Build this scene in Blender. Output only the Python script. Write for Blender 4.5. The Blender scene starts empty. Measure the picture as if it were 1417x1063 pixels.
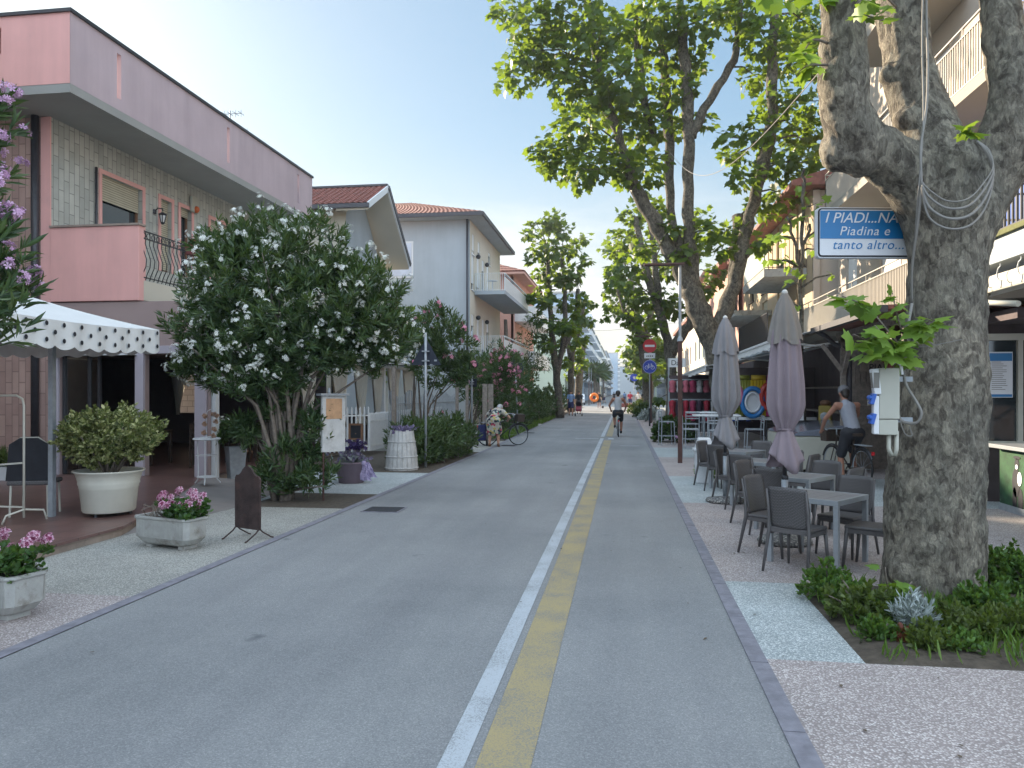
import bpy, bmesh, math, random
import numpy as np
from mathutils import Vector, Matrix, noise as mnoise
R = math.radians
rng = np.random.default_rng(7); random.seed(7)
scene = bpy.context.scene
C = scene.collection
# ---------------- camera ----------------
H = 1.70; FPX = 1065.0; YAW = R(8.23); HOR = 543.0
cd = bpy.data.cameras.new('camera'); cam = bpy.data.objects.new('camera', cd); C.objects.link(cam)
cam.location = (0, 0, H); cam.rotation_euler = (R(90), 0, YAW)
cd.sensor_width = 36; cd.lens = 36*FPX/1417; cd.shift_y = 11.5/1417; cd.clip_end = 6000; cd.clip_start = .05
scene.camera = cam
# ---------------- world, sun, exposure ----------------
SUN_EL = R(18.5); SUN_AZ = R(-50)            # azimuth clockwise from +Y
w = bpy.data.worlds.new('World'); scene.world = w; w.use_nodes = True
nt = w.node_tree; nt.nodes.clear()
sky = nt.nodes.new('ShaderNodeTexSky'); sky.sky_type = 'NISHITA'; sky.sun_disc = False
sky.sun_elevation = SUN_EL; sky.sun_rotation = SUN_AZ; sky.dust_density = 1.2; sky.air_density = 1.0; sky.ozone_density = 1.6
bg = nt.nodes.new('ShaderNodeBackground'); bg.inputs[1].default_value = .15
out = nt.nodes.new('ShaderNodeOutputWorld')
tc = nt.nodes.new('ShaderNodeTexCoord'); mp = nt.nodes.new('ShaderNodeMapping'); mp.inputs['Scale'].default_value = (1, 1, 4.5)
nz = nt.nodes.new('ShaderNodeTexNoise'); nz.inputs['Scale'].default_value = 3.2; nz.inputs['Detail'].default_value = 8; nz.inputs['Roughness'].default_value = .6
rp = nt.nodes.new('ShaderNodeValToRGB'); rp.color_ramp.elements[0].position = .50; rp.color_ramp.elements[1].position = .66
rp.color_ramp.elements[1].color = (.75, .75, .75, 1)
sx = nt.nodes.new('ShaderNodeSeparateXYZ'); mr = nt.nodes.new('ShaderNodeMapRange')   # clouds only low over the horizon
mr.inputs[1].default_value = .15; mr.inputs[2].default_value = .27; mr.inputs[3].default_value = 1; mr.inputs[4].default_value = 0
mm = nt.nodes.new('ShaderNodeMath'); mm.operation = 'MULTIPLY'
mx = nt.nodes.new('ShaderNodeMix'); mx.data_type = 'RGBA'; mx.inputs[7].default_value = (1.85, 1.85, 1.85, 1)
L = nt.links.new
L(tc.outputs['Generated'], mp.inputs[0]); L(mp.outputs[0], nz.inputs[0]); L(nz.outputs[0], rp.inputs[0])
L(tc.outputs['Generated'], sx.inputs[0]); L(sx.outputs[2], mr.inputs[0]); L(rp.outputs[0], mm.inputs[0]); L(mr.outputs[0], mm.inputs[1])
gm = nt.nodes.new('ShaderNodeGamma'); gm.inputs[1].default_value = .5; L(sky.outputs[0], gm.inputs[0])
gk = nt.nodes.new('ShaderNodeVectorMath'); gk.operation = 'SCALE'; gk.inputs[3].default_value = .59; L(gm.outputs[0], gk.inputs[0])
hs_ = nt.nodes.new('ShaderNodeHueSaturation'); hs_.inputs['Saturation'].default_value = 1.35; ti_ = nt.nodes.new('ShaderNodeVectorMath'); ti_.operation = 'MULTIPLY'; ti_.inputs[1].default_value = (.86, .97, 1.03); L(gk.outputs[0], ti_.inputs[0]); L(ti_.outputs[0], hs_.inputs['Color'])
hz_ = nt.nodes.new('ShaderNodeMapRange'); hz_.interpolation_type = 'SMOOTHSTEP'; hz_.inputs[1].default_value = .0; hz_.inputs[2].default_value = .34; hz_.inputs[3].default_value = .9; hz_.inputs[4].default_value = 0; L(sx.outputs[2], hz_.inputs[0])
hx_ = nt.nodes.new('ShaderNodeMix'); hx_.data_type = 'RGBA'; hx_.inputs[7].default_value = (1.62, 1.56, 1.36, 1); L(hz_.outputs[0], hx_.inputs[0]); L(hs_.outputs[0], hx_.inputs[6])
L(mm.outputs[0], mx.inputs[0]); L(hx_.outputs[2], mx.inputs[6])
# unseen bright cloud veil overhead and behind the viewer, added as fill light
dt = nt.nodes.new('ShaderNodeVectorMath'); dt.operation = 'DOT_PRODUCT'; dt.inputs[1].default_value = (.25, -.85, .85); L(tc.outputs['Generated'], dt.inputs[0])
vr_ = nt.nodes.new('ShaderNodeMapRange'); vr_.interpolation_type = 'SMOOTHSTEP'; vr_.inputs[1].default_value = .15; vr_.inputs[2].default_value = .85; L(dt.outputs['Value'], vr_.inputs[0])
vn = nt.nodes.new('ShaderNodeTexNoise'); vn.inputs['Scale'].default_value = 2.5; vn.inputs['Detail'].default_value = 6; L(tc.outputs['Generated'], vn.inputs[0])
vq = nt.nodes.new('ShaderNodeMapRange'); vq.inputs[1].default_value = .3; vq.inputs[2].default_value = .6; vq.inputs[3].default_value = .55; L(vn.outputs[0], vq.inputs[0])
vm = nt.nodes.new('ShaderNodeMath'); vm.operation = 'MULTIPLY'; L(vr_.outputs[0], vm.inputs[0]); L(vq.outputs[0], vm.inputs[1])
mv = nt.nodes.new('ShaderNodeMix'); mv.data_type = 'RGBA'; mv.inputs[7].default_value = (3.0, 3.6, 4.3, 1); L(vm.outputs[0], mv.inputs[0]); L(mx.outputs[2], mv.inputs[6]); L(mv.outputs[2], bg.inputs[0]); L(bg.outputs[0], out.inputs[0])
sd = bpy.data.lights.new('sun', 'SUN'); sun = bpy.data.objects.new('sun', sd); C.objects.link(sun)
sd.energy = 3.6; sd.angle = R(.6); sd.color = (1, .83, .62)
sdir = Vector((math.sin(SUN_AZ)*math.cos(SUN_EL), math.cos(SUN_AZ)*math.cos(SUN_EL), math.sin(SUN_EL)))
sun.rotation_euler = sdir.to_track_quat('Z', 'Y').to_euler()
vs = scene.view_settings; vs.view_transform = 'Standard'; vs.look = 'None'; vs.exposure = 2.07; vs.gamma = 1
# ---------------- helpers ----------------
cY, sY = math.cos(YAW), math.sin(YAW)
FW = Vector((-sY, cY, 0)); RT = Vector((cY, sY, 0)); UP = Vector((0, 0, 1))
def W(u, v, Z): return Vector((0, 0, H)) + FW*Z + RT*((u-708.5)/FPX*Z) + UP*((HOR-v)/FPX*Z)
def G(u, v, z=0.):
    p = W(u, v, (H-z)*FPX/(v-HOR)); p.z = z; return p
def V(*a): return Vector(a)
def tag(o, label=None, cat=None, group=None, kind=None):
    if label: o['label'] = label
    if cat: o['category'] = cat
    if group: o['group'] = group
    if kind: o['kind'] = kind
    return o
def thing(name, label, cat, loc=(0, 0, 0), rz=0, group=None):
    o = bpy.data.objects.new(name, None); C.objects.link(o); o.empty_display_size = .1
    o.location = loc; o.rotation_euler = (0, 0, rz); return tag(o, label, cat, group)
def link(name, me, parent=None, mats=None, world=False, smooth=False):
    o = bpy.data.objects.new(name, me); C.objects.link(o)
    if mats is not None:
        for m in (mats if isinstance(mats, (list, tuple)) else [mats]): me.materials.append(m)
    if parent is not None:
        o.parent = parent
        if world: o.location = -parent.location
    if smooth: me.polygons.foreach_set('use_smooth', [True]*len(me.polygons))
    return o
def copytree(o, loc=None, rz=None, label=None, parent=None, name=None):
    c = o.copy(); C.objects.link(c)
    if parent is not None: c.parent = parent
    if loc is not None: c.location = loc
    if rz is not None: c.rotation_euler = (0, 0, rz)
    if label: c['label'] = label
    for ch in list(o.children): copytree(ch, parent=c)
    return c
class MB:
    def __init__(s): s.v = []; s.f = []; s.m = []
    def add(s, vs, fs, mi=0):
        b = len(s.v); s.v += [tuple(p) for p in vs]; s.f += [tuple(i+b for i in f) for f in fs]; s.m += [mi]*len(fs); return s
    def box(s, c, d, M=None, mi=0, tx=1., ty=1.):
        c = Vector(c); x, y, z = d[0]/2, d[1]/2, d[2]/2
        p = [V(-x, -y, -z), V(x, -y, -z), V(x, y, -z), V(-x, y, -z), V(-x*tx, -y*ty, z), V(x*tx, -y*ty, z), V(x*tx, y*ty, z), V(-x*tx, y*ty, z)]
        if M is not None: p = [M @ q for q in p]
        return s.add([c+q for q in p], [(0, 3, 2, 1), (4, 5, 6, 7), (0, 1, 5, 4), (1, 2, 6, 5), (2, 3, 7, 6), (3, 0, 4, 7)], mi)
    def b2(s, x0, x1, y0, y1, z0, z1, mi=0): return s.box(((x0+x1)/2, (y0+y1)/2, (z0+z1)/2), (abs(x1-x0), abs(y1-y0), abs(z1-z0)), None, mi)
    def quad(s, a, b, c, d, mi=0): return s.add([a, b, c, d], [(0, 1, 2, 3)], mi)
    def tube(s, pts, rad, n=8, mi=0, cap=True, closed=False):
        pts = [Vector(p) for p in pts]; k = len(pts)
        if not hasattr(rad, '__len__'): rad = [rad]*k
        vs = []; prev = None
        for i, p in enumerate(pts):
            if closed: t = pts[(i+1) % k]-pts[i-1]
            else: t = pts[min(i+1, k-1)]-pts[max(i-1, 0)]
            if t.length < 1e-9: t = V(0, 0, 1)
            t.normalize()
            if prev is None:
                a = t.orthogonal().normalized() if abs(t.z) < .9 else (V(1, 0, 0)-t*t.x).normalized()
            else:
                a = prev-t*prev.dot(t); a = a.normalized() if a.length > 1e-6 else t.orthogonal().normalized()
            prev = a; b = t.cross(a)
            for j in range(n):
                q = 2*math.pi*j/n; vs.append(p+(a*math.cos(q)+b*math.sin(q))*rad[i])
        fs = []
        for i in range(k if closed else k-1):
            i2 = (i+1) % k
            for j in range(n):
                j2 = (j+1) % n; fs.append((i*n+j, i*n+j2, i2*n+j2, i2*n+j))
        if cap and not closed: fs += [tuple(range(n))[::-1], tuple((k-1)*n+j for j in range(n))]
        return s.add(vs, fs, mi)
    def bar(s, a, b, w, h=None, mi=0):
        a = Vector(a); b = Vector(b); h = h or w; t = (b-a)
        l = t.length; t = t.normalized(); up = UP if abs(t.z) < .95 else V(0, 1, 0)
        x = t.cross(up).normalized(); z = x.cross(t)
        M = Matrix((x, t, z)).transposed()
        return s.box((a+b)/2, (w, l, h), M, mi)
    def lathe(s, c, prof, n=24, mi=0, fn=None, sx=1., sy=1., closed=False):
        c = Vector(c); vs = []; k = len(prof)
        for i, (r, z) in enumerate(prof):
            for j in range(n):
                q = 2*math.pi*j/n; rr = r*(fn(q, i/(k-1)) if fn else 1)
                vs.append(c+V(rr*math.cos(q)*sx, rr*math.sin(q)*sy, z))
        fs = [(i*n+j, i*n+(j+1) % n, (i+1)*n+(j+1) % n, (i+1)*n+j) for i in range(k-1) for j in range(n)]
        if not closed: fs += [tuple(range(n))[::-1], tuple((k-1)*n+j for j in range(n))]
        return s.add(vs, fs, mi)
    def prism(s, poly, ext, mi=0):
        n = len(poly); e = Vector(ext); a = [Vector(p) for p in poly]; b = [p+e for p in a]
        return s.add(a+b, [tuple(range(n))[::-1], tuple(range(n, 2*n))]+[(i, (i+1) % n, n+(i+1) % n, n+i) for i in range(n)], mi)
    def sph(s, c, r, n=10, mi=0, sc=(1, 1, 1)):
        pr = [(max(1e-4, math.sin(math.pi*i/n))*r, -math.cos(math.pi*i/n)*r*sc[2]) for i in range(n+1)]
        return s.lathe(c, pr, n+2, mi, None, sc[0], sc[1])
    def torus(s, c, R1, r, ax, n=24, m=6, mi=0):
        ax = Vector(ax).normalized(); a = ax.orthogonal().normalized(); b = ax.cross(a); c = Vector(c)
        return s.tube([c+(a*math.cos(2*math.pi*i/n)+b*math.sin(2*math.pi*i/n))*R1 for i in range(n)], r, m, mi, closed=True)
    def build(s, name, mats, parent=None, world=False, smooth=False, label=None):
        me = bpy.data.meshes.new(name); me.from_pydata(s.v, [], s.f)
        if isinstance(mats, (list, tuple)) and len(mats) > 1: me.polygons.foreach_set('material_index', s.m)
        bm = bmesh.new(); bm.from_mesh(me); bmesh.ops.recalc_face_normals(bm, faces=bm.faces[:]); bm.to_mesh(me); bm.free()
        o = link(name, me, parent, mats, world)
        if smooth: me.polygons.foreach_set('use_smooth', [len(p.vertices) == 4 for p in me.polygons])
        if label: o['label'] = label
        me.update(); return o
def bevel(o, wd=.008, seg=2):
    m = o.modifiers.new('bevel', 'BEVEL'); m.width = wd; m.segments = seg; m.limit_method = 'ANGLE'; return o
def freeze(o):
    dg = bpy.context.evaluated_depsgraph_get(); dg.update()
    me = bpy.data.meshes.new_from_object(o.evaluated_get(dg)); old = o.data
    o.modifiers.clear(); o.data = me; bpy.data.meshes.remove(old); return o
def blob(name, segs, mat, parent=None, voxel=.015, smooth=3, world=False, n=12, fnoise=None):
    """one continuous surface grown round tapered limbs (p, q, r1, r2)"""
    mb = MB()
    for p, q, r1, r2 in segs:
        p = Vector(p); q = Vector(q); t = (q-p); l = max(t.length, 1e-4); t = t/l
        pts = []; rad = []
        for k in range(5):
            a = math.pi/2*k/4; pts.append(p-t*r1*math.cos(a)); rad.append(max(r1*math.sin(a), .0008))
        for k in range(5):
            a = math.pi/2*k/4; pts.append(q+t*r2*math.sin(a)); rad.append(max(r2*math.cos(a), .0008))
        mb.tube(pts, rad, n)
    o = mb.build(name, mat, parent, world)
    m = o.modifiers.new('r', 'REMESH'); m.mode = 'VOXEL'; m.voxel_size = voxel; m.use_smooth_shade = True
    if smooth: s = o.modifiers.new('s', 'SMOOTH'); s.iterations = smooth; s.factor = .5
    freeze(o)
    if not o.data.materials: o.data.materials.append(mat)
    if fnoise:
        me = o.data; me.update(); co = np.empty(len(me.vertices)*3); me.vertices.foreach_get('co', co); co = co.reshape(-1, 3)
        no = np.array([v.normal[:] for v in me.vertices])
        d = np.array([fnoise(Vector(c)) for c in co]); co += no*d[:, None]; me.vertices.foreach_set('co', co.ravel()); me.update()
    o.data.polygons.foreach_set('use_smooth', [True]*len(o.data.polygons))
    return o
def text(name, s, size, mat, parent, M, shear=0, depth=.003, align='CENTER', space=1.):
    cu = bpy.data.curves.new(name, 'FONT'); cu.body = s; cu.size = size; cu.extrude = depth; cu.shear = shear
    cu.align_x = align; cu.space_character = space
    t = bpy.data.objects.new(name, cu); C.objects.link(t)
    dg = bpy.context.evaluated_depsgraph_get(); dg.update()
    me = bpy.data.meshes.new_from_object(t.evaluated_get(dg)); bpy.data.objects.remove(t)
    me.materials.clear(); o = link(name, me, parent, mat); o.matrix_local = M; return o
def textM(loc, right, up):
    r = Vector(right).normalized(); u = Vector(up).normalized(); n = r.cross(u)
    M = Matrix((r, u, n)).transposed().to_4x4(); M.translation = Vector(loc); return M
# ------- leaves -------
def norm(a): return a/np.maximum(np.linalg.norm(a, axis=1, keepdims=True), 1e-9)
def frames(d, n):
    d = norm(d); x = norm(np.cross(d, n)); z = np.cross(x, d); return np.stack([x, d, z], axis=2)
def scatter(name, tv, tf, pos, Rm, sc, mat, parent=None, world=True):
    tv = np.asarray(tv, float); k = len(tv); n = len(pos)
    sc = np.asarray(sc); sc = sc[:, None, None] if sc.ndim == 1 else sc[:, None, :]
    co = np.einsum('nij,nkj->nki', Rm, tv[None]*sc)+pos[:, None, :]
    tot = [len(f) for f in tf]; idx = np.concatenate([np.array(f) for f in tf])
    li = (idx[None]+(np.arange(n)*k)[:, None]).ravel().astype(np.int32)
    lt = np.tile(tot, n).astype(np.int32); ls = np.concatenate([[0], np.cumsum(lt)[:-1]]).astype(np.int32)
    me = bpy.data.meshes.new(name); me.vertices.add(n*k); me.vertices.foreach_set('co', co.ravel())
    me.loops.add(len(li)); me.loops.foreach_set('vertex_index', li)
    me.polygons.add(len(lt)); me.polygons.foreach_set('loop_start', ls); me.polygons.foreach_set('loop_total', lt)
    me.update(calc_edges=True); me.validate()
    return link(name, me, parent, mat, world)
_h = [(0, 0), (.10, .02), (.30, -.10), (.33, .10), (.58, .12), (.44, .34), (.50, .62), (.27, .58), (.18, .72), (0, 1.0)]
PLANE = [(x, y, -.22*abs(x)-.12*y*y) for x, y in _h]+[(-x, y, -.22*abs(x)-.12*y*y) for x, y in _h[-2:0:-1]]
PLANE_F = [tuple(range(0, 10)), tuple([0]+list(range(9, 18)))]
LANCE = [(0, 0, 0), (.085, .3, .03), (.085, .62, .02), (0, 1, -.08), (-.085, .62, .02), (-.085, .3, .03)]
LANCE_F = [(0, 1, 2, 3), (0, 3, 4, 5)]
OVAL = [(0, 0, 0), (.26, .3, .05), (.24, .68, .03), (0, 1, -.06), (-.24, .68, .03), (-.26, .3, .05)]
PENT = [(0, 0, 0), (.42, .25, -.05), (.3, .8, -.1), (0, 1, 0), (-.3, .8, -.1), (-.42, .25, -.05)]
STAR = [(0, 0, 0)]; STAR_F = []
for _k in range(5):
    _a = 2*math.pi*_k/5
    for _d, _r in ((-.42, .62), (-.28, .95), (.28, 1.0), (.42, .62)):
        STAR.append((math.cos(_a+_d)*_r, math.sin(_a+_d)*_r, .18*_r))
    STAR_F.append((0, 4*_k+1, 4*_k+2, 4*_k+3, 4*_k+4))
def rdir(n): return norm(rng.normal(size=(n, 3)))
def clump_leaves(name, clumps, size, mat, parent, dens=150, tmpl=PLANE, tf=PLANE_F, droop=.5, shell=.35, world=True):
    """clumps: (centre, radius[, flat]) -> leaves filling uneven clumps"""
    P = []; D = []; N = []
    for cl in clumps:
        c, r = cl[0], cl[1]; fl = cl[2] if len(cl) > 2 else .8
        n = int(dens*r*r*rng.uniform(.75, 1.2))+3
        d = rdir(n); rad = r*(shell+(1-shell)*rng.random(n)**.6)*(1+.3*np.sin(d[:, 0]*5+c[0]*3)*np.cos(d[:, 2]*6+c[1]))
        p = d*rad[:, None]; p[:, 2] *= fl; P.append(p+np.array(c)[None])
        D.append(norm(d*.8+rng.normal(size=(n, 3))*.55+np.array([0, 0, -droop]))); N.append(norm(rng.normal(size=(n, 3))*.45+np.array([0, 0, 1.])+d*.35))
    P = np.concatenate(P); D = np.concatenate(D); N = np.concatenate(N)
    return scatter(name, tmpl, tf, P, frames(D, N), size*rng.uniform(.6, 1.2, len(P)), mat, parent, world)
def whorls(name, tips, axes, mat, parent, per=14, size=.13, tmpl=LANCE, tf=LANCE_F, spread=(.35, 1.1), back=.14, wid=1., world=True):
    T = np.repeat(np.array(tips), per, 0); A = np.repeat(norm(np.array(axes)), per, 0); n = len(T)
    t = rng.random(n); q = rng.random(n)*6.283; a1 = norm(np.cross(A, np.array([.3, .2, .9]))); a2 = np.cross(A, a1)
    side = a1*np.cos(q)[:, None]+a2*np.sin(q)[:, None]
    an = spread[0]+(spread[1]-spread[0])*t
    D = A*np.cos(an)[:, None]+side*np.sin(an)[:, None]; P = T-A*(t*back)[:, None]
    N = norm(A*.8+rng.normal(size=(n, 3))*.35); sc = size*rng.uniform(.65, 1.2, n)
    return scatter(name, np.array(tmpl)*np.array([wid, 1, 1]), tf, P, frames(D, N), sc, mat, parent, world)
def flowers(name, tips, axes, mat, parent, per=9, size=.026, rad=.06, world=True, eye=None):
    T = np.repeat(np.array(tips), per, 0); A = np.repeat(norm(np.array(axes)), per, 0); n = len(T)
    d = norm(rdir(n)+A*.9); P = T+d*rad*rng.uniform(.4, 1.1, n)[:, None]
    D = norm(np.cross(d, rdir(n))); Rm = frames(D, d)
    sz = size*rng.uniform(.7, 1.2, n)
    if eye: scatter(name+'_eye', STAR, STAR_F, P+d*.009, Rm, sz*.52, eye, parent, world)
    return scatter(name, STAR, STAR_F, P, Rm, sz, mat, parent, world)
# ---------------- materials ----------------
def nodes(name):
    m = bpy.data.materials.new(name); m.use_nodes = True; t = m.node_tree; return m, t, t.nodes['Principled BSDF']
def ncoord(t, kind, scale=1.):
    """object-space or world coordinates, optionally projected on a wall"""
    if kind == 'obj': return t.nodes.new('ShaderNodeTexCoord').outputs['Object']
    g = t.nodes.new('ShaderNodeNewGeometry').outputs['Position']
    if kind == 'pos': return g
    s = t.nodes.new('ShaderNodeSeparateXYZ'); c = t.nodes.new('ShaderNodeCombineXYZ'); t.links.new(g, s.inputs[0])
    for i, ch in enumerate(kind): t.links.new(s.outputs['xyz'.index(ch)], c.inputs[i])
    return c.outputs[0]
def ramp(t, fac, stops):
    r = t.nodes.new('ShaderNodeValToRGB'); e = r.color_ramp.elements
    while len(e) < len(stops): e.new(.5)
    for el, (p, c) in zip(e, stops): el.position = p; el.color = (*c, 1) if len(c) == 3 else c
    t.links.new(fac, r.inputs[0]); return r.outputs[0]
def noise(t, co, sc, det=4, rough=.6):
    n = t.nodes.new('ShaderNodeTexNoise'); n.inputs['Scale'].default_value = sc; n.inputs['Detail'].default_value = det
    n.inputs['Roughness'].default_value = rough; t.links.new(co, n.inputs['Vector']); return n.outputs[0]
def mixc(t, f, a, b, mode='MIX'):
    m = t.nodes.new('ShaderNodeMix'); m.data_type = 'RGBA'; m.blend_type = mode
    for s, i in ((f, 0), (a, 6), (b, 7)):
        if isinstance(s, (int, float)): m.inputs[i].default_value = s
        elif isinstance(s, tuple): m.inputs[i].default_value = (*s, 1)
        else: t.links.new(s, m.inputs[i])
    return m.outputs[2]
def bump(t, b, h, st, dist=.01):
    n = t.nodes.new('ShaderNodeBump'); n.inputs['Strength'].default_value = st; n.inputs['Distance'].default_value = dist
    t.links.new(h, n.inputs['Height']); t.links.new(n.outputs[0], b.inputs['Normal']); return n
def sc3(c, k): return tuple(min(1, x*k) for x in c)
def M1(name, c, rough=.7, var=.18, ns=6., metal=0., bs=0., bsc=40., co='pos', stain=None, spec=None, streak=0):
    m, t, b = nodes(name); co = ncoord(t, co)
    n = noise(t, co, ns, 6); col = ramp(t, n, [(.3, sc3(c, 1-var)), (.7, sc3(c, 1+var))])
    if stain:
        n2 = noise(t, co, stain[1], 5, .7); f = ramp(t, n2, [(stain[2], (0, 0, 0)), (stain[2]+.2, (1, 1, 1))]); col = mixc(t, f, col, stain[0])
    if streak:   # rain streaks running down the wall
        mq = t.nodes.new('ShaderNodeMapping'); mq.inputs['Scale'].default_value = (2.6, 2.6, .22); t.links.new(co, mq.inputs[0]); f3 = ramp(t, noise(t, mq.outputs[0], 1, 5, .65), [(.35, (1-streak,)*3), (.62, (1.03, 1.03, 1.03))]); col = mixc(t, 1., col, f3, 'MULTIPLY')
    t.links.new(col, b.inputs['Base Color']); b.inputs['Roughness'].default_value = rough; b.inputs['Metallic'].default_value = metal
    if spec is not None: b.inputs['Specular IOR Level'].default_value = spec
    if bs: bump(t, b, noise(t, co, bsc, 4), bs)
    return m
def leafmat(name, a, b_, c_, trans=.35, rough=.5):
    m, t, b = nodes(name); g = t.nodes.new('ShaderNodeNewGeometry')
    col = ramp(t, g.outputs['Random Per Island'], [(0, a), (.6, b_), (1, c_)])
    t.links.new(col, b.inputs['Base Color']); b.inputs['Roughness'].default_value = rough
    tr = t.nodes.new('ShaderNodeBsdfTranslucent'); col2 = mixc(t, .65, col, (.30, .42, .03)); t.links.new(col2, tr.inputs[0])
    ms = t.nodes.new('ShaderNodeMixShader'); ms.inputs[0].default_value = trans
    t.links.new(b.outputs[0], ms.inputs[1]); t.links.new(tr.outputs[0], ms.inputs[2])
    t.links.new(ms.outputs[0], t.nodes['Material Output'].inputs[0]); return m
def petal(name, a, b_, trans=.25):
    m, t, b = nodes(name); g = t.nodes.new('ShaderNodeNewGeometry')
    col = ramp(t, g.outputs['Random Per Island'], [(0, a), (1, b_)]); t.links.new(col, b.inputs['Base Color']); b.inputs['Roughness'].default_value = .6
    tr = t.nodes.new('ShaderNodeBsdfTranslucent'); t.links.new(col, tr.inputs[0]); ms = t.nodes.new('ShaderNodeMixShader'); ms.inputs[0].default_value = trans
    t.links.new(b.outputs[0], ms.inputs[1]); t.links.new(tr.outputs[0], ms.inputs[2]); t.links.new(ms.outputs[0], t.nodes['Material Output'].inputs[0]); return m
def terrazzo(name, base, chips, scale=78.):
    m, t, b = nodes(name); co = ncoord(t, 'pos')
    v = t.nodes.new('ShaderNodeTexVoronoi'); v.inputs['Scale'].default_value = scale; t.links.new(co, v.inputs['Vector'])
    s = t.nodes.new('ShaderNodeSeparateColor'); t.links.new(v.outputs['Color'], s.inputs[0])
    col = ramp(t, s.outputs[0], [(0, chips[0]), (.3, chips[1]), (.6, chips[2]), (1, chips[3])])
    e = ramp(t, v.outputs['Distance'], [(.35, (0, 0, 0)), (.62, (1, 1, 1))]); col = mixc(t, e, col, base)
    big = ramp(t, noise(t, co, .9, 6, .65), [(.3, (.80, .80, .80)), (.7, (1.06, 1.06, 1.06))]); col = mixc(t, 1., col, big, 'MULTIPLY')
    t.links.new(col, b.inputs['Base Color']); b.inputs['Roughness'].default_value = .75
    bump(t, b, v.outputs['Distance'], .25, .004); return m
def brick(name, kind, c1, c2, mortar, bw, bh, ms=.012, rough=.6, offs=.5, bs=.3):
    m, t, b = nodes(name); co = ncoord(t, kind); k = t.nodes.new('ShaderNodeTexBrick'); t.links.new(co, k.inputs['Vector'])
    k.inputs['Scale'].default_value = 1; k.inputs['Brick Width'].default_value = bw; k.inputs['Row Height'].default_value = bh; k.inputs['Mortar Size'].default_value = ms
    k.inputs['Color1'].default_value = (*c1, 1); k.inputs['Color2'].default_value = (*c2, 1); k.inputs['Mortar'].default_value = (*mortar, 1); k.offset = offs
    n = ramp(t, noise(t, co, 2.2, 6), [(.3, (.86, .86, .86)), (.7, (1.08, 1.08, 1.08))]); col = mixc(t, 1., k.outputs[0], n, 'MULTIPLY')
    t.links.new(col, b.inputs['Base Color']); b.inputs['Roughness'].default_value = rough
    bump(t, b, k.outputs['Fac'], -bs, .01); return m
def glass(name, c=(.02, .03, .035), rough=.05):
    m, t, b = nodes(name); b.inputs['Base Color'].default_value = (*c, 1); b.inputs['Roughness'].default_value = rough; b.inputs['Specular IOR Level'].default_value = .8
    return m
def clearglass(name):
    m, t, b = nodes(name); g = t.nodes.new('ShaderNodeBsdfGlossy'); g.inputs['Roughness'].default_value = .03
    tr = t.nodes.new('ShaderNodeBsdfTransparent'); tr.inputs[0].default_value = (.75, .85, .85, 1); f = t.nodes.new('ShaderNodeFresnel'); f.inputs[0].default_value = 1.5
    ms = t.nodes.new('ShaderNodeMixShader'); t.links.new(f.outputs[0], ms.inputs[0]); t.links.new(tr.outputs[0], ms.inputs[1]); t.links.new(g.outputs[0], ms.inputs[2])
    t.links.new(ms.outputs[0], t.nodes['Material Output'].inputs[0]); return m
def roadmat(name):
    m, t, b = nodes(name); co = ncoord(t, 'pos')
    v = t.nodes.new('ShaderNodeTexVoronoi'); v.inputs['Scale'].default_value = 150; t.links.new(co, v.inputs['Vector'])
    s = t.nodes.new('ShaderNodeSeparateColor'); t.links.new(v.outputs['Color'], s.inputs[0])
    fine = ramp(t, s.outputs[0], [(0, (.185, .190, .195)), (.5, (.226, .231, .237)), (.85, (.262, .267, .272)), (1, (.33, .33, .33))])
    big = ramp(t, noise(t, co, .35, 7, .62), [(.30, (.78, .79, .80)), (.5, (.97, .97, .97)), (.70, (1.14, 1.13, 1.12))])
    mp = t.nodes.new('ShaderNodeMapping'); mp.inputs['Scale'].default_value = (1.6, .10, 1); t.links.new(co, mp.inputs[0])
    tracks = ramp(t, noise(t, mp.outputs[0], 1., 3), [(.35, (.90, .90, .91)), (.65, (1.06, 1.06, 1.05))])
    col = mixc(t, 1., fine, big, 'MULTIPLY'); col = mixc(t, 1., col, tracks, 'MULTIPLY')
    spots = ramp(t, noise(t, co, 1.7, 3, .5), [(.70, (0, 0, 0)), (.76, (1, 1, 1))]); col = mixc(t, spots, col, (.115, .12, .13))
    t.links.new(col, b.inputs['Base Color']); b.inputs['Roughness'].default_value = .8
    bump(t, b, v.outputs['Distance'], .35, .006); return m
def paintmat(name, c, under, wear=.50, sc=16.):
    m, t, b = nodes(name); co = ncoord(t, 'pos')
    n = noise(t, co, 120, 3, .7); n2 = noise(t, co, 2.2, 5, .6)
    a = t.nodes.new('ShaderNodeMath'); a.operation = 'MULTIPLY_ADD'; t.links.new(n2, a.inputs[0]); a.inputs[1].default_value = .6; t.links.new(n, a.inputs[2])
    f = ramp(t, a.outputs[0], [(wear, (0, 0, 0)), (wear+.16, (1, 1, 1))])
    col = mixc(t, f, under, c); t.links.new(col, b.inputs['Base Color']); b.inputs['Roughness'].default_value = .75; bump(t, b, n, .3, .004); return m
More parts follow.
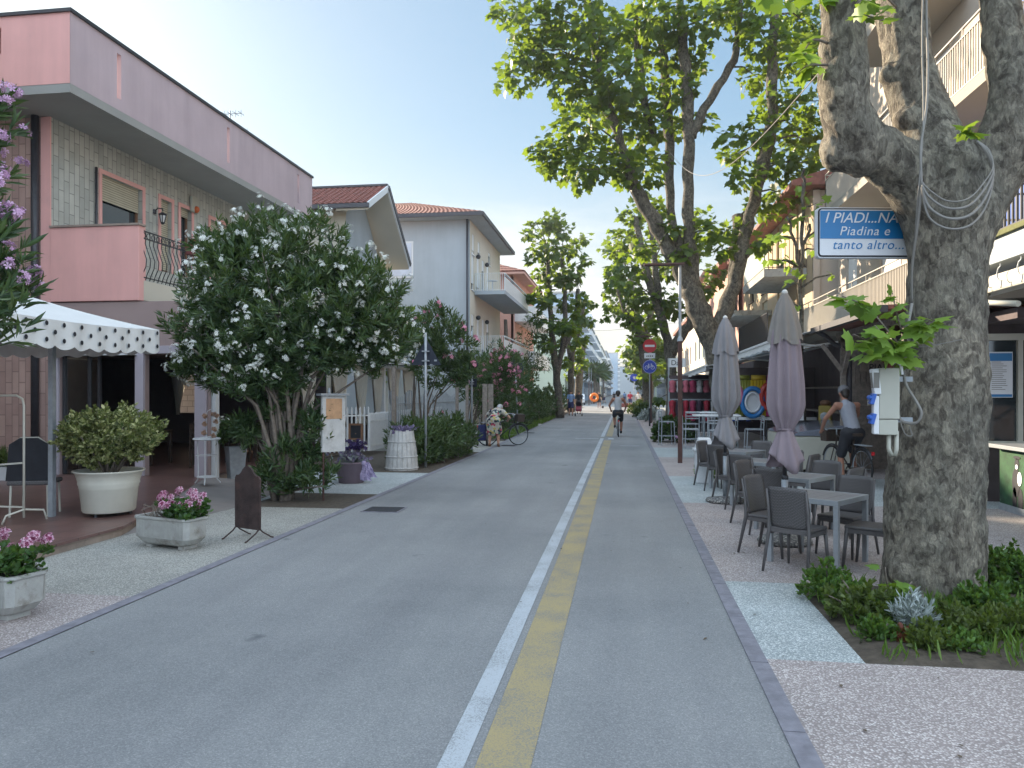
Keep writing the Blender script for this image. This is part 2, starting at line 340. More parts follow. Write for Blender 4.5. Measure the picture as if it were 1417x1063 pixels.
def barkmat(name, kk=1.):
    m, t, b = nodes(name); co = ncoord(t, 'pos'); mp = t.nodes.new('ShaderNodeMapping'); mp.inputs['Scale'].default_value = (1, 1, .62); t.links.new(co, mp.inputs[0])
    c2 = mp.outputs[0]
    dn = t.nodes.new('ShaderNodeTexNoise'); dn.inputs['Scale'].default_value = 9; t.links.new(c2, dn.inputs['Vector'])
    va = t.nodes.new('ShaderNodeVectorMath'); va.operation = 'SCALE'; va.inputs[3].default_value = .12; t.links.new(dn.outputs[1], va.inputs[0])
    ad = t.nodes.new('ShaderNodeVectorMath'); t.links.new(c2, ad.inputs[0]); t.links.new(va.outputs[0], ad.inputs[1])
    v = t.nodes.new('ShaderNodeTexVoronoi'); v.inputs['Scale'].default_value = 21; v.feature = 'SMOOTH_F1'; v.inputs['Smoothness'].default_value = .4; t.links.new(ad.outputs[0], v.inputs['Vector'])
    s = t.nodes.new('ShaderNodeSeparateColor'); t.links.new(v.outputs['Color'], s.inputs[0])
    n1 = noise(t, ad.outputs[0], 7, 7, .72); mi = t.nodes.new('ShaderNodeMath'); mi.operation = 'MULTIPLY_ADD'; t.links.new(s.outputs[0], mi.inputs[0]); mi.inputs[1].default_value = .38; t.links.new(n1, mi.inputs[2])
    v2 = t.nodes.new('ShaderNodeTexVoronoi'); v2.inputs['Scale'].default_value = 46; t.links.new(ad.outputs[0], v2.inputs['Vector']); s2 = t.nodes.new('ShaderNodeSeparateColor'); t.links.new(v2.outputs['Color'], s2.inputs[0])
    m2 = t.nodes.new('ShaderNodeMath'); m2.operation = 'MULTIPLY_ADD'; t.links.new(s2.outputs[0], m2.inputs[0]); m2.inputs[1].default_value = .22; t.links.new(mi.outputs[0], m2.inputs[2]); m3 = t.nodes.new('ShaderNodeMath'); m3.operation = 'SUBTRACT'; t.links.new(m2.outputs[0], m3.inputs[0]); m3.inputs[1].default_value = .10; mi = m3
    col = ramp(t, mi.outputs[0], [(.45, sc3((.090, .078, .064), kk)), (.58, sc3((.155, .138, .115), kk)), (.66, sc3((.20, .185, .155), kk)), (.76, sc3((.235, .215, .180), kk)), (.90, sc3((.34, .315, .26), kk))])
    gr = ramp(t, noise(t, c2, 2.5, 6, .7), [(.35, (.78, .80, .78)), (.65, (1.12, 1.07, 1.0))]); col = mixc(t, 1., col, gr, 'MULTIPLY')
    mq = t.nodes.new('ShaderNodeMapping'); mq.inputs['Scale'].default_value = (60, 60, 16); t.links.new(co, mq.inputs[0]); fn = noise(t, mq.outputs[0], 1, 5, .75)
    fi = ramp(t, fn, [(.3, (.62, .60, .58)), (.62, (1.14, 1.14, 1.14))]); col = mixc(t, 1., col, fi, 'MULTIPLY')
    t.links.new(col, b.inputs['Base Color']); b.inputs['Roughness'].default_value = .9
    hh = t.nodes.new('ShaderNodeMath'); hh.operation = 'MULTIPLY_ADD'; t.links.new(fn, hh.inputs[0]); hh.inputs[1].default_value = 1.2; t.links.new(mi.outputs[0], hh.inputs[2])
    bump(t, b, hh.outputs[0], .9, .03); return m
def weave(name, c):
    m, t, b = nodes(name); co = ncoord(t, 'obj')
    k = t.nodes.new('ShaderNodeTexBrick'); sp = t.nodes.new('ShaderNodeSeparateXYZ'); cb = t.nodes.new('ShaderNodeCombineXYZ'); t.links.new(co, sp.inputs[0])
    t.links.new(sp.outputs[0], cb.inputs[0]); ad = t.nodes.new('ShaderNodeMath'); t.links.new(sp.outputs[1], ad.inputs[0]); t.links.new(sp.outputs[2], ad.inputs[1]); t.links.new(ad.outputs[0], cb.inputs[1])
    t.links.new(cb.outputs[0], k.inputs['Vector']); k.inputs['Scale'].default_value = 1; k.inputs['Brick Width'].default_value = .034; k.inputs['Row Height'].default_value = .013; k.inputs['Mortar Size'].default_value = .0035
    k.inputs['Color1'].default_value = (*c, 1); k.inputs['Color2'].default_value = (*sc3(c, 1.15), 1); k.inputs['Mortar'].default_value = (*sc3(c, .45), 1)
    t.links.new(k.outputs[0], b.inputs['Base Color']); b.inputs['Roughness'].default_value = .5; bump(t, b, k.outputs['Fac'], -.6, .006); return m
K = {}
K['road'] = roadmat('asphalt')
K['ground'] = M1('earth_ground', (.16, .15, .14), .9, .2, .5)
K['white_line'] = paintmat('white_paint', (.43, .465, .50), (.25, .26, .27), .66)
K['yellow_line'] = paintmat('yellow_paint', (.37, .295, .15), (.215, .205, .18), .70)
K['kerb'] = M1('kerb_stone', (.20, .195, .225), .8, .25, 9, bs=.3, bsc=60)
K['pave_w'] = terrazzo('white_washed_gravel', (.28, .315, .32), ((.24, .265, .27), (.42, .455, .46), (.54, .575, .58), (.74, .77, .77)))
K['pave_c'] = terrazzo('cream_washed_gravel', (.26, .26, .24), ((.19, .19, .175), (.36, .355, .32), (.48, .47, .43), (.60, .58, .53)))
K['pave_p'] = terrazzo('pink_washed_gravel', (.28, .24, .23), ((.25, .205, .20), (.41, .355, .345), (.52, .465, .45), (.72, .67, .65)))
K['soil'] = M1('soil', (.075, .060, .045), .95, .4, 14, bs=.9, bsc=30)
K['tile_floor'] = brick('terracotta_floor', 'xyz', (.15, .085, .075), (.19, .105, .09), (.09, .06, .055), .33, .33, .008, .35, 0, .15)
K['step'] = M1('terrace_step', (.30, .24, .20), .8, .25, 3, stain=((.14, .11, .09), 5, .55))
K['pink'] = M1('pink_plaster_warm_light', (.74, .40, .365), .85, .05, 1.5, bs=.1, bsc=90, stain=((.66, .37, .34), 1.1, .58), streak=.07)  # same pink as the street side, warmer light put into the colour
K['mauve'] = M1('pink_plaster_cool_shade', (.47, .375, .395), .85, .06, 1.2, bs=.1, bsc=90, stain=((.42, .34, .355), .8, .6), streak=.07)  # same pink paint, bluish shade of the street side put into the colour
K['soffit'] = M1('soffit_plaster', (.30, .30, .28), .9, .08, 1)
K['tilewall'] = brick('cream_wall_tiles', 'zyx', (.50, .50, .45), (.38, .385, .35), (.25, .25, .23), .42, .145, .010, .45, .5, .3)
K['tilewall_pink'] = brick('pink_wall_tiles', 'zxy', (.50, .345, .29), (.38, .25, .215), (.27, .18, .16), .42, .145, .010, .5, .5, .3)  # pinkish tiles, with the end wall's warm light in the colour
K['lilac'] = M1('lilac_paint', (.45, .41, .46), .5, .05, 3)
K['dark_metal'] = M1('dark_metal', (.035, .035, .04), .45, .2, 20)
K['black_iron'] = M1('black_iron', (.02, .022, .028), .4, .2, 20)
K['grey_metal'] = M1('grey_metal', (.32, .33, .34), .4, .12, 20, metal=.6)
K['galv'] = M1('galvanised_metal', (.33, .36, .39), .5, .15, 12, metal=.3)
K['white_metal'] = M1('white_metal', (.68, .70, .71), .45, .06, 8)
K['roofdark'] = M1('dark_gutter', (.045, .045, .055), .5, .1, 10)
K['rooftile'] = M1('red_roof_tile', (.22, .088, .070), .8, .35, 5, stain=((.13, .07, .06), 3, .55), bs=.4)
K['white_wall'] = M1('white_plaster', (.385, .43, .465), .9, .05, .8, bs=.1, stain=((.34, .375, .40), .6, .6), streak=.05)
K['warm_white'] = M1('warm_white_plaster', (.33, .30, .255), .9, .05, .8); K['warm_metal'] = M1('ivory_metal', (.38, .355, .31), .5, .05, 8)
K['cream_wall'] = M1('cream_plaster', (.58, .54, .45), .9, .05, .8)
K['beige_wall'] = M1('beige_plaster', (.46, .395, .33), .9, .06, .8, stain=((.40, .34, .285), .7, .6))
K['ochre_wall'] = M1('ochre_plaster', (.46, .35, .225), .9, .12, 1.5, stain=((.42, .33, .24), 1.2, .5))
K['pink_wall'] = M1('pink_far_plaster', (.52, .30, .25), .9, .08, .8)
K['glass'] = glass('dark_glass'); K['clear'] = clearglass('clear_glass')
K['shutter'] = brick('roller_shutter', 'yzx', (.50, .46, .34), (.46, .42, .31), (.22, .20, .15), 40, .05, .008, .5)
K['shutter_w'] = brick('white_roller_shutter', 'xzy', (.62, .68, .78), (.62, .68, .78), (.42, .46, .54), 40, .06, .008, .5)
K['wood_dark'] = M1('dark_wood', (.045, .030, .022), .6, .3, 12)
K['wood_brown'] = M1('brown_wood', (.20, .105, .06), .6, .25, 12)
K['wood_grey'] = M1('weathered_wood', (.22, .19, .165), .8, .3, 14, bs=.4)
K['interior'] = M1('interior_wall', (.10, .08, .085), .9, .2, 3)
K['curtain'] = petal('cream_curtain', (.70, .67, .60), (.74, .71, .64), .45)
K['fabric_w'] = M1('white_canvas', (.66, .67, .66), .85, .05, 3)
K['rust'] = M1('rusted_iron', (.045, .028, .026), .75, .5, 7, bs=.5, bsc=60, stain=((.09, .045, .035), 5, .55))
K['rustpost'] = M1('corten_post', (.075, .034, .028), .7, .3, 9, bs=.3)
K['concrete'] = M1('cast_concrete', (.36, .36, .34), .9, .15, 7, bs=.5, bsc=70, stain=((.17, .15, .12), 4.5, .52))
K['whitewood'] = M1('whitewashed_wood', (.52, .52, .51), .8, .12, 9, bs=.3, stain=((.30, .29, .27), 6, .56))
K['tub'] = M1('cream_enamel', (.54, .53, .46), .45, .06, 5, stain=((.40, .36, .28), 7, .66))
K['leaf_plane'] = leafmat('plane_leaf', (.026, .062, .012), (.042, .09, .015), (.075, .135, .022), .5)
K['leaf_plane_far'] = leafmat('plane_leaf_far', (.026, .060, .015), (.042, .085, .018), (.075, .125, .025), .48)
K['leaf_young'] = leafmat('young_plane_leaf', (.12, .22, .035), (.19, .32, .05), (.26, .38, .07), .4)
K['leaf_ole'] = leafmat('oleander_leaf', (.028, .062, .026), (.055, .105, .042), (.13, .185, .08), .22, .35)
K['leaf_hedge'] = leafmat('hedge_leaf', (.035, .07, .03), (.06, .105, .04), (.10, .15, .055), .2, .45)
K['leaf_dark'] = leafmat('dark_leaf', (.022, .05, .022), (.035, .075, .028), (.06, .11, .04), .2)
K['leaf_var'] = leafmat('variegated_leaf', (.055, .085, .025), (.20, .22, .075), (.52, .52, .26), .2)
K['leaf_bush'] = leafmat('low_bush_leaf', (.035, .08, .02), (.07, .15, .03), (.13, .25, .05), .3)
K['leaf_olive'] = leafmat('olive_bush_leaf', (.05, .08, .02), (.085, .12, .03), (.13, .17, .05), .3)
K['leaf_silver'] = leafmat('silver_leaf', (.26, .30, .30), (.38, .43, .43), (.50, .55, .55), .1)
K['leaf_ger'] = leafmat('geranium_leaf', (.03, .08, .02), (.05, .12, .03), (.08, .17, .04), .25)
K['grass'] = leafmat('grass_blade', (.06, .13, .02), (.10, .20, .03), (.16, .26, .05), .3)
K['fl_white'] = petal('white_petal', (.72, .76, .72), (.86, .86, .80)); K['fl_pink'] = petal('pink_petal', (.62, .20, .32), (.78, .36, .46))
K['fl_lilac'] = petal('lilac_petal', (.55, .30, .52), (.72, .48, .66)); K['fl_red'] = petal('red_petal', (.45, .03, .06), (.6, .07, .1))
K['fl_ger'] = petal('geranium_petal', (.62, .28, .42), (.80, .55, .66)); K['fl_gerdark'] = petal('geranium_eye', (.18, .01, .06), (.28, .02, .10))
K['fl_purple'] = petal('purple_petal', (.16, .13, .24), (.30, .26, .38)); K['fl_violet'] = petal('violet_petal', (.035, .02, .10), (.06, .03, .15))
K['fl_peach'] = petal('dried_flower', (.52, .33, .22), (.62, .42, .30))
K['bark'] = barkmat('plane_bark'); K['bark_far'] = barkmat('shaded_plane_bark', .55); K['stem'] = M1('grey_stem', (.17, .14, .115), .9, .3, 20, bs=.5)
K['rattan'] = weave('woven_resin', (.125, .118, .120)); K['resin'] = M1('grey_resin', (.10, .094, .095), .45, .1, 20)
K['rattan_b'] = weave('woven_resin_taupe', (.135, .118, .105))
K['tabletop'] = M1('table_slat', (.22, .22, .235), .35, .1, 20); K['tableframe'] = M1('table_frame', (.29, .31, .33), .35, .06, 20)
K['parasol'] = M1('mauve_canvas', (.275, .225, .255), .9, .06, 4, bs=.1, bsc=80); K['parasol_g'] = M1('grey_canvas', (.24, .235, .25), .9, .06, 4, bs=.1, bsc=80)
K['parasol_cap'] = M1('taupe_canvas', (.25, .23, .215), .9, .06, 4)
K['pebble'] = terrazzo('pebble_concrete', (.10, .10, .10), ((.10, .09, .08), (.22, .21, .20), (.36, .35, .33), (.50, .48, .45)), 38)
K['whiteplastic'] = M1('white_plastic', (.68, .70, .72), .35, .04, 6); K['blueplastic'] = M1('blue_plastic', (.025, .10, .42), .35, .08, 9)
K['greyplastic'] = M1('grey_plastic', (.42, .42, .36), .5, .05, 6); K['redplastic'] = M1('red_plastic', (.16, .015, .02), .35, .1, 6)
K['sign_blue'] = M1('sign_blue', (.010, .17, .42), .35, .04, 3); K['sign_white'] = M1('sign_white', (.70, .72, .76), .4, .05, 3)
K['cable'] = M1('grey_cable', (.20, .19, .175), .6, .1, 9)
K['sign_back'] = M1('sign_back', (.022, .028, .045), .5, .1, 6); K['sign_red'] = M1('sign_red', (.52, .02, .03), .4, .05, 4); K['sign_rb'] = M1('sign_round_blue', (.02, .05, .38), .4, .05, 4)
K['skin'] = M1('skin', (.42, .235, .165), .6, .08, 12); K['skin_d'] = M1('tanned_skin', (.30, .145, .095), .6, .08, 12)
K['hair_d'] = M1('dark_hair', (.018, .013, .011), .6, .3, 40); K['hair_g'] = M1('grey_hair', (.24, .24, .245), .7, .2, 40)
K['black'] = M1('black_cloth', (.018, .019, .025), .8, .2, 12); K['navy'] = M1('navy_cloth', (.015, .02, .09), .8, .15, 12)
K['tyre'] = M1('tyre_rubber', (.015, .015, .016), .8, .1, 12)
# ---------------- setting ----------------
def sheet(name, polys, z, mat, thick=0., kind='structure', world=True):
    mb = MB()
    for p in polys:
        p = [V(q[0], q[1], (q[2] if len(q) > 2 else z)) for q in p]
        mb.add(p, [tuple(range(len(p)))])
    o = mb.build(name, mat); return tag(o, kind=kind)
def rect(x0, x1, y0, y1): return [(x0, y0), (x1, y0), (x1, y1), (x0, y1)]
sheet('ground', [rect(-1500, 1500, -200, 3000)], -.03, K['ground'])
LX = -3.93; RX = .79; KW = .11
def lx(y): return LX-(0 if y < 22 else min(.35, (y-22)*.012))
ys = [-6, 22, 26, 30, 36, 44, 52, 90]
rd = [[(lx(a), a), (RX, a), (RX, b), (lx(b), b)] for a, b in zip(ys, ys[1:])]
sheet('road', rd+[rect(-40, 40, 90, 104), rect(-5.5, 3.5, 104, 900)], 0, K['road'])
sheet('kerb', [[(lx(a)-KW, a), (lx(a), a), (lx(b), b), (lx(b)-KW, b)] for a, b in zip(ys, ys[1:])], .006, K['kerb'])
# right kerb: single flush stones with dark joints
mb = MB(); y = -2.
while y < 60:
    l = 1.0 if y < 30 else 4; mb.b2(RX, RX+KW, y+.006, y+l-.006, -.05, .008+.0015*random.random()); y += l
tag(mb.build('kerb', K['kerb']), kind='structure')
sheet('junction', [rect(-12, 8, 90.4, 103.6)], .004, M1('light_paving', (.30, .29, .27), .85, .1, 1))
# markings
sheet('white_line', [rect(-.835, -.715, -2, 28.6), rect(-.86, -.72, 29.6, 58)], .004, K['white_line'])
sheet('yellow_line', [rect(-.665, -.415, -2, 27.4), rect(-.655, -.42, 29.8, 58)], .004, K['yellow_line'])
sheet('white_line', [rect(-1.75, -.9, 28.2, 28.42), rect(-.55, -.35, 28.0, 28.7)], .005, K['white_line'])
sheet('white_line', [rect(-.1, .5, 24.6, 24.72)], .0045, K['white_line'])
# pavements
XR = 5.36
def strip(y0, y1, m, x0=RX+KW, x1=9., z=.004): sheet('pavement', [rect(x0, x1, y0, y1)], z, m)
BX0, BX1, BY0, BY1 = 1.50, 5.1, 5.08, 7.12
strip(-2, BY0, K['pave_p']); sheet('pavement', [[(RX+KW, BY0), (BX0, BY0), (BX0, BY1), (RX+KW, BY1)]], .004, K['pave_w'])
sheet('pavement', [rect(BX1, 9, BY0, BY1)], .004, K['pave_p'])
strip(BY1, 12.1, K['pave_p']); strip(12.1, 15.9, K['pave_w']); strip(15.9, 20.5, K['pave_p']); strip(20.5, 24, K['pave_w'], x1=5.6); strip(24, 60, K['pave_p'], x1=5.6); strip(60, 90, K['pave_w'], x1=5)
sheet('pavement', [rect(-9, lx(0)-KW, -6, 5.88)], .004, K['pave_p'])
sheet('pavement', [rect(-9, lx(0)-KW, 5.88, 10.75)], .004, K['pave_c'])
sheet('pavement', [rect(-7.9, lx(0)-KW, 12.35, 15.75), rect(-6.3, -5.6, 10.75, 12.35)], .004, K['pave_w'])
sheet('pavement', [[(-9, 21.5), (lx(0)-KW, 21.5), (lx(26)-KW, 26.4), (-9, 26.4)], [(-9, 31), (lx(31)-KW, 31), (lx(34)-KW, 33.4), (-9, 33.4)], [(-9, 39), (lx(39)-KW, 39), (lx(41)-KW, 41), (-9, 41)]], .004, K['pave_c'])
sheet('soil', [rect(-5.6, lx(0)-KW, 10.75, 12.35), rect(-7.9, lx(0)-KW, 15.75, 21.5), [(-9, 26.4), (lx(26)-KW, 26.4), (lx(31)-KW, 31), (-9, 31)], [(-9, 33.4), (lx(34)-KW, 33.4), (lx(39)-KW, 39), (-9, 39)], [(-9, 41), (lx(41)-KW, 41), (lx(52)-KW, 60), (-9, 60)], rect(-9, lx(52)-KW, 60, 90)], .003, K['soil'])
def bed(x0, x1, y0, y1, n, hgt):
    bm = MB(); vs = []; 
    for j in range(n+1):
        for i in range(n+1):
            x = x0+(x1-x0)*i/n; y = y0+(y1-y0)*j/n; e = min(i, n-i, j, n-j)
            vs.append((x, y, .001 if e == 0 else .012+hgt*min(1, e/3)*(mnoise.noise((x*2.3, y*2.3, 0))*.5+.55)))
    bm.add(vs, [(j*(n+1)+i, j*(n+1)+i+1, (j+1)*(n+1)+i+1, (j+1)*(n+1)+i) for j in range(n) for i in range(n)])
    return tag(bm.build('soil', K['soil'], smooth=True), kind='structure')
bed(BX0, BX1, BY0, BY1, 28, .05)
# fallen leaves and twigs, countless
pp = []; 
for _ in range(130):
    s = random.random(); pp.append((random.uniform(1, 4.6), random.uniform(3, 11), .014) if s < .6 else (random.uniform(-3.8, .7), random.uniform(3.5, 22), .012))
for _ in range(60): pp.append((random.uniform(1.6, 3.5), random.uniform(5.1, 5.6), .045))
n = len(pp); d = rdir(n); d[:, 2] *= .1
tag(scatter('fallen_leaves', OVAL, LANCE_F, np.array(pp), frames(d, np.tile([0, 0, 1.], (n, 1))), rng.uniform(.012, .042, n), M1('dry_leaf', (.10, .075, .05), .9, .4, 30)), 'tiny dry brown leaf fragments scattered over road and pavement', 'fallen leaves', kind='stuff')
# terrace of the restaurant
TZ = .12; e0 = G(193, 735.5); 
mb = MB(); TX = -5.85; ty = 8.35
poly = [(-17.2, 3), (TX, 3), (TX, ty), (-6.35, 9.9), (-7.75, 13.5), (-7.6, 24), (-17.2, 24)]
mb.prism([V(p[0], p[1], TZ-.03) for p in poly], (0, 0, .03)); tag(mb.build('terrace', K['tile_floor']), kind='structure')
mb = MB(); q = [(-17.1, 3.05), (TX-.03, 3.05), (TX-.03, ty), (-6.38, 9.9), (-7.78, 13.5), (-7.63, 23.9), (-17.1, 23.9)]
mb.prism([V(p[0], p[1], -.02) for p in q], (0, 0, TZ-.012)); tag(mb.build('terrace_step', K['step']), kind='structure')
mb = MB(); mb.add([V(TX, ty, .005), V(-5.62, 10.75, .006), V(-5.9, 13.4, .006), V(-7.75, 13.5, TZ-.004), V(-6.35, 9.9, TZ-.004)], [(0, 1, 2, 3, 4)])
tag(mb.build('ramp', M1('ramp_screed', (.21, .19, .18), .9, .12, 2, bs=.2)), kind='structure')
# drain covers
def drain(x, y, wx, wy, lab, slots=True):
    t = thing('drain_cover', lab, 'drain cover', (x, y, 0), 0, 'drain covers in the road')
    m = MB(); m.b2(-wx/2, wx/2, -wy/2, wy/2, .001, .009); m.build('frame', K['kerb'], t)
    m = MB(); k = 9
    for i in range(k): m.b2(-wx/2+.03, wx/2-.03, -wy/2+.03+(wy-.06)*i/k, -wy/2+.03+(wy-.06)*(i+.55)/k, .0095, .016)
    m.build('grate', K['dark_metal'], t)
drain(-3.42, 10.75, .55, .5, 'dark iron grate in the road beside the menu board'); drain(-3.6, 24.2, .5, .45, 'small dark drain in the road by the woman with the bicycle')
drain(-3.9, 32.0, .5, .45, 'small drain in the road before the leaning round sign')
# ---------------- building helpers ----------------
def facade(mb, o, d, n, w_, h, holes, dep=.14, mi=0):
    o = Vector(o); d = Vector(d); n = Vector(n)
    xs = sorted({0, w_, *[q for k in holes for q in k[:2]]}); zs = sorted({0, h, *[q for k in holes for q in k[2:4]]})
    P = lambda x, z, e=0: o+d*x+UP*z-n*e
    for x0, x1 in zip(xs, xs[1:]):
        for z0, z1 in zip(zs, zs[1:]):
            if any(k[0] <= (x0+x1)/2 <= k[1] and k[2] <= (z0+z1)/2 <= k[3] for k in holes): continue
            mb.quad(P(x0, z0), P(x1, z0), P(x1, z1), P(x0, z1), mi)
    for k in holes:
        x0, x1, z0, z1 = k[:4]
        for a, b in (((x0, z0), (x1, z0)), ((x1, z0), (x1, z1)), ((x1, z1), (x0, z1)), ((x0, z1), (x0, z0))):
            mb.quad(P(*a), P(*b), P(*b, dep), P(*a, dep), mi)
def window(par, o, d, n, k, frame, kind='glass', shut=1., pane=None, dep=.10, name='window', sill=True, shmat=None, surround=None):
    o = Vector(o); d = Vector(d); n = Vector(n); x0, x1, z0, z1 = k[:4]; f = .055
    P = lambda x, z, e: o+d*x+UP*z-n*e
    m = MB()
    def bx(a0, a1, b0, b1, e0, e1): 
        m.prism([P(a0, b0, e0), P(a1, b0, e0), P(a1, b1, e0), P(a0, b1, e0)], -n*(e1-e0))
    bx(x0, x0+f, z0, z1, dep-.05, dep); bx(x1-f, x1, z0, z1, dep-.05, dep); bx(x0+f, x1-f, z0, z0+f, dep-.05, dep); bx(x0+f, x1-f, z1-f, z1, dep-.05, dep)
    if kind == 'glass' and x1-x0 > .8: bx((x0+x1)/2-.03, (x0+x1)/2+.03, z0+f, z1-f, dep-.045, dep)
    fo = m.build(name, frame, par, True)
    m = MB(); m.quad(P(x0, z0, dep-.01), P(x1, z0, dep-.01), P(x1, z1, dep-.01), P(x0, z1, dep-.01)); m.build('pane', pane or K['glass'], fo)
    if shut > 0 and kind != 'glass':
        m = MB(); zb = z1-(z1-z0-.06)*shut
        m.prism([P(x0+.02, zb, dep-.075), P(x1-.02, zb, dep-.075), P(x1-.02, z1, dep-.075), P(x0+.02, z1, dep-.075)], -n*.02); m.build('roller_shutter', shmat or K['shutter'], fo)
    if sill:
        m = MB(); m.prism([P(x0-.06, z0-.05, -.05), P(x1+.06, z0-.05, -.05), P(x1+.06, z0-.002, -.05), P(x0-.06, z0-.002, -.05)], -n*(.05+dep-.06)); m.build('sill', surround or frame, fo)
    if surround:
        m = MB(); s = .09
        for a0, a1, b0, b1 in ((x0-s, x0, z0, z1+s), (x1, x1+s, z0, z1+s), (x0, x1, z1, z1+s)):
            m.prism([P(a0, b0, -.025), P(a1, b0, -.025), P(a1, b1, -.025), P(a0, b1, -.025)], -n*.024)
        m.build('surround', surround, fo)
    return fo
def tileroof(p00, p10, p01, p11, cw=.24, rows=14, amp=.045, th=.06):
    p00, p10, p01, p11 = map(Vector, (p00, p10, p01, p11)); nr = (p10-p00).cross(p01-p00).normalized()
    if nr.z < 0: nr = -nr
    L_ = max((p10-p00).length, (p11-p01).length); nc = int(L_/cw)*6; m = MB(); vs = []
    for j in range(rows+1):
        for s in (0, 1):
            t = min(1, (j+(s*.0))/rows)
            for i in range(nc+1):
                a = i/nc; p = (p00.lerp(p10, a)).lerp(p01.lerp(p11, a), t)
                vs.append(p+nr*(amp*abs(math.sin(math.pi*i/6))+(.03 if s else 0)))
    k = nc+1
    for r in range(2*rows+1):
        for i in range(nc): m.f.append((r*k+i, r*k+i+1, (r+1)*k+i+1, (r+1)*k+i)); m.m.append(0)
    m.v = [tuple(v) for v in vs]
    m.prism([p00-nr*th, p10-nr*th, p11-nr*th, p01-nr*th], nr*(th-.004)); return m
def pipe(par, pts, mat=None, r=.05, name='downpipe'): 
    m = MB(); m.tube(pts, r, 10); return m.build(name, mat or K['roofdark'], par, True, True)
def railing(par, pts, z0, z1, mat, step=.12, r=.010, name='railing', rails=2, bulge=0, world=True, top=.02):
    """railing along a polyline; bulge bows the bars outwards"""
    m = MB(); pts = [Vector(p) for p in pts]
    for a, b in zip(pts, pts[1:]):
        l = (b-a).length; k = max(1, int(l/step)); nn = (b-a).cross(UP).normalized()
        for i in range(k+1):
            p = a.lerp(b, i/k)
            if bulge:
                h = z1-z0; prof = [(0, 0), (.12, .3), (.25, .85), (.4, 1), (.58, .45), (.75, -.05), (.9, .1), (1, 0)]
                m.tube([p+nn*bulge*e+UP*(z0+h*t) for t, e in prof], r, 5)
            else: m.bar(p+UP*z0, p+UP*(z1-(.14 if rails > 2 and i % 12 else 0)), r*2)
        m.bar(a+UP*z1, b+UP*z1, top*1.6, top); m.bar(a+UP*(z0+.05), b+UP*(z0+.05), .03, .02)
        if rails > 2: m.bar(a+UP*(z1-.14), b+UP*(z1-.14), .03, .02)
    return m.build(name, mat, par, world)
# ================= PINK HOUSE =================
HX, HY = -10.93, 13.4; SZ = 7.17
ph = thing('pink_house', 'pink two-storey house with deep flat roof parapet, tiled walls and corner balcony', 'house', (HX, HY, 0))
px_, py_, nx_, ny_ = V(1, 0, 0), V(0, 1, 0), V(1, 0, 0), V(0, -1, 0)
side_h = [(14.87-HY, 16.27-HY, 3.86, 6.33), (16.97-HY, 17.42-HY, 4.6, 6.33), (17.8-HY, 18.3-HY, 4.6, 6.33), (19.2-HY, 20.3-HY, 4.6, 6.33)]
m = MB(); facade(m, (HX, HY, 0), py_, nx_, 9.4, SZ, side_h+[(.35, 9.1, 0, 2.62)], .2); m.build('street_wall', K['tilewall'], ph, True)
m = MB(); facade(m, (HX, HY, 0), -px_, ny_, 11, SZ, [], .2); m.b2(HX-10.9, HX-.22, HY+.15, HY+9.3, 2.75, SZ-.02); m.build('end_wall', K['tilewall_pink'], ph, True)
m = MB(); m.b2(HX-.19, HX+.012, HY-.012, HY+.02, 3.2, SZ); m.build('corner_strip', K['pink'], ph, True)
for i, k in enumerate(side_h):
    window(ph, (HX, HY, 0), py_, nx_, k, K['wood_brown'], 'shutter' , (.22, 1.0, .12, .9)[i], dep=.16, surround=K['pink'], sill=False)
# parapet with slots
PX, PY0, PY1, PZ = -9.68, 12.35, 23.05, 8.43
m = MB(); slots = [(13.62-PY0, 13.75-PY0, .22, 1.09), (17.8-PY0, 17.93-PY0, .22, 1.09), (21.95-PY0, 22.08-PY0, .22, 1.09)]
facade(m, (PX, PY0, SZ), py_, nx_, PY1-PY0, PZ-SZ, slots, .22); facade(m, (PX-.22, PY0, SZ), py_, -nx_, PY1-PY0, PZ-SZ, slots, 0)
m.b2(PX-11, PX, PY1-.01, PY1, SZ, PZ); m.build('parapet', K['mauve'], ph, True)
m = MB(); fs_ = [(1.36, 1.48, .6, 1.07), (5.4, 5.52, .6, 1.07)]
facade(m, (PX-.002, PY0-.003, SZ), -px_, ny_, 11, PZ-SZ, fs_, .22); facade(m, (PX-.22, PY0+.22, SZ), -px_, -ny_, 11, PZ-SZ, fs_, 0)
m.build('parapet', K['pink'], ph, True, label='pink parapet facing along the street, warm light in its colour')
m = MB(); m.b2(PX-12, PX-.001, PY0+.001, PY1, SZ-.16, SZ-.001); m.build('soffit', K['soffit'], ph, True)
m = MB(); m.b2(PX-.26, PX+.04, PY0-.04, PY1+.03, PZ, PZ+.06); m.b2(PX-11, PX-.26, PY0-.04, PY0+.26, PZ, PZ+.06); m.build('parapet_cap', K['dark_metal'], ph, True)
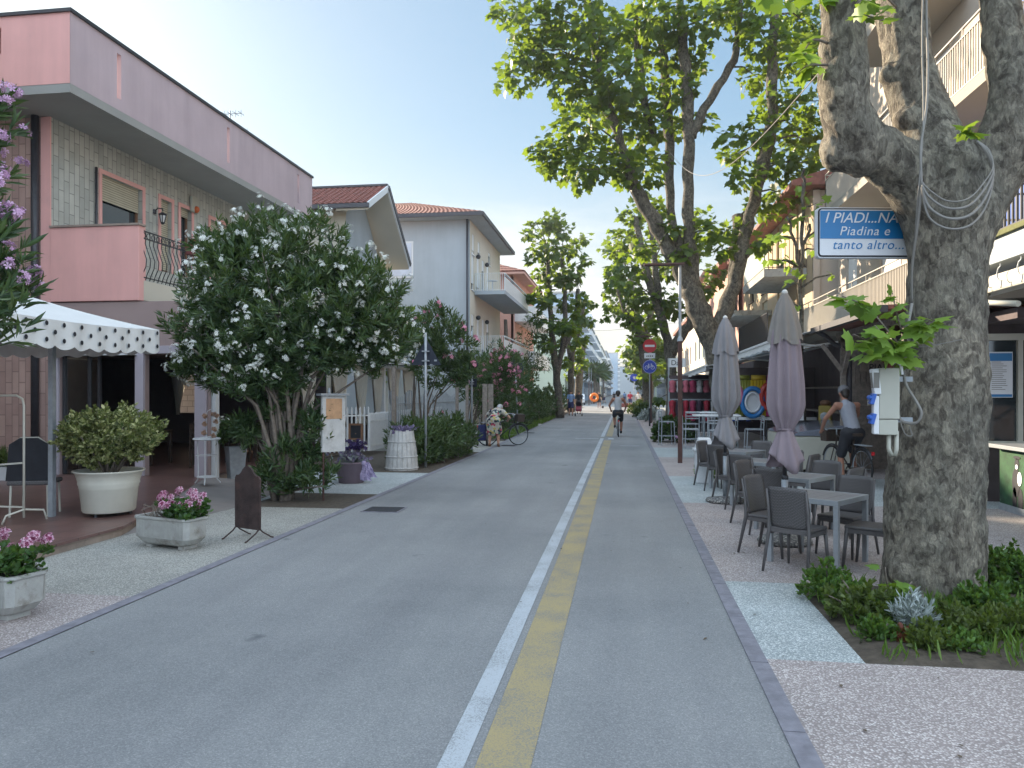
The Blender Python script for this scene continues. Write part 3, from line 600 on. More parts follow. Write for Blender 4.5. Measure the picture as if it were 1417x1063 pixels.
# balcony
BXo = -9.08; BZ = 3.84
m = MB(); m.b2(HX+.012, BXo, HY+.15, 21.2, 3.46, BZ); m.build('balcony_slab', K['cream_wall'], ph, True)
m = MB(); m.b2(HX+.014, BXo+.02, HY-.02, HY+.14, 3.44, 4.86); bevel(m.build('balcony_panel', K['pink'], ph, True), .01)
m = MB(); m.b2(HX+.014, BXo+.05, HY-.05, HY+.17, 4.862, 4.90); m.build('panel_coping', K['step'], ph, True)
railing(ph, [(BXo-.04, HY+.15, 0), (BXo-.04, 21.15, 0)], BZ+.02, 4.80, K['black_iron'], .13, .009, 'balcony_railing', 3, .11)
m = MB(); 
for i in range(50): m.torus((BXo-.04, HY+.22+i*.155, 4.72), .055, .008, (1, 0, 0), 10, 4)
m.build('railing_scrolls', K['black_iron'], ph, True)
pipe(ph, [(HX-.25, HY-.09, .1), (HX-.25, HY-.09, SZ)], K['dark_metal'], .07)
pipe(ph, [(HX+.05, HY+1.25, BZ), (HX+.05, HY+1.25, 6.4)], K['dark_metal'], .025)
def lantern(loc, lab):
    t = thing('wall_lantern', lab, 'wall lamp', loc, 0, 'lanterns on the pink house')
    m = MB(); m.tube([(0, 0, 0), (.1, 0, .08), (.22, 0, .06), (.22, 0, 0)], .014, 6); m.lathe((0, 0, -.05), [(.05, 0), (.05, .1)], 10); m.build('bracket', K['black_iron'], t)
    m = MB(); m.lathe((.22, 0, -.02), [(.02, 0), (.10, -.05), (.085, -.07)], 8); m.lathe((.22, 0, -.27), [(.03, -.03), (.05, 0), (.03, .02)], 8)
    for q in range(6):
        a = q*math.pi/3; m.bar((.22+.085*math.cos(a), .085*math.sin(a), -.09), (.22+.045*math.cos(a), .045*math.sin(a), -.26), .012)
    m.build('cage', K['black_iron'], t); m = MB(); m.lathe((.22, 0, -.25), [(.035, 0), (.07, .15)], 8); m.build('glass_shade', K['fabric_w'], t)
lantern((HX, 16.72, 5.95), 'black wall lantern between the balcony door and the first narrow window'); lantern((HX, 18.75, 5.95), 'black wall lantern right of the narrow windows, above the oleander')
t = thing('alarm_siren', 'round orange and white alarm siren high on the tiled wall', 'alarm', (HX, 18.35, 6.5))
m = MB(); m.box((.06, 0, 0), (.1, .34, .4)); bevel(m.build('housing', K['greyplastic'], t), .04, 3); m = MB(); m.sph((.1, 0, -.12), .09, 10); m.build('beacon', M1('orange_lens', (.5, .11, .02), .3), t, smooth=True)
# tv antenna on the roof
t = thing('tv_antenna', 'thin metal television antenna standing on the pink house roof', 'antenna', (-11.6, 21.5, 7.1))
m = MB(); m.tube([(0, 0, 0), (0, 0, 3.0)], .022, 6); m.build('mast', K['grey_metal'], t)
m = MB()
for z, l, k in ((2.9, .7, 5), (2.35, 1.1, 7), (1.95, .6, 4)):
    m.bar((-l/2, 0, z), (l/2, 0, z), .02)
    for i in range(k): m.bar((-l/2+l*i/(k-1), -.18, z), (-l/2+l*i/(k-1), .18, z), .012); m.bar((-l/2+l*i/(k-1), 0, z-.1), (-l/2+l*i/(k-1), 0, z+.1), .012)
m.build('aerial', K['grey_metal'], t)
# flower box hanging on railing
t = thing('flower_box', 'terracotta flower box with dark plants hung on the balcony railing', 'flower box', (BXo+.06, 15.6, 4.72))
m = MB(); m.box((0, 0, -.02), (.22, 1.1, .2), None, 0, 1.15, 1.02); bevel(m.build('box', M1('red_terracotta', (.17, .05, .045), .7, .2, 8), t), .015)
tp = [(random.uniform(-.1, .1), random.uniform(-.5, .5), random.uniform(.08, .2)) for _ in range(60)]
whorls('foliage', tp, [(p[0]*3, p[1]*.6, .6) for p in tp], K['leaf_dark'], t, 8, .09, OVAL, LANCE_F, world=False)
flowers('blossom', tp[:14], [(0, 0, 1)]*14, K['fl_red'], t, 5, .02, .04, False)
# ground floor dining room (front openings, open street side)
VX = -7.62; VY1 = 27.2; VZ = 2.62
gf = thing('restaurant_room', 'lilac-framed ground floor dining room with dark glazed openings under the balcony', 'restaurant', (-9.4, HY, 0))
m = MB(); w0 = -HX+VX-.0   # width of front wall
op = [(.17, 1.78, TZ, 2.42), (1.96, 2.98, TZ, 2.42)]
X0 = HX+.02
facade(m, (X0, HY+.02, 0), px_, ny_, VX-X0, 3.42, op, .12)
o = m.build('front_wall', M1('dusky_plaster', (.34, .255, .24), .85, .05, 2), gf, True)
m = MB()
def fr(x0, x1, z0, z1, d=.045): m.b2(X0+x0, X0+x1, HY+.02-d, HY+.018, z0, z1)
fr(.02, .17, TZ, 2.58, .06); fr(1.78, 1.95, TZ, 2.58, .06); fr(2.99, 3.22, TZ, 2.58, .06); fr(.17, 1.78, 2.42, 2.575); fr(1.95, 2.99, 2.43, 2.575)
bevel(m.build('door_frame', K['lilac'], gf, True), .006); m = MB(); m.b2(X0+.12, X0+1.83, HY-.16, HY-.05, 2.40, 2.46); m.build('awning_rail', K['white_metal'], gf, True)
m = MB(); m.quad((X0+.17, HY+.1, TZ), (X0+.95, HY+.1, TZ), (X0+.95, HY+.1, 2.42), (X0+.17, HY+.1, 2.42))
g1 = m.build('sliding_glass', K['clear'], gf, True)
m = MB()
for x in (.19, .72, .93): m.b2(X0+x, X0+x+.045, HY+.07, HY+.13, TZ, 2.4)
m.build('glass_frame', K['dark_metal'], g1)
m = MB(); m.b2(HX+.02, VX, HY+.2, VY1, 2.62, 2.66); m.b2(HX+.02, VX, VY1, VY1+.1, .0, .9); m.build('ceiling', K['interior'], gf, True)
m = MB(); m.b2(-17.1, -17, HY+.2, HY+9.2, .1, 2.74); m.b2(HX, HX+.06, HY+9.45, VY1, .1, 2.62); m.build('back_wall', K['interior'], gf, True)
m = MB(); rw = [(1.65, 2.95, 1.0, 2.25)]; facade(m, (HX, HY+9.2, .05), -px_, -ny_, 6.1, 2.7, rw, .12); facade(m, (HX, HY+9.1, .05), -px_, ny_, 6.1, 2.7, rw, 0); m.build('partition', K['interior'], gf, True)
gw = thing('garden_wall', 'pale block garden wall seen through the window behind the dining room', 'wall', (-14, 25.2, 0)); m = MB(); m.b2(-17, -11.2, 25.2, 25.4, 0, 2.6); m.build('blockwork', brick('pale_blocks', 'xzy', (.62, .62, .58), (.55, .55, .52), (.35, .35, .33), .4, .2, .012), gw, True); m = MB(); m.b2(-17.05, -11.15, 25.15, 25.45, 2.602, 2.68); m.build('coping', K['concrete'], gw, True)
m = MB()
for y in (HY+.12, 16.8, 20.3, 23.8, VY1): m.b2(VX-.07, VX+.07, y-.07, y+.07, .05, 2.6)
m.b2(VX-.06, VX+.06, HY+.2, VY1, 2.48, 2.6); m.build('post', K['white_metal'], gf, True)
m = tileroof((VX+.45, 15.2, 2.62), (VX+.45, VY1+.3, 2.62), (HX+.1, 15.2, 3.3), (HX+.1, VY1+.3, 3.3), .2, 6, .03, .03); m.build('corrugated_roof', K['white_metal'], gf, True)
# curtains gathered at mid height
def curtain(x, y, wd, z0, z1, lab):
    t = thing('curtain', lab, 'curtain', (x, y, z0), 0, 'cream curtains of the dining room')
    m = MB(); vs = []; n_, k_ = 14, 46; h = z1-z0
    for i in range(n_+1):
        f = i/n_; pinch = .28+.72*abs(f-.22)**.8*1.25 if f > .22 else .28+(.22-f)*2.4
        pinch = min(1, pinch)
        for j in range(k_+1):
            a = j/k_-.5; vs.append((.05*math.sin(j*1.7+f*2)*(.5+.5*pinch)+.02*math.sin(j*.6), a*wd*pinch, f*h))
    m.add(vs, [(i*(k_+1)+j, i*(k_+1)+j+1, (i+1)*(k_+1)+j+1, (i+1)*(k_+1)+j) for i in range(n_) for j in range(k_)])
    o = m.build('cloth', K['curtain'], t, smooth=True); s = o.modifiers.new('t', 'SOLIDIFY'); s.thickness = .006
for i, (y, wd) in enumerate(((17.6, 1.1), (19.7, 1.2), (21.4, 1.2), (22.9, 1.1), (24.6, 1.3), (26.3, 1.2))):
    curtain(VX+.1, y, wd, .75, 2.47, ['cream tied curtain left of the menu board, nearest of the row', 'cream tied curtain just above the menu board', 'third cream curtain, behind the fence gate', 'fourth cream curtain behind the white fence', 'fifth cream curtain, left of the triangular sign', 'farthest cream curtain, by the triangular sign post'][i])
for sx_, lab in ((-.42, 'left pale drape inside the second opening'), (.42, 'right pale drape inside the second opening')):
    t = thing('drape', lab, 'curtain', (HX-2.3+sx_*1.25, HY+9.0, 1.0), 0, 'drapes at the inner window'); m = MB(); vs = []
    for i in range(9):
        for j in range(16): vs.append(((j/15-.5)*(.12+.5*(i/8)**1.5)+sx_*.2*(1-(i/8)**1.5), .02*math.sin(j*1.9), i/8*1.25))
    m.add(vs, [(i*16+j, i*16+j+1, (i+1)*16+j+1, (i+1)*16+j) for i in range(8) for j in range(15)]); m.build('cloth', K['curtain'], t, smooth=True)
# dining furniture inside
def woodchair():
    t = thing('dining_chair', 'x', 'chair', (0, 0, 0), 0, 'dark wooden chairs in the dining room')
    m = MB(); m.b2(-.2, .2, -.2, .2, .43, .46); m.build('seat', K['wood_dark'], t)
    m = MB()
    for z in (.6, .72, .84): m.b2(-.18, .18, -.2, -.18, z, z+.05)
    m.build('backrest', K['wood_dark'], t)
    for x, y, h in ((-.18, -.19, .92), (.18, -.19, .92), (-.18, .18, .44), (.18, .18, .44)):
        m = MB(); m.b2(x-.018, x+.018, y-.018, y+.018, 0, h); m.build('leg', K['wood_dark'], t)
    return t
def woodtable():
    t = thing('dining_table', 'x', 'table', (0, 0, 0), 0, 'dark tables in the dining room'); m = MB(); m.b2(-.4, .4, -.4, .4, .72, .75); m.build('tabletop', K['wood_dark'], t)
    for x in (-.36, .36):
        for y in (-.36, .36): m = MB(); m.b2(x-.025, x+.025, y-.025, y+.025, 0, .72); m.build('leg', K['wood_dark'], t)
    return t
wt = woodtable(); wc = woodchair()
wt.location = (-8.5, 15.9, TZ); wt['label'] = 'dark table just inside the second opening'
copytree(wt, (-9.0, 18.2, TZ), 0, 'dark table deeper inside, by the inner window'); copytree(wt, (-10.4, 15.6, TZ), 0, 'dark table behind the sliding glass')
wc.location = (-8.75, 15.1, TZ); wc['label'] = 'dark ladder-back chair nearest the second opening'
for x, y, a, l in ((-8.2, 16.6, 3.0, 'dark chair on the far side of the first inside table'), (-9.1, 15.8, -1.5, 'dark chair left of the first inside table'), (-8.6, 17.6, .1, 'dark chair before the inner window table'), (-9.6, 18.3, -1.6, 'dark chair left of the inner window table'), (-10.1, 14.75, .2, 'dark chair behind the potted bush'), (-10.9+.35, 14.1, 1.2, 'dark chair just left of the potted bush tub')):
    copytree(wc, (x, y, TZ), a, l)
# polka dot canopy
cx1, cy1, cs = -6.62, 10.25, 3.5
t = thing('canopy', 'white canopy with black polka dots and scalloped valance on metal posts', 'canopy', (cx1-cs/2, cy1-cs/2, TZ))
def cz(z): return z
Ez, Az = 2.60, 3.25; cc = [(cx1, cy1), (cx1, cy1-cs), (cx1-cs, cy1-cs), (cx1-cs, cy1)]; ap = V(cx1-cs/2, cy1-cs/2, Az)
m = MB()
for i in range(4):
    a = V(*cc[i], Ez); b = V(*cc[(i+1) % 4], Ez); N_ = 8; vs = []; fs = []
    for r in range(N_+1):
        for s_ in range(r+1):
            p = ap.lerp(a, r/N_).lerp(ap.lerp(b, r/N_), s_/max(1, r)); q = r/N_; p.z -= .10*math.sin(math.pi*q)*.6+.05*math.sin(math.pi*(s_/max(1, r)))*q; vs.append(p)
    ix = lambda r, s_: r*(r+1)//2+s_
    for r in range(N_):
        for s_ in range(r+1):
            fs.append((ix(r, s_), ix(r+1, s_), ix(r+1, s_+1)))
            if s_ < r: fs.append((ix(r, s_), ix(r+1, s_+1), ix(r, s_+1)))
    m.add(vs, fs)
o = m.build('roof', K['fabric_w'], t, True, True); o.data.polygons.foreach_set('use_smooth', [True]*len(o.data.polygons))
m = MB(); dots = m
for i in range(4):
    a = V(*cc[i], Ez); b = V(*cc[(i+1) % 4], Ez); dr = (b-a).normalized(); nn = V((a+b).x/2-ap.x, (a+b).y/2-ap.y, 0).normalized(); N_ = 96; vs = []
    for j in range(N_+1):
        s_ = j/N_; p = a.lerp(b, s_)-UP*(.05*math.sin(math.pi*s_)); wv = .012*math.sin(j*.55)
        sc_ = .045*abs(math.sin(math.pi*j/8))
        vs += [p, p-UP*.16+nn*wv, p-UP*(.30+sc_)+nn*wv*1.5]
    m.add(vs, [(3*j+k, 3*j+3+k, 3*j+4+k, 3*j+1+k) for j in range(N_) for k in (0, 1)])
    for row in range(3):
        for j in range(11):
            s_ = (j+.5*(row % 2)+.3)/11.5; p = a.lerp(b, s_)-UP*(.05*math.sin(math.pi*s_)+.05+.095*row)+nn*(.02+.012*math.sin(s_*N_*.55))
            dots.add([p+dr*.028*math.cos(q*.785)+UP*.030*math.sin(q*.785) for q in range(8)], [tuple(range(8))], 1)
m.build('valance', [K['fabric_w'], K['black']], t, True, True)
for x, y in cc:
    px = G(72, 715, TZ) if (x, y) == cc[0] else V(x+.35*(1 if x < -8 else -1), y+.35*(1 if y < 8 else -1), 0)
    m = MB(); m.b2(px.x-.032, px.x+.032, px.y-.032, px.y+.032, TZ, 2.6); m.build('pole', K['galv'], t, True)
# ================= OBJECTS ON THE LEFT =================
# tub with variegated bush
p = G(151, 712, TZ)
t = thing('potted_bush', 'cream metal tub with round yellow-green variegated bush on the terrace', 'potted plant', p)
m = MB(); m.lathe((0, 0, .05), [(.30, 0), (.315, .02), (.345, .30), (.352, .31), (.349, .33), (.365, .36), (.36, .38), (.395, .50), (.425, .515), (.425, .53), (.39, .525), (.36, .46), (.0, .45)], 40, closed=True)
m.build('tub', K['tub'], t, smooth=True)
for a in (.5, 2.6, 4.7): m = MB(); m.lathe((.25*math.cos(a), .25*math.sin(a), 0), [(.02, 0), (.02, .06)], 8); m.build('foot', K['dark_metal'], t)
m = MB()
for i in range(16):
    a = random.random()*6.28; r = random.uniform(.2, .55); m.tube([(.05*math.cos(a), .05*math.sin(a), .48), (r*.4*math.cos(a), r*.4*math.sin(a), .72), (r*math.cos(a), r*math.sin(a), random.uniform(.95, 1.2))], [.018, .012, .006], 6)
m.build('stem', K['stem'], t, smooth=True)
tips = []; ax = []
for _ in range(900):
    d = Vector(rdir(1)[0]); d.z = d.z*.8+.1; r = .62*(random.random()**.35)*(1+.14*math.sin(d.x*7)*math.cos(d.z*6+1)); q = V(d.x*r*1.12, d.y*r, .98+d.z*r*.82)
    if q.z < .58: continue
    tips.append(q); ax.append(d+V(0, 0, .5)+Vector(rdir(1)[0])*.4)
whorls('foliage', tips, ax, K['leaf_var'], t, 14, .058, OVAL, LANCE_F, (.3, 1.4), .10, world=False)
# concrete troughs with geraniums
def trough(loc, rz, lab, fl):
    t = thing('flower_trough', lab, 'flower trough', loc, rz, 'cast troughs with striped geraniums')
    m = MB(); out_ = []
    def ring(z, a, b, c): return [V(x*a, y*b, z) for x, y in ((-1, -1+c), (-1+c*.4, -1), (1-c*.4, -1), (1, -1+c), (1, 1-c), (1-c*.4, 1), (-1+c*.4, 1), (-1, 1-c))]
    rs = [ring(.04, .29, .10, .3), ring(.06, .33, .125, .3), ring(.12, .385, .155, .3), ring(.31, .395, .16, .3), ring(.325, .41, .172, .3), ring(.345, .41, .172, .3), ring(.345, .375, .14, .3), ring(.29, .37, .135, .3)]
    vs = [q for r in rs for q in r]; k = 8
    m.add(vs, [(i*k+j, i*k+(j+1) % k, (i+1)*k+(j+1) % k, (i+1)*k+j) for i in range(len(rs)-1) for j in range(k)]+[tuple(range(k))])
    for i in range(30):
        x = -.34+.68*i/29
        for s in (-1, 1): m.box((x, s*.155, .21), (.012, .012, .18))
    for x in (-.24, .24): m.b2(x-.04, x+.04, -.09, .09, 0, .05)
    m.build('trough', K['concrete'], t)
    m = MB(); m.b2(-.37, .37, -.135, .135, .28, .30); m.build('earth', K['soil'], t)
    tp = []; ax = []
    for _ in range(190):
        x = random.uniform(-.02, .40) if fl else random.uniform(-.35, .40); tp.append(V(x, random.uniform(-.17, .17), .36+random.random()*.17)); ax.append(V(random.uniform(-.5, .5), random.uniform(-.6, .6), 1))
    whorls('foliage', tp, ax, K['leaf_ger'], t, 6, .052, PENT, LANCE_F, (.5, 1.5), .05, world=False)
    if fl:
        m = MB()
        for _ in range(16):
            x = random.uniform(-.36, -.02); m.tube([(x, random.uniform(-.08, .08), .29), (x+random.uniform(-.05, .05), random.uniform(-.12, .1), .40), (x+random.uniform(-.1, .1), random.uniform(-.12, .1), random.uniform(.42, .52))], .004, 5)
        m.build('dry_stem', K['stem'], t)
    ft = [V(random.uniform(-.02 if fl else -.3, .44), random.uniform(-.2, .17), random.uniform(.46, .62)) for _ in range(19)]+([V(-.1, 0, .52), V(-.04, -.06, .58)] if fl else [])
    fa = [V(0, -.7, .6)]*len(ft)
    flowers('blossom', ft, fa, K['fl_ger'], t, 11, .030, .045, False, K['fl_gerdark'])
    return t
trough(G(237, 757), R(-16), 'long pale trough with pink striped geraniums beside the rusty board', True)
trough(G(-8, 850)+V(.0, .0, 0), R(-14), 'weathered trough of pink geraniums cut off by the left edge of the photo', False)
# rusty sandwich board
t = thing('sidewalk_board', 'rusty iron standing board with curved crest and curled feet on the pavement', 'signboard', G(343, 746), R(-24))
m = MB(); hw = .215; pts = [(-hw, .12), (hw, .12), (hw, .70), (hw*.9, .735)]+[(.165, .735), (.135, .745), (.105, .77), (.08, .805), (.05, .832), (0, .845), (-.05, .832), (-.08, .805), (-.105, .77), (-.135, .745), (-.165, .735)]+[(-hw*.9, .735), (-hw, .70)]
m.prism([V(x, -.012, z) for x, z in pts], (0, .024, 0)); m.build('panel', K['rust'], t)
for s in (-1, 1):
    m = MB()
    for q in (-1, 1): m.tube([(s*.20, 0, .14), (s*.20, q*.05, .09), (s*.20, q*.12, .05), (s*.20, q*.17, .02), (s*.20, q*.2, .012)], .009, 6)
    m.build('leg', K['rust'], t)
# round metal stand with dried flower ornament
t = thing('round_stand', 'tall white iron stand with small round top by the restaurant opening', 'plant stand', G(286, 670, TZ-.0))
m = MB(); m.lathe((0, 0, .76), [(.21, 0), (.23, .015), (.22, .035)], 28); m.build('top', K['white_metal'], t, smooth=False)
for k in range(3):
    a = -1.2+k*2.094; m = MB(); m.tube([(.19*math.cos(a), .19*math.sin(a), .76), (.17*math.cos(a), .17*math.sin(a), .2), (.18*math.cos(a), .18*math.sin(a), .08), (.24*math.cos(a), .24*math.sin(a), .01)], .011, 6); m.build('leg', K['white_metal'], t)
m = MB(); m.lathe((0, 0, .12), [(.165, 0), (.165, .015)], 20); m.build('shelf', K['white_metal'], t); m = MB(); m.torus((0, 0, .5), .17, .007, (0, 0, 1)); m.build('ring', K['white_metal'], t)
pl = t.location
t = thing('flower_ornament', 'wire arch hung with peach dried flower balls standing on the round stand', 'ornament', (pl.x, pl.y, pl.z+.795))
m = MB(); m.tube([(0, 0, 0), (0, 0, .35)]+[(.09-.09*math.cos(a), 0, .42+.07*math.sin(a)) for a in (0, .6, 1.2, 1.8, 2.4, 3.0)]+[(.19, 0, .3)], .006, 6); m.lathe((0, 0, 0), [(.10, 0), (.11, .02)], 16); m.build('wire', K['white_metal'], t)
for x, z in ((-.02, .36), (-.03, .22), (-.04, .07), (.14, .39), (.17, .26), (.15, .13), (.13, .02), (.2, .37)):
    q = [(x, -.02, z+.03)]*1; o = scatter('flower_ball', STAR, STAR_F, np.array([V(x, -.02, z+.02)+Vector(d)*.03 for d in rdir(26)]), frames(rdir(26), rdir(26)), np.full(26, .026), K['fl_peach'], t, False)
# tall grey planter with oleander
t = thing('tall_planter', 'tall tapered grey planter with white-flowering oleander by the opening', 'potted plant', G(326, 664, .02))
m = MB(); m.lathe((0, 0, 0), [(.17, 0), (.235, .62), (.24, .64), (.21, .64), (.20, .58), (0, .58)], 4, closed=True); m.build('planter', K['galv'], t)
tp = []; ax = []
for _ in range(60):
    d = Vector(rdir(1)[0]); d.z = abs(d.z)*.8+.1; tp.append(V(d.x*.34, d.y*.34, .72+d.z*.45)); ax.append(d+V(0, 0, .1))
whorls('foliage', tp, ax, K['leaf_ole'], t, 15, .19, spread=(.4, 1.7), world=False); ft = [(random.uniform(-.3, .3), random.uniform(-.25, .2), random.uniform(1.02, 1.2)) for _ in range(16)]
flowers('blossom', ft, [(0, -.3, 1)]*16, K['fl_white'], t, 7, .02, .05, False)
# frame rack and wicker chair on the far left
b = G(28, 722, TZ)
t = thing('tube_rack', 'pale bent-tube clothes rack frame with arched feet at the left edge', 'rack', b)
m = MB(); Wd = .55
m.tube([(.05, 0, .05), (.05, 0, 1.42), (.03, 0, 1.50), (-.05, 0, 1.54), (-Wd, 0, 1.54), (-Wd-.08, 0, 1.50), (-Wd-.1, 0, 1.42), (-Wd-.1, 0, .05)], .014, 8); m.build('frame', K['tub'], t, smooth=True)
m = MB(); m.bar((.05, 0, .18), (-Wd-.1, 0, .18), .02); m.build('crossbar', K['tub'], t); m = MB(); m.bar((.05, 0, .72), (-Wd-.1, 0, .66), .022); m.build('crossbar', K['tub'], t)
for x in (.05, -Wd-.1):
    m = MB(); m.tube([(x-.1, -.22, 0), (x-.07, -.2, .1), (x, -.0, .15), (x+.1, .2, .12), (x+.13, .22, .0)], .013, 7); m.build('foot', K['tub'], t, smooth=True)
t = thing('wicker_chair', 'black wicker chair with pale piping behind the tube rack', 'chair', b+V(-.25, .55, 0), R(200))
m = MB(); m.b2(-.25, .25, -.22, .25, .40, .46); bevel(m.build('seat', K['rattan'], t), .02)
m = MB(); m.prism([V(-.26, .2, .46), V(.26, .2, .46), V(.22, .2, .92), (.1, .2, 1.0), (-.1, .2, 1.0), V(-.22, .2, .92)], (0, .04, 0)); m.build('backrest', K['black'], t)
m = MB(); m.tube([(-.26, .19, .46), (-.23, .19, .90), (-.1, .19, 1.0), (.1, .19, 1.0), (.23, .19, .9), (.26, .19, .46)], .014, 6); m.build('piping', K['tub'], t)
for x in (-.22, .22):
    for y in (-.19, .22): m = MB(); m.tube([(x, y, 0), (x*.95, y*.95, .42)], .014, 6); m.build('leg', K['tub'], t)
t = thing('window_box', 'white box planter with wispy grass against the tiled end wall', 'planter', G(15, 664, TZ))
m = MB(); m.box((0, 0, .12), (.75, .26, .24), None, 0, 1.06, 1.1); m.build('box', K['white_metal'], t)
tp = [(random.uniform(-.35, .62), random.uniform(-.1, .1), .24) for _ in range(50)]
whorls('foliage', tp, [(random.uniform(-.3, .3), random.uniform(-.3, .3), 1) for _ in tp], K['leaf_olive'], t, 9, .36, spread=(.05, .8), back=.02, wid=.35, world=False)
# menu board on a post
t = thing('menu_board', 'white menu panel with faded orange top on a thin rusty post', 'menu board', G(457, 692), R(50))
m = MB(); m.tube([(-.12, 0, 0), (-.12, 0, .78)], .016, 8); m.build('post', K['rustpost'], t)
m = MB(); m.b2(-.15, .25, -.03, .03, .76, 1.64); bevel(m.build('panel', K['whitewood'], t), .006)
m = MB(); m.b2(-.09, .19, -.034, -.031, 1.28, 1.60); m.build('poster', M1('faded_poster', (.50, .30, .17), .6, .25, 9), t)
m = MB(); m.box((.05, 0, 1.665), (.5, .16, .035)); m.lathe((-.02, 0, 1.68), [(.025, 0), (.02, .09)], 8); m.build('cap', K['galv'], t)
# purple pot
t = thing('purple_pot', 'dusty purple pot of lavender and dark violet flowers with a tulle bow', 'potted plant', G(486, 668))
m = MB(); m.lathe((0, 0, 0), [(.22, 0), (.23, .01), (.30, .36), (.315, .37), (.315, .40), (.28, .40), (.27, .36), (0, .36)], 28, closed=True); m.build('pot', M1('plum_pot', (.17, .13, .16), .7, .12, 5), t, smooth=True)
tp = [(random.gauss(0, .15), random.gauss(0, .13), random.uniform(.42, .56)) for _ in range(60)]
whorls('foliage', tp, [(p[0]*2, p[1]*2, .6) for p in tp], K['leaf_silver'], t, 6, .08, OVAL, LANCE_F, world=False)
flowers('lavender_blossom', tp, [(p[0], p[1]-.3, 1) for p in tp], K['fl_purple'], t, 5, .03, .05, False)
tp = [(random.gauss(.06, .12), random.gauss(0, .1), random.uniform(.60, .78)) for _ in range(24)]; flowers('violet_blossom', tp, [(0, -.2, 1)]*24, K['fl_violet'], t, 8, .04, .05, False)
m = MB()
for s, l in ((-.06, .34), (.05, .28), (.0, .2)):
    vs = []
    for i in range(7):
        for j in range(6): vs.append((.31+s+(j-2.5)*.012*(1+i*.9), -.12-.02*math.sin(j*2+i), .40-l*i/6+.01*math.cos(j*3)))
    m.add(vs, [(i*6+j, i*6+j+1, (i+1)*6+j+1, (i+1)*6+j) for i in range(6) for j in range(5)])
m.sph((.29, -.13, .38), .05, 8); m.build('bow', M1('lilac_tulle', (.42, .36, .55), .9, .1, 5), t)
t = thing('picture_frame', 'small wooden framed card standing behind the purple pot', 'picture frame', G(484, 660)+V(.0, .35, .0))
m = MB(); m.box((0, 0, .85), (.02, .02, .02))
for a in ((-.15, .15, 1.02, 1.06), (-.15, .15, .72, .76), (-.15, -.11, .76, 1.02), (.11, .15, .76, 1.02)): m.b2(a[0], a[1], -.015, .015, a[2], a[3])
m.b2(-.015, .015, .02, .04, 0, .75); m.build('frame', K['wood_brown'], t); m = MB(); m.b2(-.11, .11, -.005, .005, .76, 1.02); m.build('card', K['black'], t)
# whitewashed barrel
t = thing('barrel_planter', 'whitewashed wooden barrel planter tapering upwards on the pale pavement', 'planter', G(556, 650))
m = MB(); nst = 20
for k in range(nst):
    a0, a1 = 2*math.pi*(k+.04)/nst, 2*math.pi*(k+.96)/nst; vs = []
    for r, z in ((.355, 0), (.36, .02), (.325, .45), (.255, .86+.015*math.sin(k*2.3))):
        for a in (a0, (a0+a1)/2, a1): vs.append((r*math.cos(a), r*math.sin(a), z))
    m.add(vs, [(i*3+j, i*3+j+1, (i+1)*3+j+1, (i+1)*3+j) for i in range(3) for j in (0, 1)])
m.lathe((0, 0, .01), [(.34, 0), (.245, .8)], 30); m.build('staves', K['whitewood'], t)
m = MB()
for z, r in ((.05, .362), (.30, .343), (.62, .303)): m.torus((0, 0, z), r, .011, (0, 0, 1), 36, 6)
m.build('hoop', K['whitewood'], t)
tp = [(random.gauss(0, .12), random.gauss(0, .12), random.uniform(.86, .94)) for _ in range(60)]; whorls('foliage', tp, [(p[0]*4, p[1]*4, .5) for p in tp], K['fl_purple'], t, 7, .08, OVAL, LANCE_F, world=False)
# white picket fence
t = thing('picket_fence', 'white metal picket fence in front of the tied curtains', 'fence', (-6.85, 20, 0))
def pickets(a, b, st, h):
    a = Vector(a); b = Vector(b); k = int((b-a).length/st); m = MB()
    for i in range(k+1):
        p = a.lerp(b, i/k); m.b2(p.x-.018, p.x+.018, p.y-.018, p.y+.018, .12, h+.0*i); m.lathe((p.x, p.y, h), [(.018, 0), (.002, .04)], 4)
    for z in (.25, h-.2): m.bar(a+UP*z, b+UP*z, .022, .04)
    return m
f1 = G(512, 630); q = f1+V(.7, 7.6, 0)
pickets((f1.x, f1.y, 0), (f1.x-.05, f1.y+8.5, 0), .115, 1.12).build('fence_run', K['white_metal'], t, True)
g_ = thing('fence_gate', 'white picket gate swung open behind the purple pot', 'gate', (f1.x, f1.y, 0))
pickets((f1.x-.03, f1.y-.03, 0), (f1.x-.98, f1.y-1.3, 0), .13, 1.28).build('gate_leaf', K['white_metal'], g_, True)
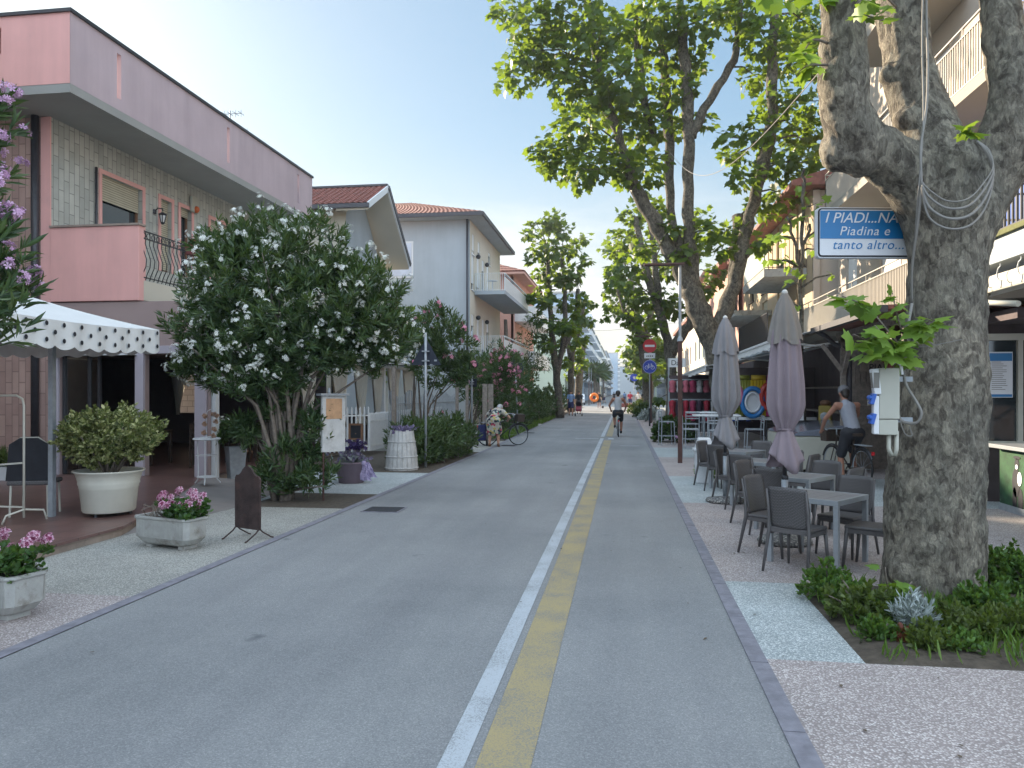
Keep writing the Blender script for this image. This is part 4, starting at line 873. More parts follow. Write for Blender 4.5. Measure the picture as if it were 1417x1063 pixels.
# ---------- oleanders ----------
def shrub(name, lab, cat, base, blobs, ntips, leafm, stems=8, size=.14, per=15, fl=None, nfl=0, group=None, cen=None, tmpl=LANCE, fsize=.024, clu=9, lean=1., sr=.035, frad=.07, lowlim=.15, flo=0, wid=1., spread=(.35, 1.15)):
    t = thing(name, lab, cat, base, 0, group); base = Vector(base)
    tips = []; ax = []; vol = [b[1]**2*(b[2] if len(b) > 2 else 1) for b in blobs]; vol = np.array(vol)/sum(vol)
    for _ in range(ntips):
        b = blobs[rng.choice(len(blobs), p=vol)]; c = Vector(b[0]); d = Vector(rdir(1)[0]); r = b[1]*(.55+.5*random.random()**.5)*(1+.16*math.sin(d.x*6+c.x)*math.cos(d.z*7)); q = c+V(d.x*r, d.y*r, d.z*r*(b[2] if len(b) > 2 else 1))
        if q.z < lowlim: continue
        tips.append(q); ax.append(d*.8+V(0, 0, .75)+Vector(rdir(1)[0])*.45)
    sm = MB(); 
    for i in range(stems):
        e = tips[rng.integers(len(tips))]; a = random.random()*6.28; s = base+V(math.cos(a)*.14, math.sin(a)*.14, 0)*lean
        mid = s.lerp(e, .45)+V(0, 0, .15*(e.z-s.z))-V((e.x-s.x)*.15, (e.y-s.y)*.15, 0); sm.tube([s, s.lerp(mid, .5)+V(random.uniform(-.04, .04), random.uniform(-.04, .04), 0), mid, mid.lerp(e, .6), e], [sr, sr*.85, sr*.6, sr*.35, sr*.15], 7)
    sm.build('stem', K['stem'], t, True, True)
    whorls('foliage', tips, ax, leafm, t, per, size, tmpl, LANCE_F, spread, size*1.3, wid)
    if fl:
        ok_ = [i for i, q_ in enumerate(tips) if q_.z > flo]; ix = list(rng.choice(ok_, min(nfl, len(ok_)), False)); ft = [tips[i]+Vector(ax[i]).normalized()*.06 for i in ix]
        if cen is not None:
            c = Vector(cen); ft = [(q+(q-c).normalized()*.08) for q in ft]
        flowers('blossom', ft, [ax[i] for i in ix], fl, t, clu, fsize, frad)
    return t
wo = G(392, 692); Zc = 12.35
bl = [(W(400, 440, Zc), 1.15, .9), (W(330, 400, Zc-.1), .85), (W(470, 430, Zc), .95), (W(365, 345, Zc+.1), .62), (W(430, 350, Zc), .65), (W(290, 450, Zc), .62), (W(300, 345, Zc), .40), (W(520, 460, Zc+.2), .60), (W(350, 490, Zc-.2), .8, .8), (W(455, 470, Zc-.1), .62, .7), (W(275, 500, Zc), .45, .6), (W(515, 400, Zc), .5), (W(532, 482, Zc), .33, .7),
      (W(400, 640, Zc-.2), .42, 1.), (W(430, 600, Zc-.1), .36, 1.1), (W(378, 665, Zc-.3), .34), (W(440, 655, Zc-.3), .32), (W(340, 590, Zc), .28), (W(450, 575, Zc), .25), (W(385, 560, Zc-.1), .3), (W(365, 520, Zc-.2), .6, .6), (W(310, 520, Zc), .5, .6)]
shrub('white_oleander', 'huge round oleander in white bloom with many bare grey stems', 'shrub', wo, bl, 2900, K['leaf_ole'], 24, .155, 15, K['fl_white'], 620, cen=W(400, 430, Zc), fsize=.028, clu=9, sr=.045, frad=.085, flo=1.75)
b = G(612, 640); Z2 = 20.5
shrub('pink_oleander', 'tall oleander with sparse pink blooms behind the triangular sign', 'shrub', b+V(-1.2, 2.2, 0), [(W(605, 455, Z2), .72), (W(585, 475, Z2), .6), (W(625, 480, Z2), .65), (W(600, 510, Z2), .75, .7), (W(640, 510, Z2), .45)], 520, K['leaf_hedge'], 10, .17, 13, K['fl_pink'], 26, 'pink oleanders beyond the fence', clu=9, fsize=.045, frad=.10)
shrub('pink_oleander', 'oleander thick with bright pink blooms over the bent woman', 'shrub', V(-6.3, 31, 0), [(W(680, 515, 30), .8), (W(700, 505, 30), .65), (W(665, 530, 30), .6), (W(695, 545, 31), .8)], 420, K['leaf_hedge'], 8, .19, 12, K['fl_pink'], 85, 'pink oleanders beyond the fence', clu=9, fsize=.05, frad=.12)
def hedgerow(name, lab, cat, pts, r, n_, leafm, size, fl=None, nfl=0, grp=None, per=12, wid=1.):
    bl = [(Vector(p[:3]), p[3] if len(p) > 3 else r, p[4] if len(p) > 4 else 1) for p in pts]; c = sum((b[0] for b in bl), V(0, 0, 0))/len(bl)
    return shrub(name, lab, cat, (c.x, c.y, 0), bl, n_, leafm, 6, size, per, fl, nfl, grp, lowlim=.04, wid=wid, lean=3)
hp = []
for i, (u, v) in enumerate(((578, 648), (597, 644), (612, 641), (628, 637), (645, 632))):
    g = G(u, v); hp += [(g.x-.25, g.y+.25, .50, .55, .95), (g.x-.3, g.y+.3, .82, .45, .7)]
hedgerow('oleander_hedge', 'low dense oleander hedge between the white barrel and the second sign', 'hedge', hp, .5, 760, K['leaf_hedge'], .16, K['fl_pink'], 2)
for lab, pts, n_, fl, nf, lm in (
    ('dark hedge with tiny white flowers behind the leaning round sign', [(-5.2, 33, .9, 1.1, .9), (-5.1, 34.5, 1.0, 1.1, 1.0), (-5.5, 36, 1.4, 1.3, 1.2)], 420, K['fl_white'], 24, K['leaf_dark']),
    ('tall dark shrub dotted with red flowers beside the balconied block', [(-6.3, 36, 2.7, 1.3, 1.), (-6.0, 38.5, 2.6, 1.3, 1.), (-6.6, 34, 2.2, 1.1, 1.)], 480, K['fl_red'], 12, K['leaf_dark']),
    ('rounded dark hedge at the foot of the left plane trees', [(-5.3, 43, 1., 1.15, .9), (-5.4, 46, 1.0, 1.1, .9), (-5.2, 49, .9, 1.1, .8)], 420, K['fl_pink'], 8, K['leaf_dark']),
    ('far low hedge behind the couple with the pushchair', [(-5.2, 53, 1.0, 1.3, .8), (-5.4, 58, 1.1, 1.5, .8), (-5.6, 64, 1.1, 1.6, .8)], 420, K['fl_pink'], 10, K['leaf_dark']),
    ('mid-height dark oleander with pale pink sprays before the left trees', [(-6.1, 41.5, 2.3, 1.3), (-6.3, 44, 2.6, 1.3), (-6.6, 47, 2.0, 1.4)], 420, K['fl_lilac'], 18, K['leaf_dark'])):
    hedgerow('garden_hedge', lab, 'hedge', pts, 1, n_, lm, .22, fl, nf, 'hedges along the left kerb', 10, 1.5)
# leaning-in foreground oleander on the left
b = W(-120, 860, 5.3); b.z = 0
bl = [(W(-15, 345, 4.9), .24), (W(10, 400, 5.0), .20), (W(-30, 420, 4.9), .30), (W(-45, 170, 5.0), .26), (W(-20, 145, 5.), .13), (W(-80, 260, 5.), .4)]
shrub('lilac_oleander', 'lilac-pink oleander leaning in from the left edge above the canopy', 'shrub', b, bl, 190, K['leaf_ole'], 12, .14, 12, K['fl_lilac'], 95, fsize=.022, clu=14, sr=.02, frad=.055)
# grass edging, countless blades
gp = []
for _ in range(2600):
    y = random.choice((27.5+random.random()*1.6, 29+random.random()*4.5, 33.4+random.random()*5.5, 41+random.random()*12)); gp.append((lx(y)-KW-.03-random.random()**1.5*.8, y, 0))
d = rdir(len(gp))*.4+np.array([0, 0, 1.]); tag(scatter('grass', LANCE, LANCE_F, np.array(gp), frames(d, rdir(len(gp))), rng.uniform(.1, .24, len(gp)), K['grass']), 'ragged grass along the left kerb', 'grass', kind='stuff')
# ---------- signs seen from the back, fences ----------
def signpost(base, h, disc, lab, lean=0, grp='road signs seen from behind on the left'):
    t = thing('road_sign', lab, 'road sign', base, 0, grp); t.rotation_euler = (0, lean, 0)
    m = MB(); m.tube([(0, 0, 0), (0, 0, h)], .03, 10); m.build('post', K['galv'], t, smooth=True)
    for k, (kind, z, s) in enumerate(disc):
        m = MB()
        if kind == 'tri': m.prism([V(-s, .04, z-s*.58), V(s, .04, z-s*.58), V(0, .04, z+s*1.15)], (0, .012, 0))
        elif kind == 'disc': m.prism([V(s*math.cos(a), .04, z+s*math.sin(a)) for a in [i*math.pi/14 for i in range(28)]], (0, .012, 0))
        else: m.box((0, .046, z), (s*2, .012, s*1.1))
        pl = m.build('plate', K['sign_back'], t)
        m = MB()
        for dz in (-.12, .12): m.box((0, .0, z+dz*(.9 if kind != 'rect' else .3)), (.16, .075, .03))
        if kind == 'tri': m.box((.22, .034, z-.10), (.06, .008, .04)); m.box((.12, .034, z-.2), (.06, .008, .04))
        m.build('clamp', K['galv'], pl)
    return t
signpost(G(589, 692-45), 3.05, [('tri', 2.52, .35)], 'dark triangular sign back on a tall grey post above the hedge')
p2 = G(653, 623)
t = signpost(p2, 3.5, [('disc', 2.42, .30), ('rect', 1.98, .22)], 'dark round sign back with small plate below, edge-on by the hedge end'); t.rotation_euler = (0, 0, R(-52))
signpost(G(717, 600), 2.75, [('disc', 2.72, .32)], 'small round sign back on a slightly leaning post among hedges', R(-2.5))
t = thing('iron_fence', 'dark iron railing with curved top between wooden posts behind the hedge', 'fence', (-6.4, 23, 0))
m = MB(); a = V(-6.7, 21.5, 0); b2_ = V(-6.2, 28.5, 0); k = 44
for i in range(k+1):
    p = a.lerp(b2_, i/k); hh = 1.55+.22*math.cos(i/k*math.pi*4)**2; m.b2(p.x-.014, p.x+.014, p.y-.014, p.y+.014, .1, hh)
m.bar(a+UP*1.35, b2_+UP*1.35, .03); m.bar(a+UP*.3, b2_+UP*.3, .03); m.build('bars', K['galv'], t, True)
for u, v, h in ((594, 645, 2.3), (668, 616, 1.9), (681, 614, 1.95)):
    g = G(u, v); m = MB(); m.b2(g.x-.9, g.x-.81, g.y, g.y+.09, 0, h); m.build('post', K['wood_grey'], t, True)
for i, u in enumerate((671, 679)):
    g = W(u, 580, 27.5); m = MB(); m.b2(g.x-.09, g.x+.09, g.y, g.y+.05, .1, 2.0); m.build('plank', K['wood_grey'], t, True)
# ================= WHITE GABLE HOUSE =================
t = thing('gable_house', 'white house with red tiled gable roof and deep sloping soffit', 'house', (-11, 29.6, 0))
wx, y0, y1 = -11.0, 29.6, 33.9; ry = 31.3
ze, zr, zf = 9.05, 10.35, 7.65
holes = [(.55, .95, 6.1, 7.2), (1.6, 3.4, 3.4, 5.5)]
m = MB(); facade(m, (wx, y0, 0), py_, nx_, y1-y0, zf-.1, holes, .2); m.add([V(wx, y0, zf-.1), V(wx, y1, zf-.1), V(wx, ry, zr-.15), V(wx, y0, ze-.15)], [(0, 1, 2, 3)]); m.build('street_wall', K['white_wall'], t, True)
m = MB(); m.b2(-22, wx-.01, y0-.01, y0+.2, 0, ze); m.b2(-22, wx-.02, y1-.2, y1, 0, zf-.2); m.build('end_wall', K['cream_wall'], t, True)
m = MB(); m.b2(-22, wx+.9, y1+1.3, y1+1.4, .0, .1); 
for k in holes: window(t, (wx, y0, 0), py_, nx_, k, K['white_metal'], 'shutter', .8, dep=.15)
vx = -9.8
tileroof((-22, y0-.85, ze), (vx, y0-.85, ze), (-22, ry, zr), (vx, ry, zr)).build('roof', K['rooftile'], t, True, label='red tiled slope facing the viewer')
tileroof((-22, y1+.7, zf), (vx, y1+.7, zf), (-22, ry, zr), (vx, ry, zr)).build('roof', K['rooftile'], t, True)
m = MB(); e = .16
for a, b in (((y0-.85, ze), (ry, zr)), ((ry, zr), (y1+.7, zf))):
    m.prism([V(wx-.1, a[0], a[1]-.1), V(vx-.03, a[0], a[1]-.1), V(vx-.03, b[0], b[1]-.1), V(wx-.1, b[0], b[1]-.1)], (0, 0, -e))
m.build('soffit', K['cream_wall'], t, True)
m = MB()
for a, b in (((y0-.85, ze), (ry, zr)), ((ry, zr), (y1+.7, zf))): m.bar((vx, a[0], a[1]-.08), (vx, b[0], b[1]-.08), .06, .24)
m.build('verge_board', K['white_metal'], t, True); m = MB(); m.bar((-22, y0-.92, ze-.1), (vx+.05, y0-.92, ze-.1), .14, .16); m.bar((-22, ry, zr+.07), (vx, ry, zr+.07), .2, .08); m.bar((vx+.04, ry, zr-.02), (vx+.04, y1+.75, zf-.05), .05, .2); m.build('gutter', K['roofdark'], t, True)
pipe(t, [(-11.85, y0-.9, ze-.2), (-11.7, y0-.5, ze-.9), (-11.55, y0-.07, ze-1.5), (-11.55, y0-.07, 0)])
m = MB(); m.b2(wx+.01, wx+1.3, y0+1.2, y1-.1, 3.05, 3.3); m.build('balcony_slab', K['white_wall'], t, True)
railing(t, [(wx+1.25, y0+1.2, 0), (wx+1.25, y1-.1, 0)], 3.3, 4.3, K['dark_metal'], .12); m = MB()
m.bar((wx+.04, 30.4, 7.6), (wx+.04, 33.2, 6.15), .05); m.bar((wx+.04, 30.4, 7.3), (wx+.04, 33.2, 5.85), .05); m.bar((wx+.04, 30.4, 7.6), (wx+.04, 30.4, 7.3), .05); m.build('slanted_rail', K['dark_metal'], t, True)
railing(t, [(wx+.35, 31.2, 0), (wx+.35, 33.8, 0)], 5.6, 6.5, K['dark_metal'], .12)
# ================= BALCONIED BLOCK =================
t = thing('white_block', 'pale three-storey block with red hipped roof and two white street balconies', 'building', (-8, 39.8, 0))
wx, y0, y1 = -8.0, 39.8, 49.8; ez = 10.9
hs = [(.35+i*1.55, .35+i*1.55+.75, z, z+2.1) for z in (3.78, 7.18) for i in range(4)]+[(2.2, 2.9, 9.35, 10.1), (5.6, 6.3, 9.35, 10.1), (.6, 1.2, 9.1, 10.2)]
hs = [h for h in hs if h[3] < ez]
m = MB(); facade(m, (wx, y0, 0), py_, nx_, y1-y0, ez, hs, .15); m.build('street_wall', K['cream_wall'], t, True)
fh = [(3.15, 4.65, 7.85, 9.65), (3.4, 4.8, 4.4, 5.6)]
m = MB(); facade(m, (wx, y0, 0), -px_, ny_, 10, ez, fh, .12); m.b2(-18, wx-.3, y0+.2, y1, 0, ez-.05); m.build('end_wall', K['white_wall'], t, True)
for i, k in enumerate(hs): window(t, (wx, y0, 0), py_, nx_, k, K['white_metal'], 'shutter', .85 if i % 3 else .3, dep=.1, shmat=K['white_metal'])
for k in fh: window(t, (wx, y0, 0), -px_, ny_, k, K['white_metal'], 'shutter', 1., dep=.06, shmat=K['shutter_w'], surround=K['white_metal'])
ev = wx+.8
tileroof((-18, y0-.8, ez+.1), (ev, y0-.8, ez+.1), (-18, y0+4.6, ez+2.0), (ev-5.2, y0+4.6, ez+2.0)).build('roof', K['rooftile'], t, True)
tileroof((ev, y0-.8, ez+.1), (ev, y1+.8, ez+.1), (ev-5.2, y0+4.6, ez+2.0), (ev-5.2, y1-4, ez+2.0)).build('roof', K['rooftile'], t, True)
m = MB(); m.b2(-18, ev-.02, y0-.78, y1+.8, ez-.1, ez+.05); m.build('soffit', K['white_wall'], t, True)
m = MB(); m.b2(-18, ev+.06, y0-.9, y0-.79, ez-.08, ez+.12); m.b2(ev-.01, ev+.09, y0-.79, y1+.8, ez-.08, ez+.12); m.build('gutter', K['roofdark'], t, True)
pipe(t, [(wx-.12, y0-.1, 0), (wx-.12, y0-.1, ez-.1)], r=.06)
for z in (3.60, 7.0):
    m = MB(); m.b2(wx+.01, -6.3, 41.0, 51.4, z, z+.2); m.build('balcony_slab', K['white_wall'], t, True)
    railing(t, [(wx+.05, 41.05, 0), (-6.35, 41.05, 0)], z+.2, z+1.15, K['white_metal'], .11, .012)
    m = MB(); m.b2(-6.38, -6.32, 41.1, 51.3, z+.2, z+.95); m.b2(-6.40, -6.30, 41.1, 51.3, z+1.1, z+1.16); m.build('balustrade', K['white_metal'], t, True)
def cafeset(x, y, z, lab):
    t = thing('balcony_table', lab, 'table', (x, y, z), 0, 'small tables on the block balconies'); m = MB(); m.lathe((0, 0, .68), [(.3, 0), (.3, .03)], 14); m.build('top', K['white_metal'], t); m = MB(); m.tube([(0, 0, 0), (0, 0, .68)], .03, 8); m.build('leg', K['white_metal'], t)
cafeset(-7.2, 42.2, 7.2, 'round white table on the upper balcony'); cafeset(-7.2, 42.2, 3.8, 'round white table on the lower balcony')
for y in (41.6, 44.3): 
    for z in (5.9, 9.25):
        q = thing('round_wall_lamp', ('left' if y < 43 else 'right')+(' dark round wall lamp over the lower balcony' if z < 7 else ' dark round wall lamp over the upper balcony'), 'wall lamp', (wx, y, z-.1), 0, 'round lamps on the white block')
        m = MB(); m.sph((.12, 0, 0), .13, 8); m.build('globe', K['dark_metal'], q, smooth=True); m = MB(); m.box((.02, 0, 0), (.04, .1, .1)); m.build('bracket', K['dark_metal'], q)
# pink house beyond
t = thing('terracotta_house', 'pinkish house with red hipped roof beyond the white block', 'house', (-7.8, 56.2, 0))
wx, y0, y1, ez = -7.9, 55.4, 68, 10.4
m = MB(); hs = [(1+i*2.6, 2+i*2.6, z, z+1.7) for z in (1, 4.4, 7.6) for i in range(4)]; facade(m, (wx, y0, 0), py_, nx_, y1-y0, ez, hs, .12); m.build('street_wall', K['pink_wall'], t, True)
m = MB(); m.b2(-18, wx-.2, y0, y1, 0, ez); m.build('end_wall', K['pink_wall'], t, True)
for k in hs: window(t, (wx, y0, 0), py_, nx_, k, K['white_metal'], 'shutter', .6, sill=False)
tileroof((-18, y0-.8, ez), (wx+.9, y0-.8, ez), (-18, y0+5, ez+2.1), (wx-4.5, y0+5, ez+2.1), rows=8).build('roof', K['rooftile'], t, True)
tileroof((wx+.9, y0-.8, ez), (wx+.9, y1+.8, ez), (wx-4.5, y0+5, ez+2.1), (wx-4.5, y1-5, ez+2.1), rows=8).build('roof', K['rooftile'], t, True)
m = MB(); m.b2(-18, wx+.88, y0-.78, y1+.8, ez-.2, ez-.05); m.build('soffit', K['pink_wall'], t, True)
for z in (3.6, 6.9): m = MB(); m.b2(wx+.01, wx+1.5, y0+.5, y1-.5, z, z+.2); m.b2(wx+1.42, wx+1.5, y0+.5, y1-.5, z+.2, z+1.1); m.b2(wx+.01, wx+1.41, y0+.5, y0+.58, z+.2, z+1.1); m.build('balcony', K['white_metal'], t, True)
# unseen building left of the viewer, put in to shade the street
t = thing('shade_building', 'unseen plain building left of the viewer, put in to shade the road', 'building', (-13, -8, 0))
m = MB(); facade(m, (-11, -30, 0), py_, nx_, 39.0, 9.6, [(2+i*3.4, 3.2+i*3.4, z, z+1.6) for z in (1.2, 4.6, 7.2) for i in range(11)], .15); m.b2(-24, -11.2, -30, 9, 0, 9.6); m.b2(-24, -13.6, 9, 13.2, 0, 9.6); m.build('walls', K['beige_wall'], t, True)
m = MB(); m.b2(-24.4, -10.3, -30.4, 9.4, 9.6, 9.8); m.build('roof', K['rooftile'], t, True)
# ================= CAFE FURNITURE ON THE RIGHT =================
def make_chair():
    t = thing('cafe_chair', 'x', 'chair', (0, 0, 0), 0, 'woven grey cafe chairs round the slatted tables')
    # backrest: curved woven shell; chair faces +y
    m = MB(); n_, k_ = 10, 10; front = []; back = []
    for i in range(n_+1):
        f = i/n_; z = .445+.415*f; hw = .200+.012*math.sin(math.pi*f)+.004*f
        for j in range(k_+1):
            a = j/k_*2-1; y = -.205-.075*f**1.2+.028*a*a-.0; zz = z+(.012*(1-a*a) if i == n_ else 0)
            front.append((a*hw, y+.008, zz)); back.append((a*hw, y-.008, zz))
    q = lambda o: [(o+i*(k_+1)+j, o+i*(k_+1)+j+1, o+(i+1)*(k_+1)+j+1, o+(i+1)*(k_+1)+j) for i in range(n_) for j in range(k_)]
    N_ = (n_+1)*(k_+1); m.add(front+back, q(0)+q(N_)+[(i*(k_+1), (i+1)*(k_+1), N_+(i+1)*(k_+1), N_+i*(k_+1)) for i in range(n_)]+[(i*(k_+1)+k_, (i+1)*(k_+1)+k_, N_+(i+1)*(k_+1)+k_, N_+i*(k_+1)+k_) for i in range(n_)]+[(n_*(k_+1)+j, n_*(k_+1)+j+1, N_+n_*(k_+1)+j+1, N_+n_*(k_+1)+j) for j in range(k_)]+[(j, j+1, N_+j+1, N_+j) for j in range(k_)])
    m.build('backrest', K['rattan'], t, smooth=True)
    m = MB(); m.box((0, .0, .435), (.43, .43, .035), None, 0, .98, .98); bevel(m.build('seat', K['rattan'], t), .014, 3)
    m = MB(); m.b2(-.205, .205, .19, .208, .375, .417); m.b2(-.213, -.195, -.19, .19, .375, .417); m.b2(.195, .213, -.19, .19, .375, .417); m.b2(-.205, .205, -.213, -.195, .40, .447); m.build('seat_frame', K['resin'], t)
    for s in (-1, 1):
        m = MB(); m.tube([(s*.235, -.30, 0), (s*.212, -.215, .42), (s*.208, -.225, .6), (s*.207, -.268, .84)], [.014, .022, .018, .013], 6); m.build('leg', K['resin'], t, smooth=True)
        m = MB(); m.tube([(s*.215, .225, 0), (s*.195, .185, .42)], [.014, .024], 6); m.build('leg', K['resin'], t, smooth=True)
    return t
def make_table():
    t = thing('cafe_table', 'x', 'table', (0, 0, 0), 0, 'slatted grey cafe tables'); S = .385
    m = MB(); k = 5
    for i in range(k): m.b2(-S+.045+(2*S-.09)*i/k+.003, -S+.045+(2*S-.09)*(i+1)/k-.003, -S+.045, S-.045, .705, .722)
    m.build('slats', K['tabletop'], t)
    m = MB(); m.b2(-S, S, -S, -S+.042, .67, .724); m.b2(-S, S, S-.042, S, .67, .724); m.b2(-S, -S+.042, -S+.042, S-.042, .67, .724); m.b2(S-.042, S, -S+.042, S-.042, .67, .724); bevel(m.build('top_frame', K['tableframe'], t), .003)
    for x in (-1, 1):
        for y in (-1, 1): m = MB(); m.box((x*(S-.026), y*(S-.026), .335), (.05, .05, .67)); bevel(m.build('leg', K['tableframe'], t), .003)
    return t
ch0 = make_chair(); tb0 = make_table(); ch0.scale = tb0.scale = (.93, .93, .93); first = [True, True]
RZ = R(-38)
tabs = [((1.93, 8.08), 'nearest'), ((2.10, 9.95), 'second'), ((2.08, 11.95), 'third'), ((2.0, 14.05), 'farthest')]
tdesc = ['grey slatted table nearest the viewer, left of the big trunk', 'second grey slatted table, behind the mauve parasol pole', 'third grey slatted table between the two closed parasols', 'farthest grey slatted table, beside the grey parasol']
for (p, nm), ds in zip(tabs, tdesc):
    a = RZ
    if first[0]: tb0.location = (*p, .004); tb0.rotation_euler = (0, 0, a); tb0['label'] = ds; first[0] = False
    else: copytree(tb0, (*p, .004), a, ds)
    for k, (dx, dy, fa, side) in enumerate(((.04, -.50, 0, 'kerb-side front'), (-.50, .04, -90, 'kerb-side back'), (.50, .08, 90, 'shop-side front'), (.04, .54, 180, 'far shop-side'))):
        wob = random.uniform(-7, 7); x = p[0]+dx*math.cos(a)-dy*math.sin(a); y = p[1]+dx*math.sin(a)+dy*math.cos(a)
        lab = f'woven grey chair on the {side} side of the {nm} slatted table'
        if nm == 'nearest': lab = ['woven dark grey chair nearest the viewer, its back turned, at the nearest table', 'chair with taupe inner back at the kerb side of the nearest table', 'chair half hidden by the big trunk at the nearest table', 'chair facing the viewer behind the nearest table'][k]
        if first[1]: ch0.location = (x, y, .004); ch0.rotation_euler = (0, 0, a+R(fa+wob)); ch0['label'] = lab; first[1] = False
        else: copytree(ch0, (x, y, .004), a+R(fa+wob), lab)
# closed parasols
def parasol(base, lab, mat, top, tie, bot, rmax):
    t = thing('closed_parasol', lab, 'parasol', base, 0, 'closed parasols by the kerb')
    m = MB(); m.lathe((0, 0, .0), [(.27, 0), (.30, .02), (.285, .055), (.06, .09)], 36); m.build('base', K['pebble'], t, smooth=True)
    m = MB(); m.tube([(0, 0, .08), (0, 0, .75)], .037, 14); m.build('sleeve', K['galv'], t, smooth=True)
    m = MB(); m.lathe((0, 0, .7), [(.03, 0), (.04, .02), (.04, .05), (.028, .07)], 12); m.tube([(0, 0, .7), (0, 0, top-.02)], .024, 10); m.build('pole', K['dark_metal'], t, smooth=True)
    def pleat(ph, amp, k=8):
        return lambda q, f: 1+amp(f)*(math.cos(k*q+ph+1.4*f)+.35*math.cos((k-3)*q-ph*2+2*f))+.10*math.cos(2*q+ph)
    T = top-tie; prof = [(rmax*r, tie-.02+T*z) for r, z in ((.44, 0), (.52, .04), (.86, .12), (.99, .19), (.97, .32), (.90, .45), (.82, .58), (.73, .70), (.58, .82), (.38, .92), (.12, .995))]
    m = MB(); m.lathe((0, 0, 0), prof, 96, 0, pleat(.4, lambda f: .20*(1-.5*f), 9)); o = m.build('canopy', mat, t, smooth=True)
    T2 = tie-bot; prof = [(rmax*r, bot+T2*z) for r, z in ((1.06, .02), (1.0, .15), (.86, .38), (.70, .6), (.50, .88), (.42, 1.02))]
    m = MB(); fn = pleat(1.9, lambda f: .14*(1-.4*f), 7); n = 96; vs = []
    for i, (r, z) in enumerate(prof):
        f = i/(len(prof)-1)
        for j in range(n):
            q = 6.28318*j/n; rr = r*fn(q, f); vs.append((rr*math.cos(q), rr*math.sin(q), z+(.09*math.sin(2*q+1)-.025*math.cos(5*q))*(1-f)**2))
    m.add(vs, [(i*n+j, i*n+(j+1) % n, (i+1)*n+(j+1) % n, (i+1)*n+j) for i in range(len(prof)-1) for j in range(n)]); o = m.build('skirt', mat, t, smooth=True); s = o.modifiers.new('s', 'SOLIDIFY'); s.thickness = .006
    m = MB(); m.torus((0, 0, tie), rmax*.47, .012, (0, 0, 1), 24, 6); m.build('strap', mat, t)
    m = MB(); n = 96; vs = []; prof = [(.80, .66), (.72, .75), (.58, .84), (.38, .93), (.13, 1.0)]
    for i, (r, z) in enumerate(prof):
        f = i/(len(prof)-1); fn = pleat(.4, lambda f_: .16*(1-f_))
        for j in range(n):
            q = 6.28318*j/n; rr = rmax*r*fn(q, f)*1.08+.008; vs.append((rr*math.cos(q), rr*math.sin(q), tie+T*z+.012-.07*(1-f)**1.5*abs(math.sin(2*q+.5))))
    m.add(vs, [(i*n+j, i*n+(j+1) % n, (i+1)*n+(j+1) % n, (i+1)*n+j) for i in range(len(prof)-1) for j in range(n)]); m.build('cap', K['parasol_cap'] if mat is K['parasol'] else mat, t, smooth=True)
    m = MB(); m.sph((0, 0, top+.02), .035, 8); m.build('finial', K['fabric_w'], t, smooth=True)
    return t
parasol((1.80, 9.02, .004), 'taller mauve canvas parasol tied shut at the second table', K['parasol'], 2.80, 1.28, .90, .172)
parasol((1.56, 12.25, .004), 'closed grey canvas parasol nearer the rusty lamp post', K['parasol_g'], 2.83, 1.33, .93, .182)
# white bin
t = thing('waste_bin', 'white plastic bin with tapered swing lid behind the far cafe chair', 'bin', (1.50, 14.8, .004))
m = MB(); m.box((0, 0, .30), (.30, .30, .60), None, 0, 1.18, 1.18); bevel(m.build('body', K['whiteplastic'], t), .02); m = MB(); m.b2(-.20, .20, -.20, .20, .60, .645); bevel(m.build('rim', K['whiteplastic'], t), .01)
m = MB(); m.box((0, 0, .745), (.34, .34, .2), None, 0, .62, .8); bevel(m.build('lid', K['whiteplastic'], t), .015); m = MB(); m.prism([V(.07*math.cos(i)*(1 if i % 2 else .6)-.02, -.163, .75+.05*math.sin(i)*(1 if i % 2 else .6)) for i in (0, .8, 1.6, 2.4, 3.2, 4, 4.8, 5.6)], (0, -.004, .0)); m.build('decal', K['blueplastic'], t)
# bar stools and high tables
def stool():
    t = thing('bar_stool', 'x', 'stool', (0, 0, 0), 0, 'grey metal bar stools by the kerb')
    m = MB(); m.b2(-.19, .19, -.19, .19, .74, .77); m.build('seat', K['galv'], t)
    for x in (-.2, .2):
        m = MB(); m.tube([(x*1.1, -.22, 0), (x, -.2, .76), (x, -.22, 1.1)], .016, 6); m.build('leg', K['galv'], t); m = MB(); m.tube([(x*1.1, .22, 0), (x, .19, .75)], .016, 6); m.build('leg', K['galv'], t)
    m = MB(); 
    for z in (.92, .99, 1.09): m.bar((-.2, -.215, z), (.2, -.215, z), .02, .03)
    m.build('backrest', K['galv'], t); m = MB()
    for a, b in (((-.21, .2, .3), (.21, .2, .3)), ((-.21, -.21, .3), (-.21, .2, .3)), ((.21, -.21, .3), (.21, .2, .3)), ((-.21, -.21, .3), (.21, -.21, .3))): m.bar(a, b, .018)
    m.build('footrest', K['galv'], t); return t
st = stool(); fs = True
for x, y, a, l in ((1.70, 20.2, -90, 'nearest bar stool, right behind the rusty lamp post'), (1.38, 25.2, -80, 'bar stool closest to the kerb, left of the lamp post'), (2.3, 19.6, 180, 'bar stool turned away, between lamp post and white bin'), (2.9, 22.0, 90, 'bar stool beyond the nearest high table'), (2.0, 23.6, 10, 'bar stool in the middle of the group'), (3.3, 20.3, 90, 'bar stool left of the second plane trunk'), (2.6, 24.8, 160, 'farthest bar stool, by the clothes rail')):
    if fs: st.location = (x, y, .004); st.rotation_euler = (0, 0, R(a)); st['label'] = l; fs = False
    else: copytree(st, (x, y, .004), R(a), l)
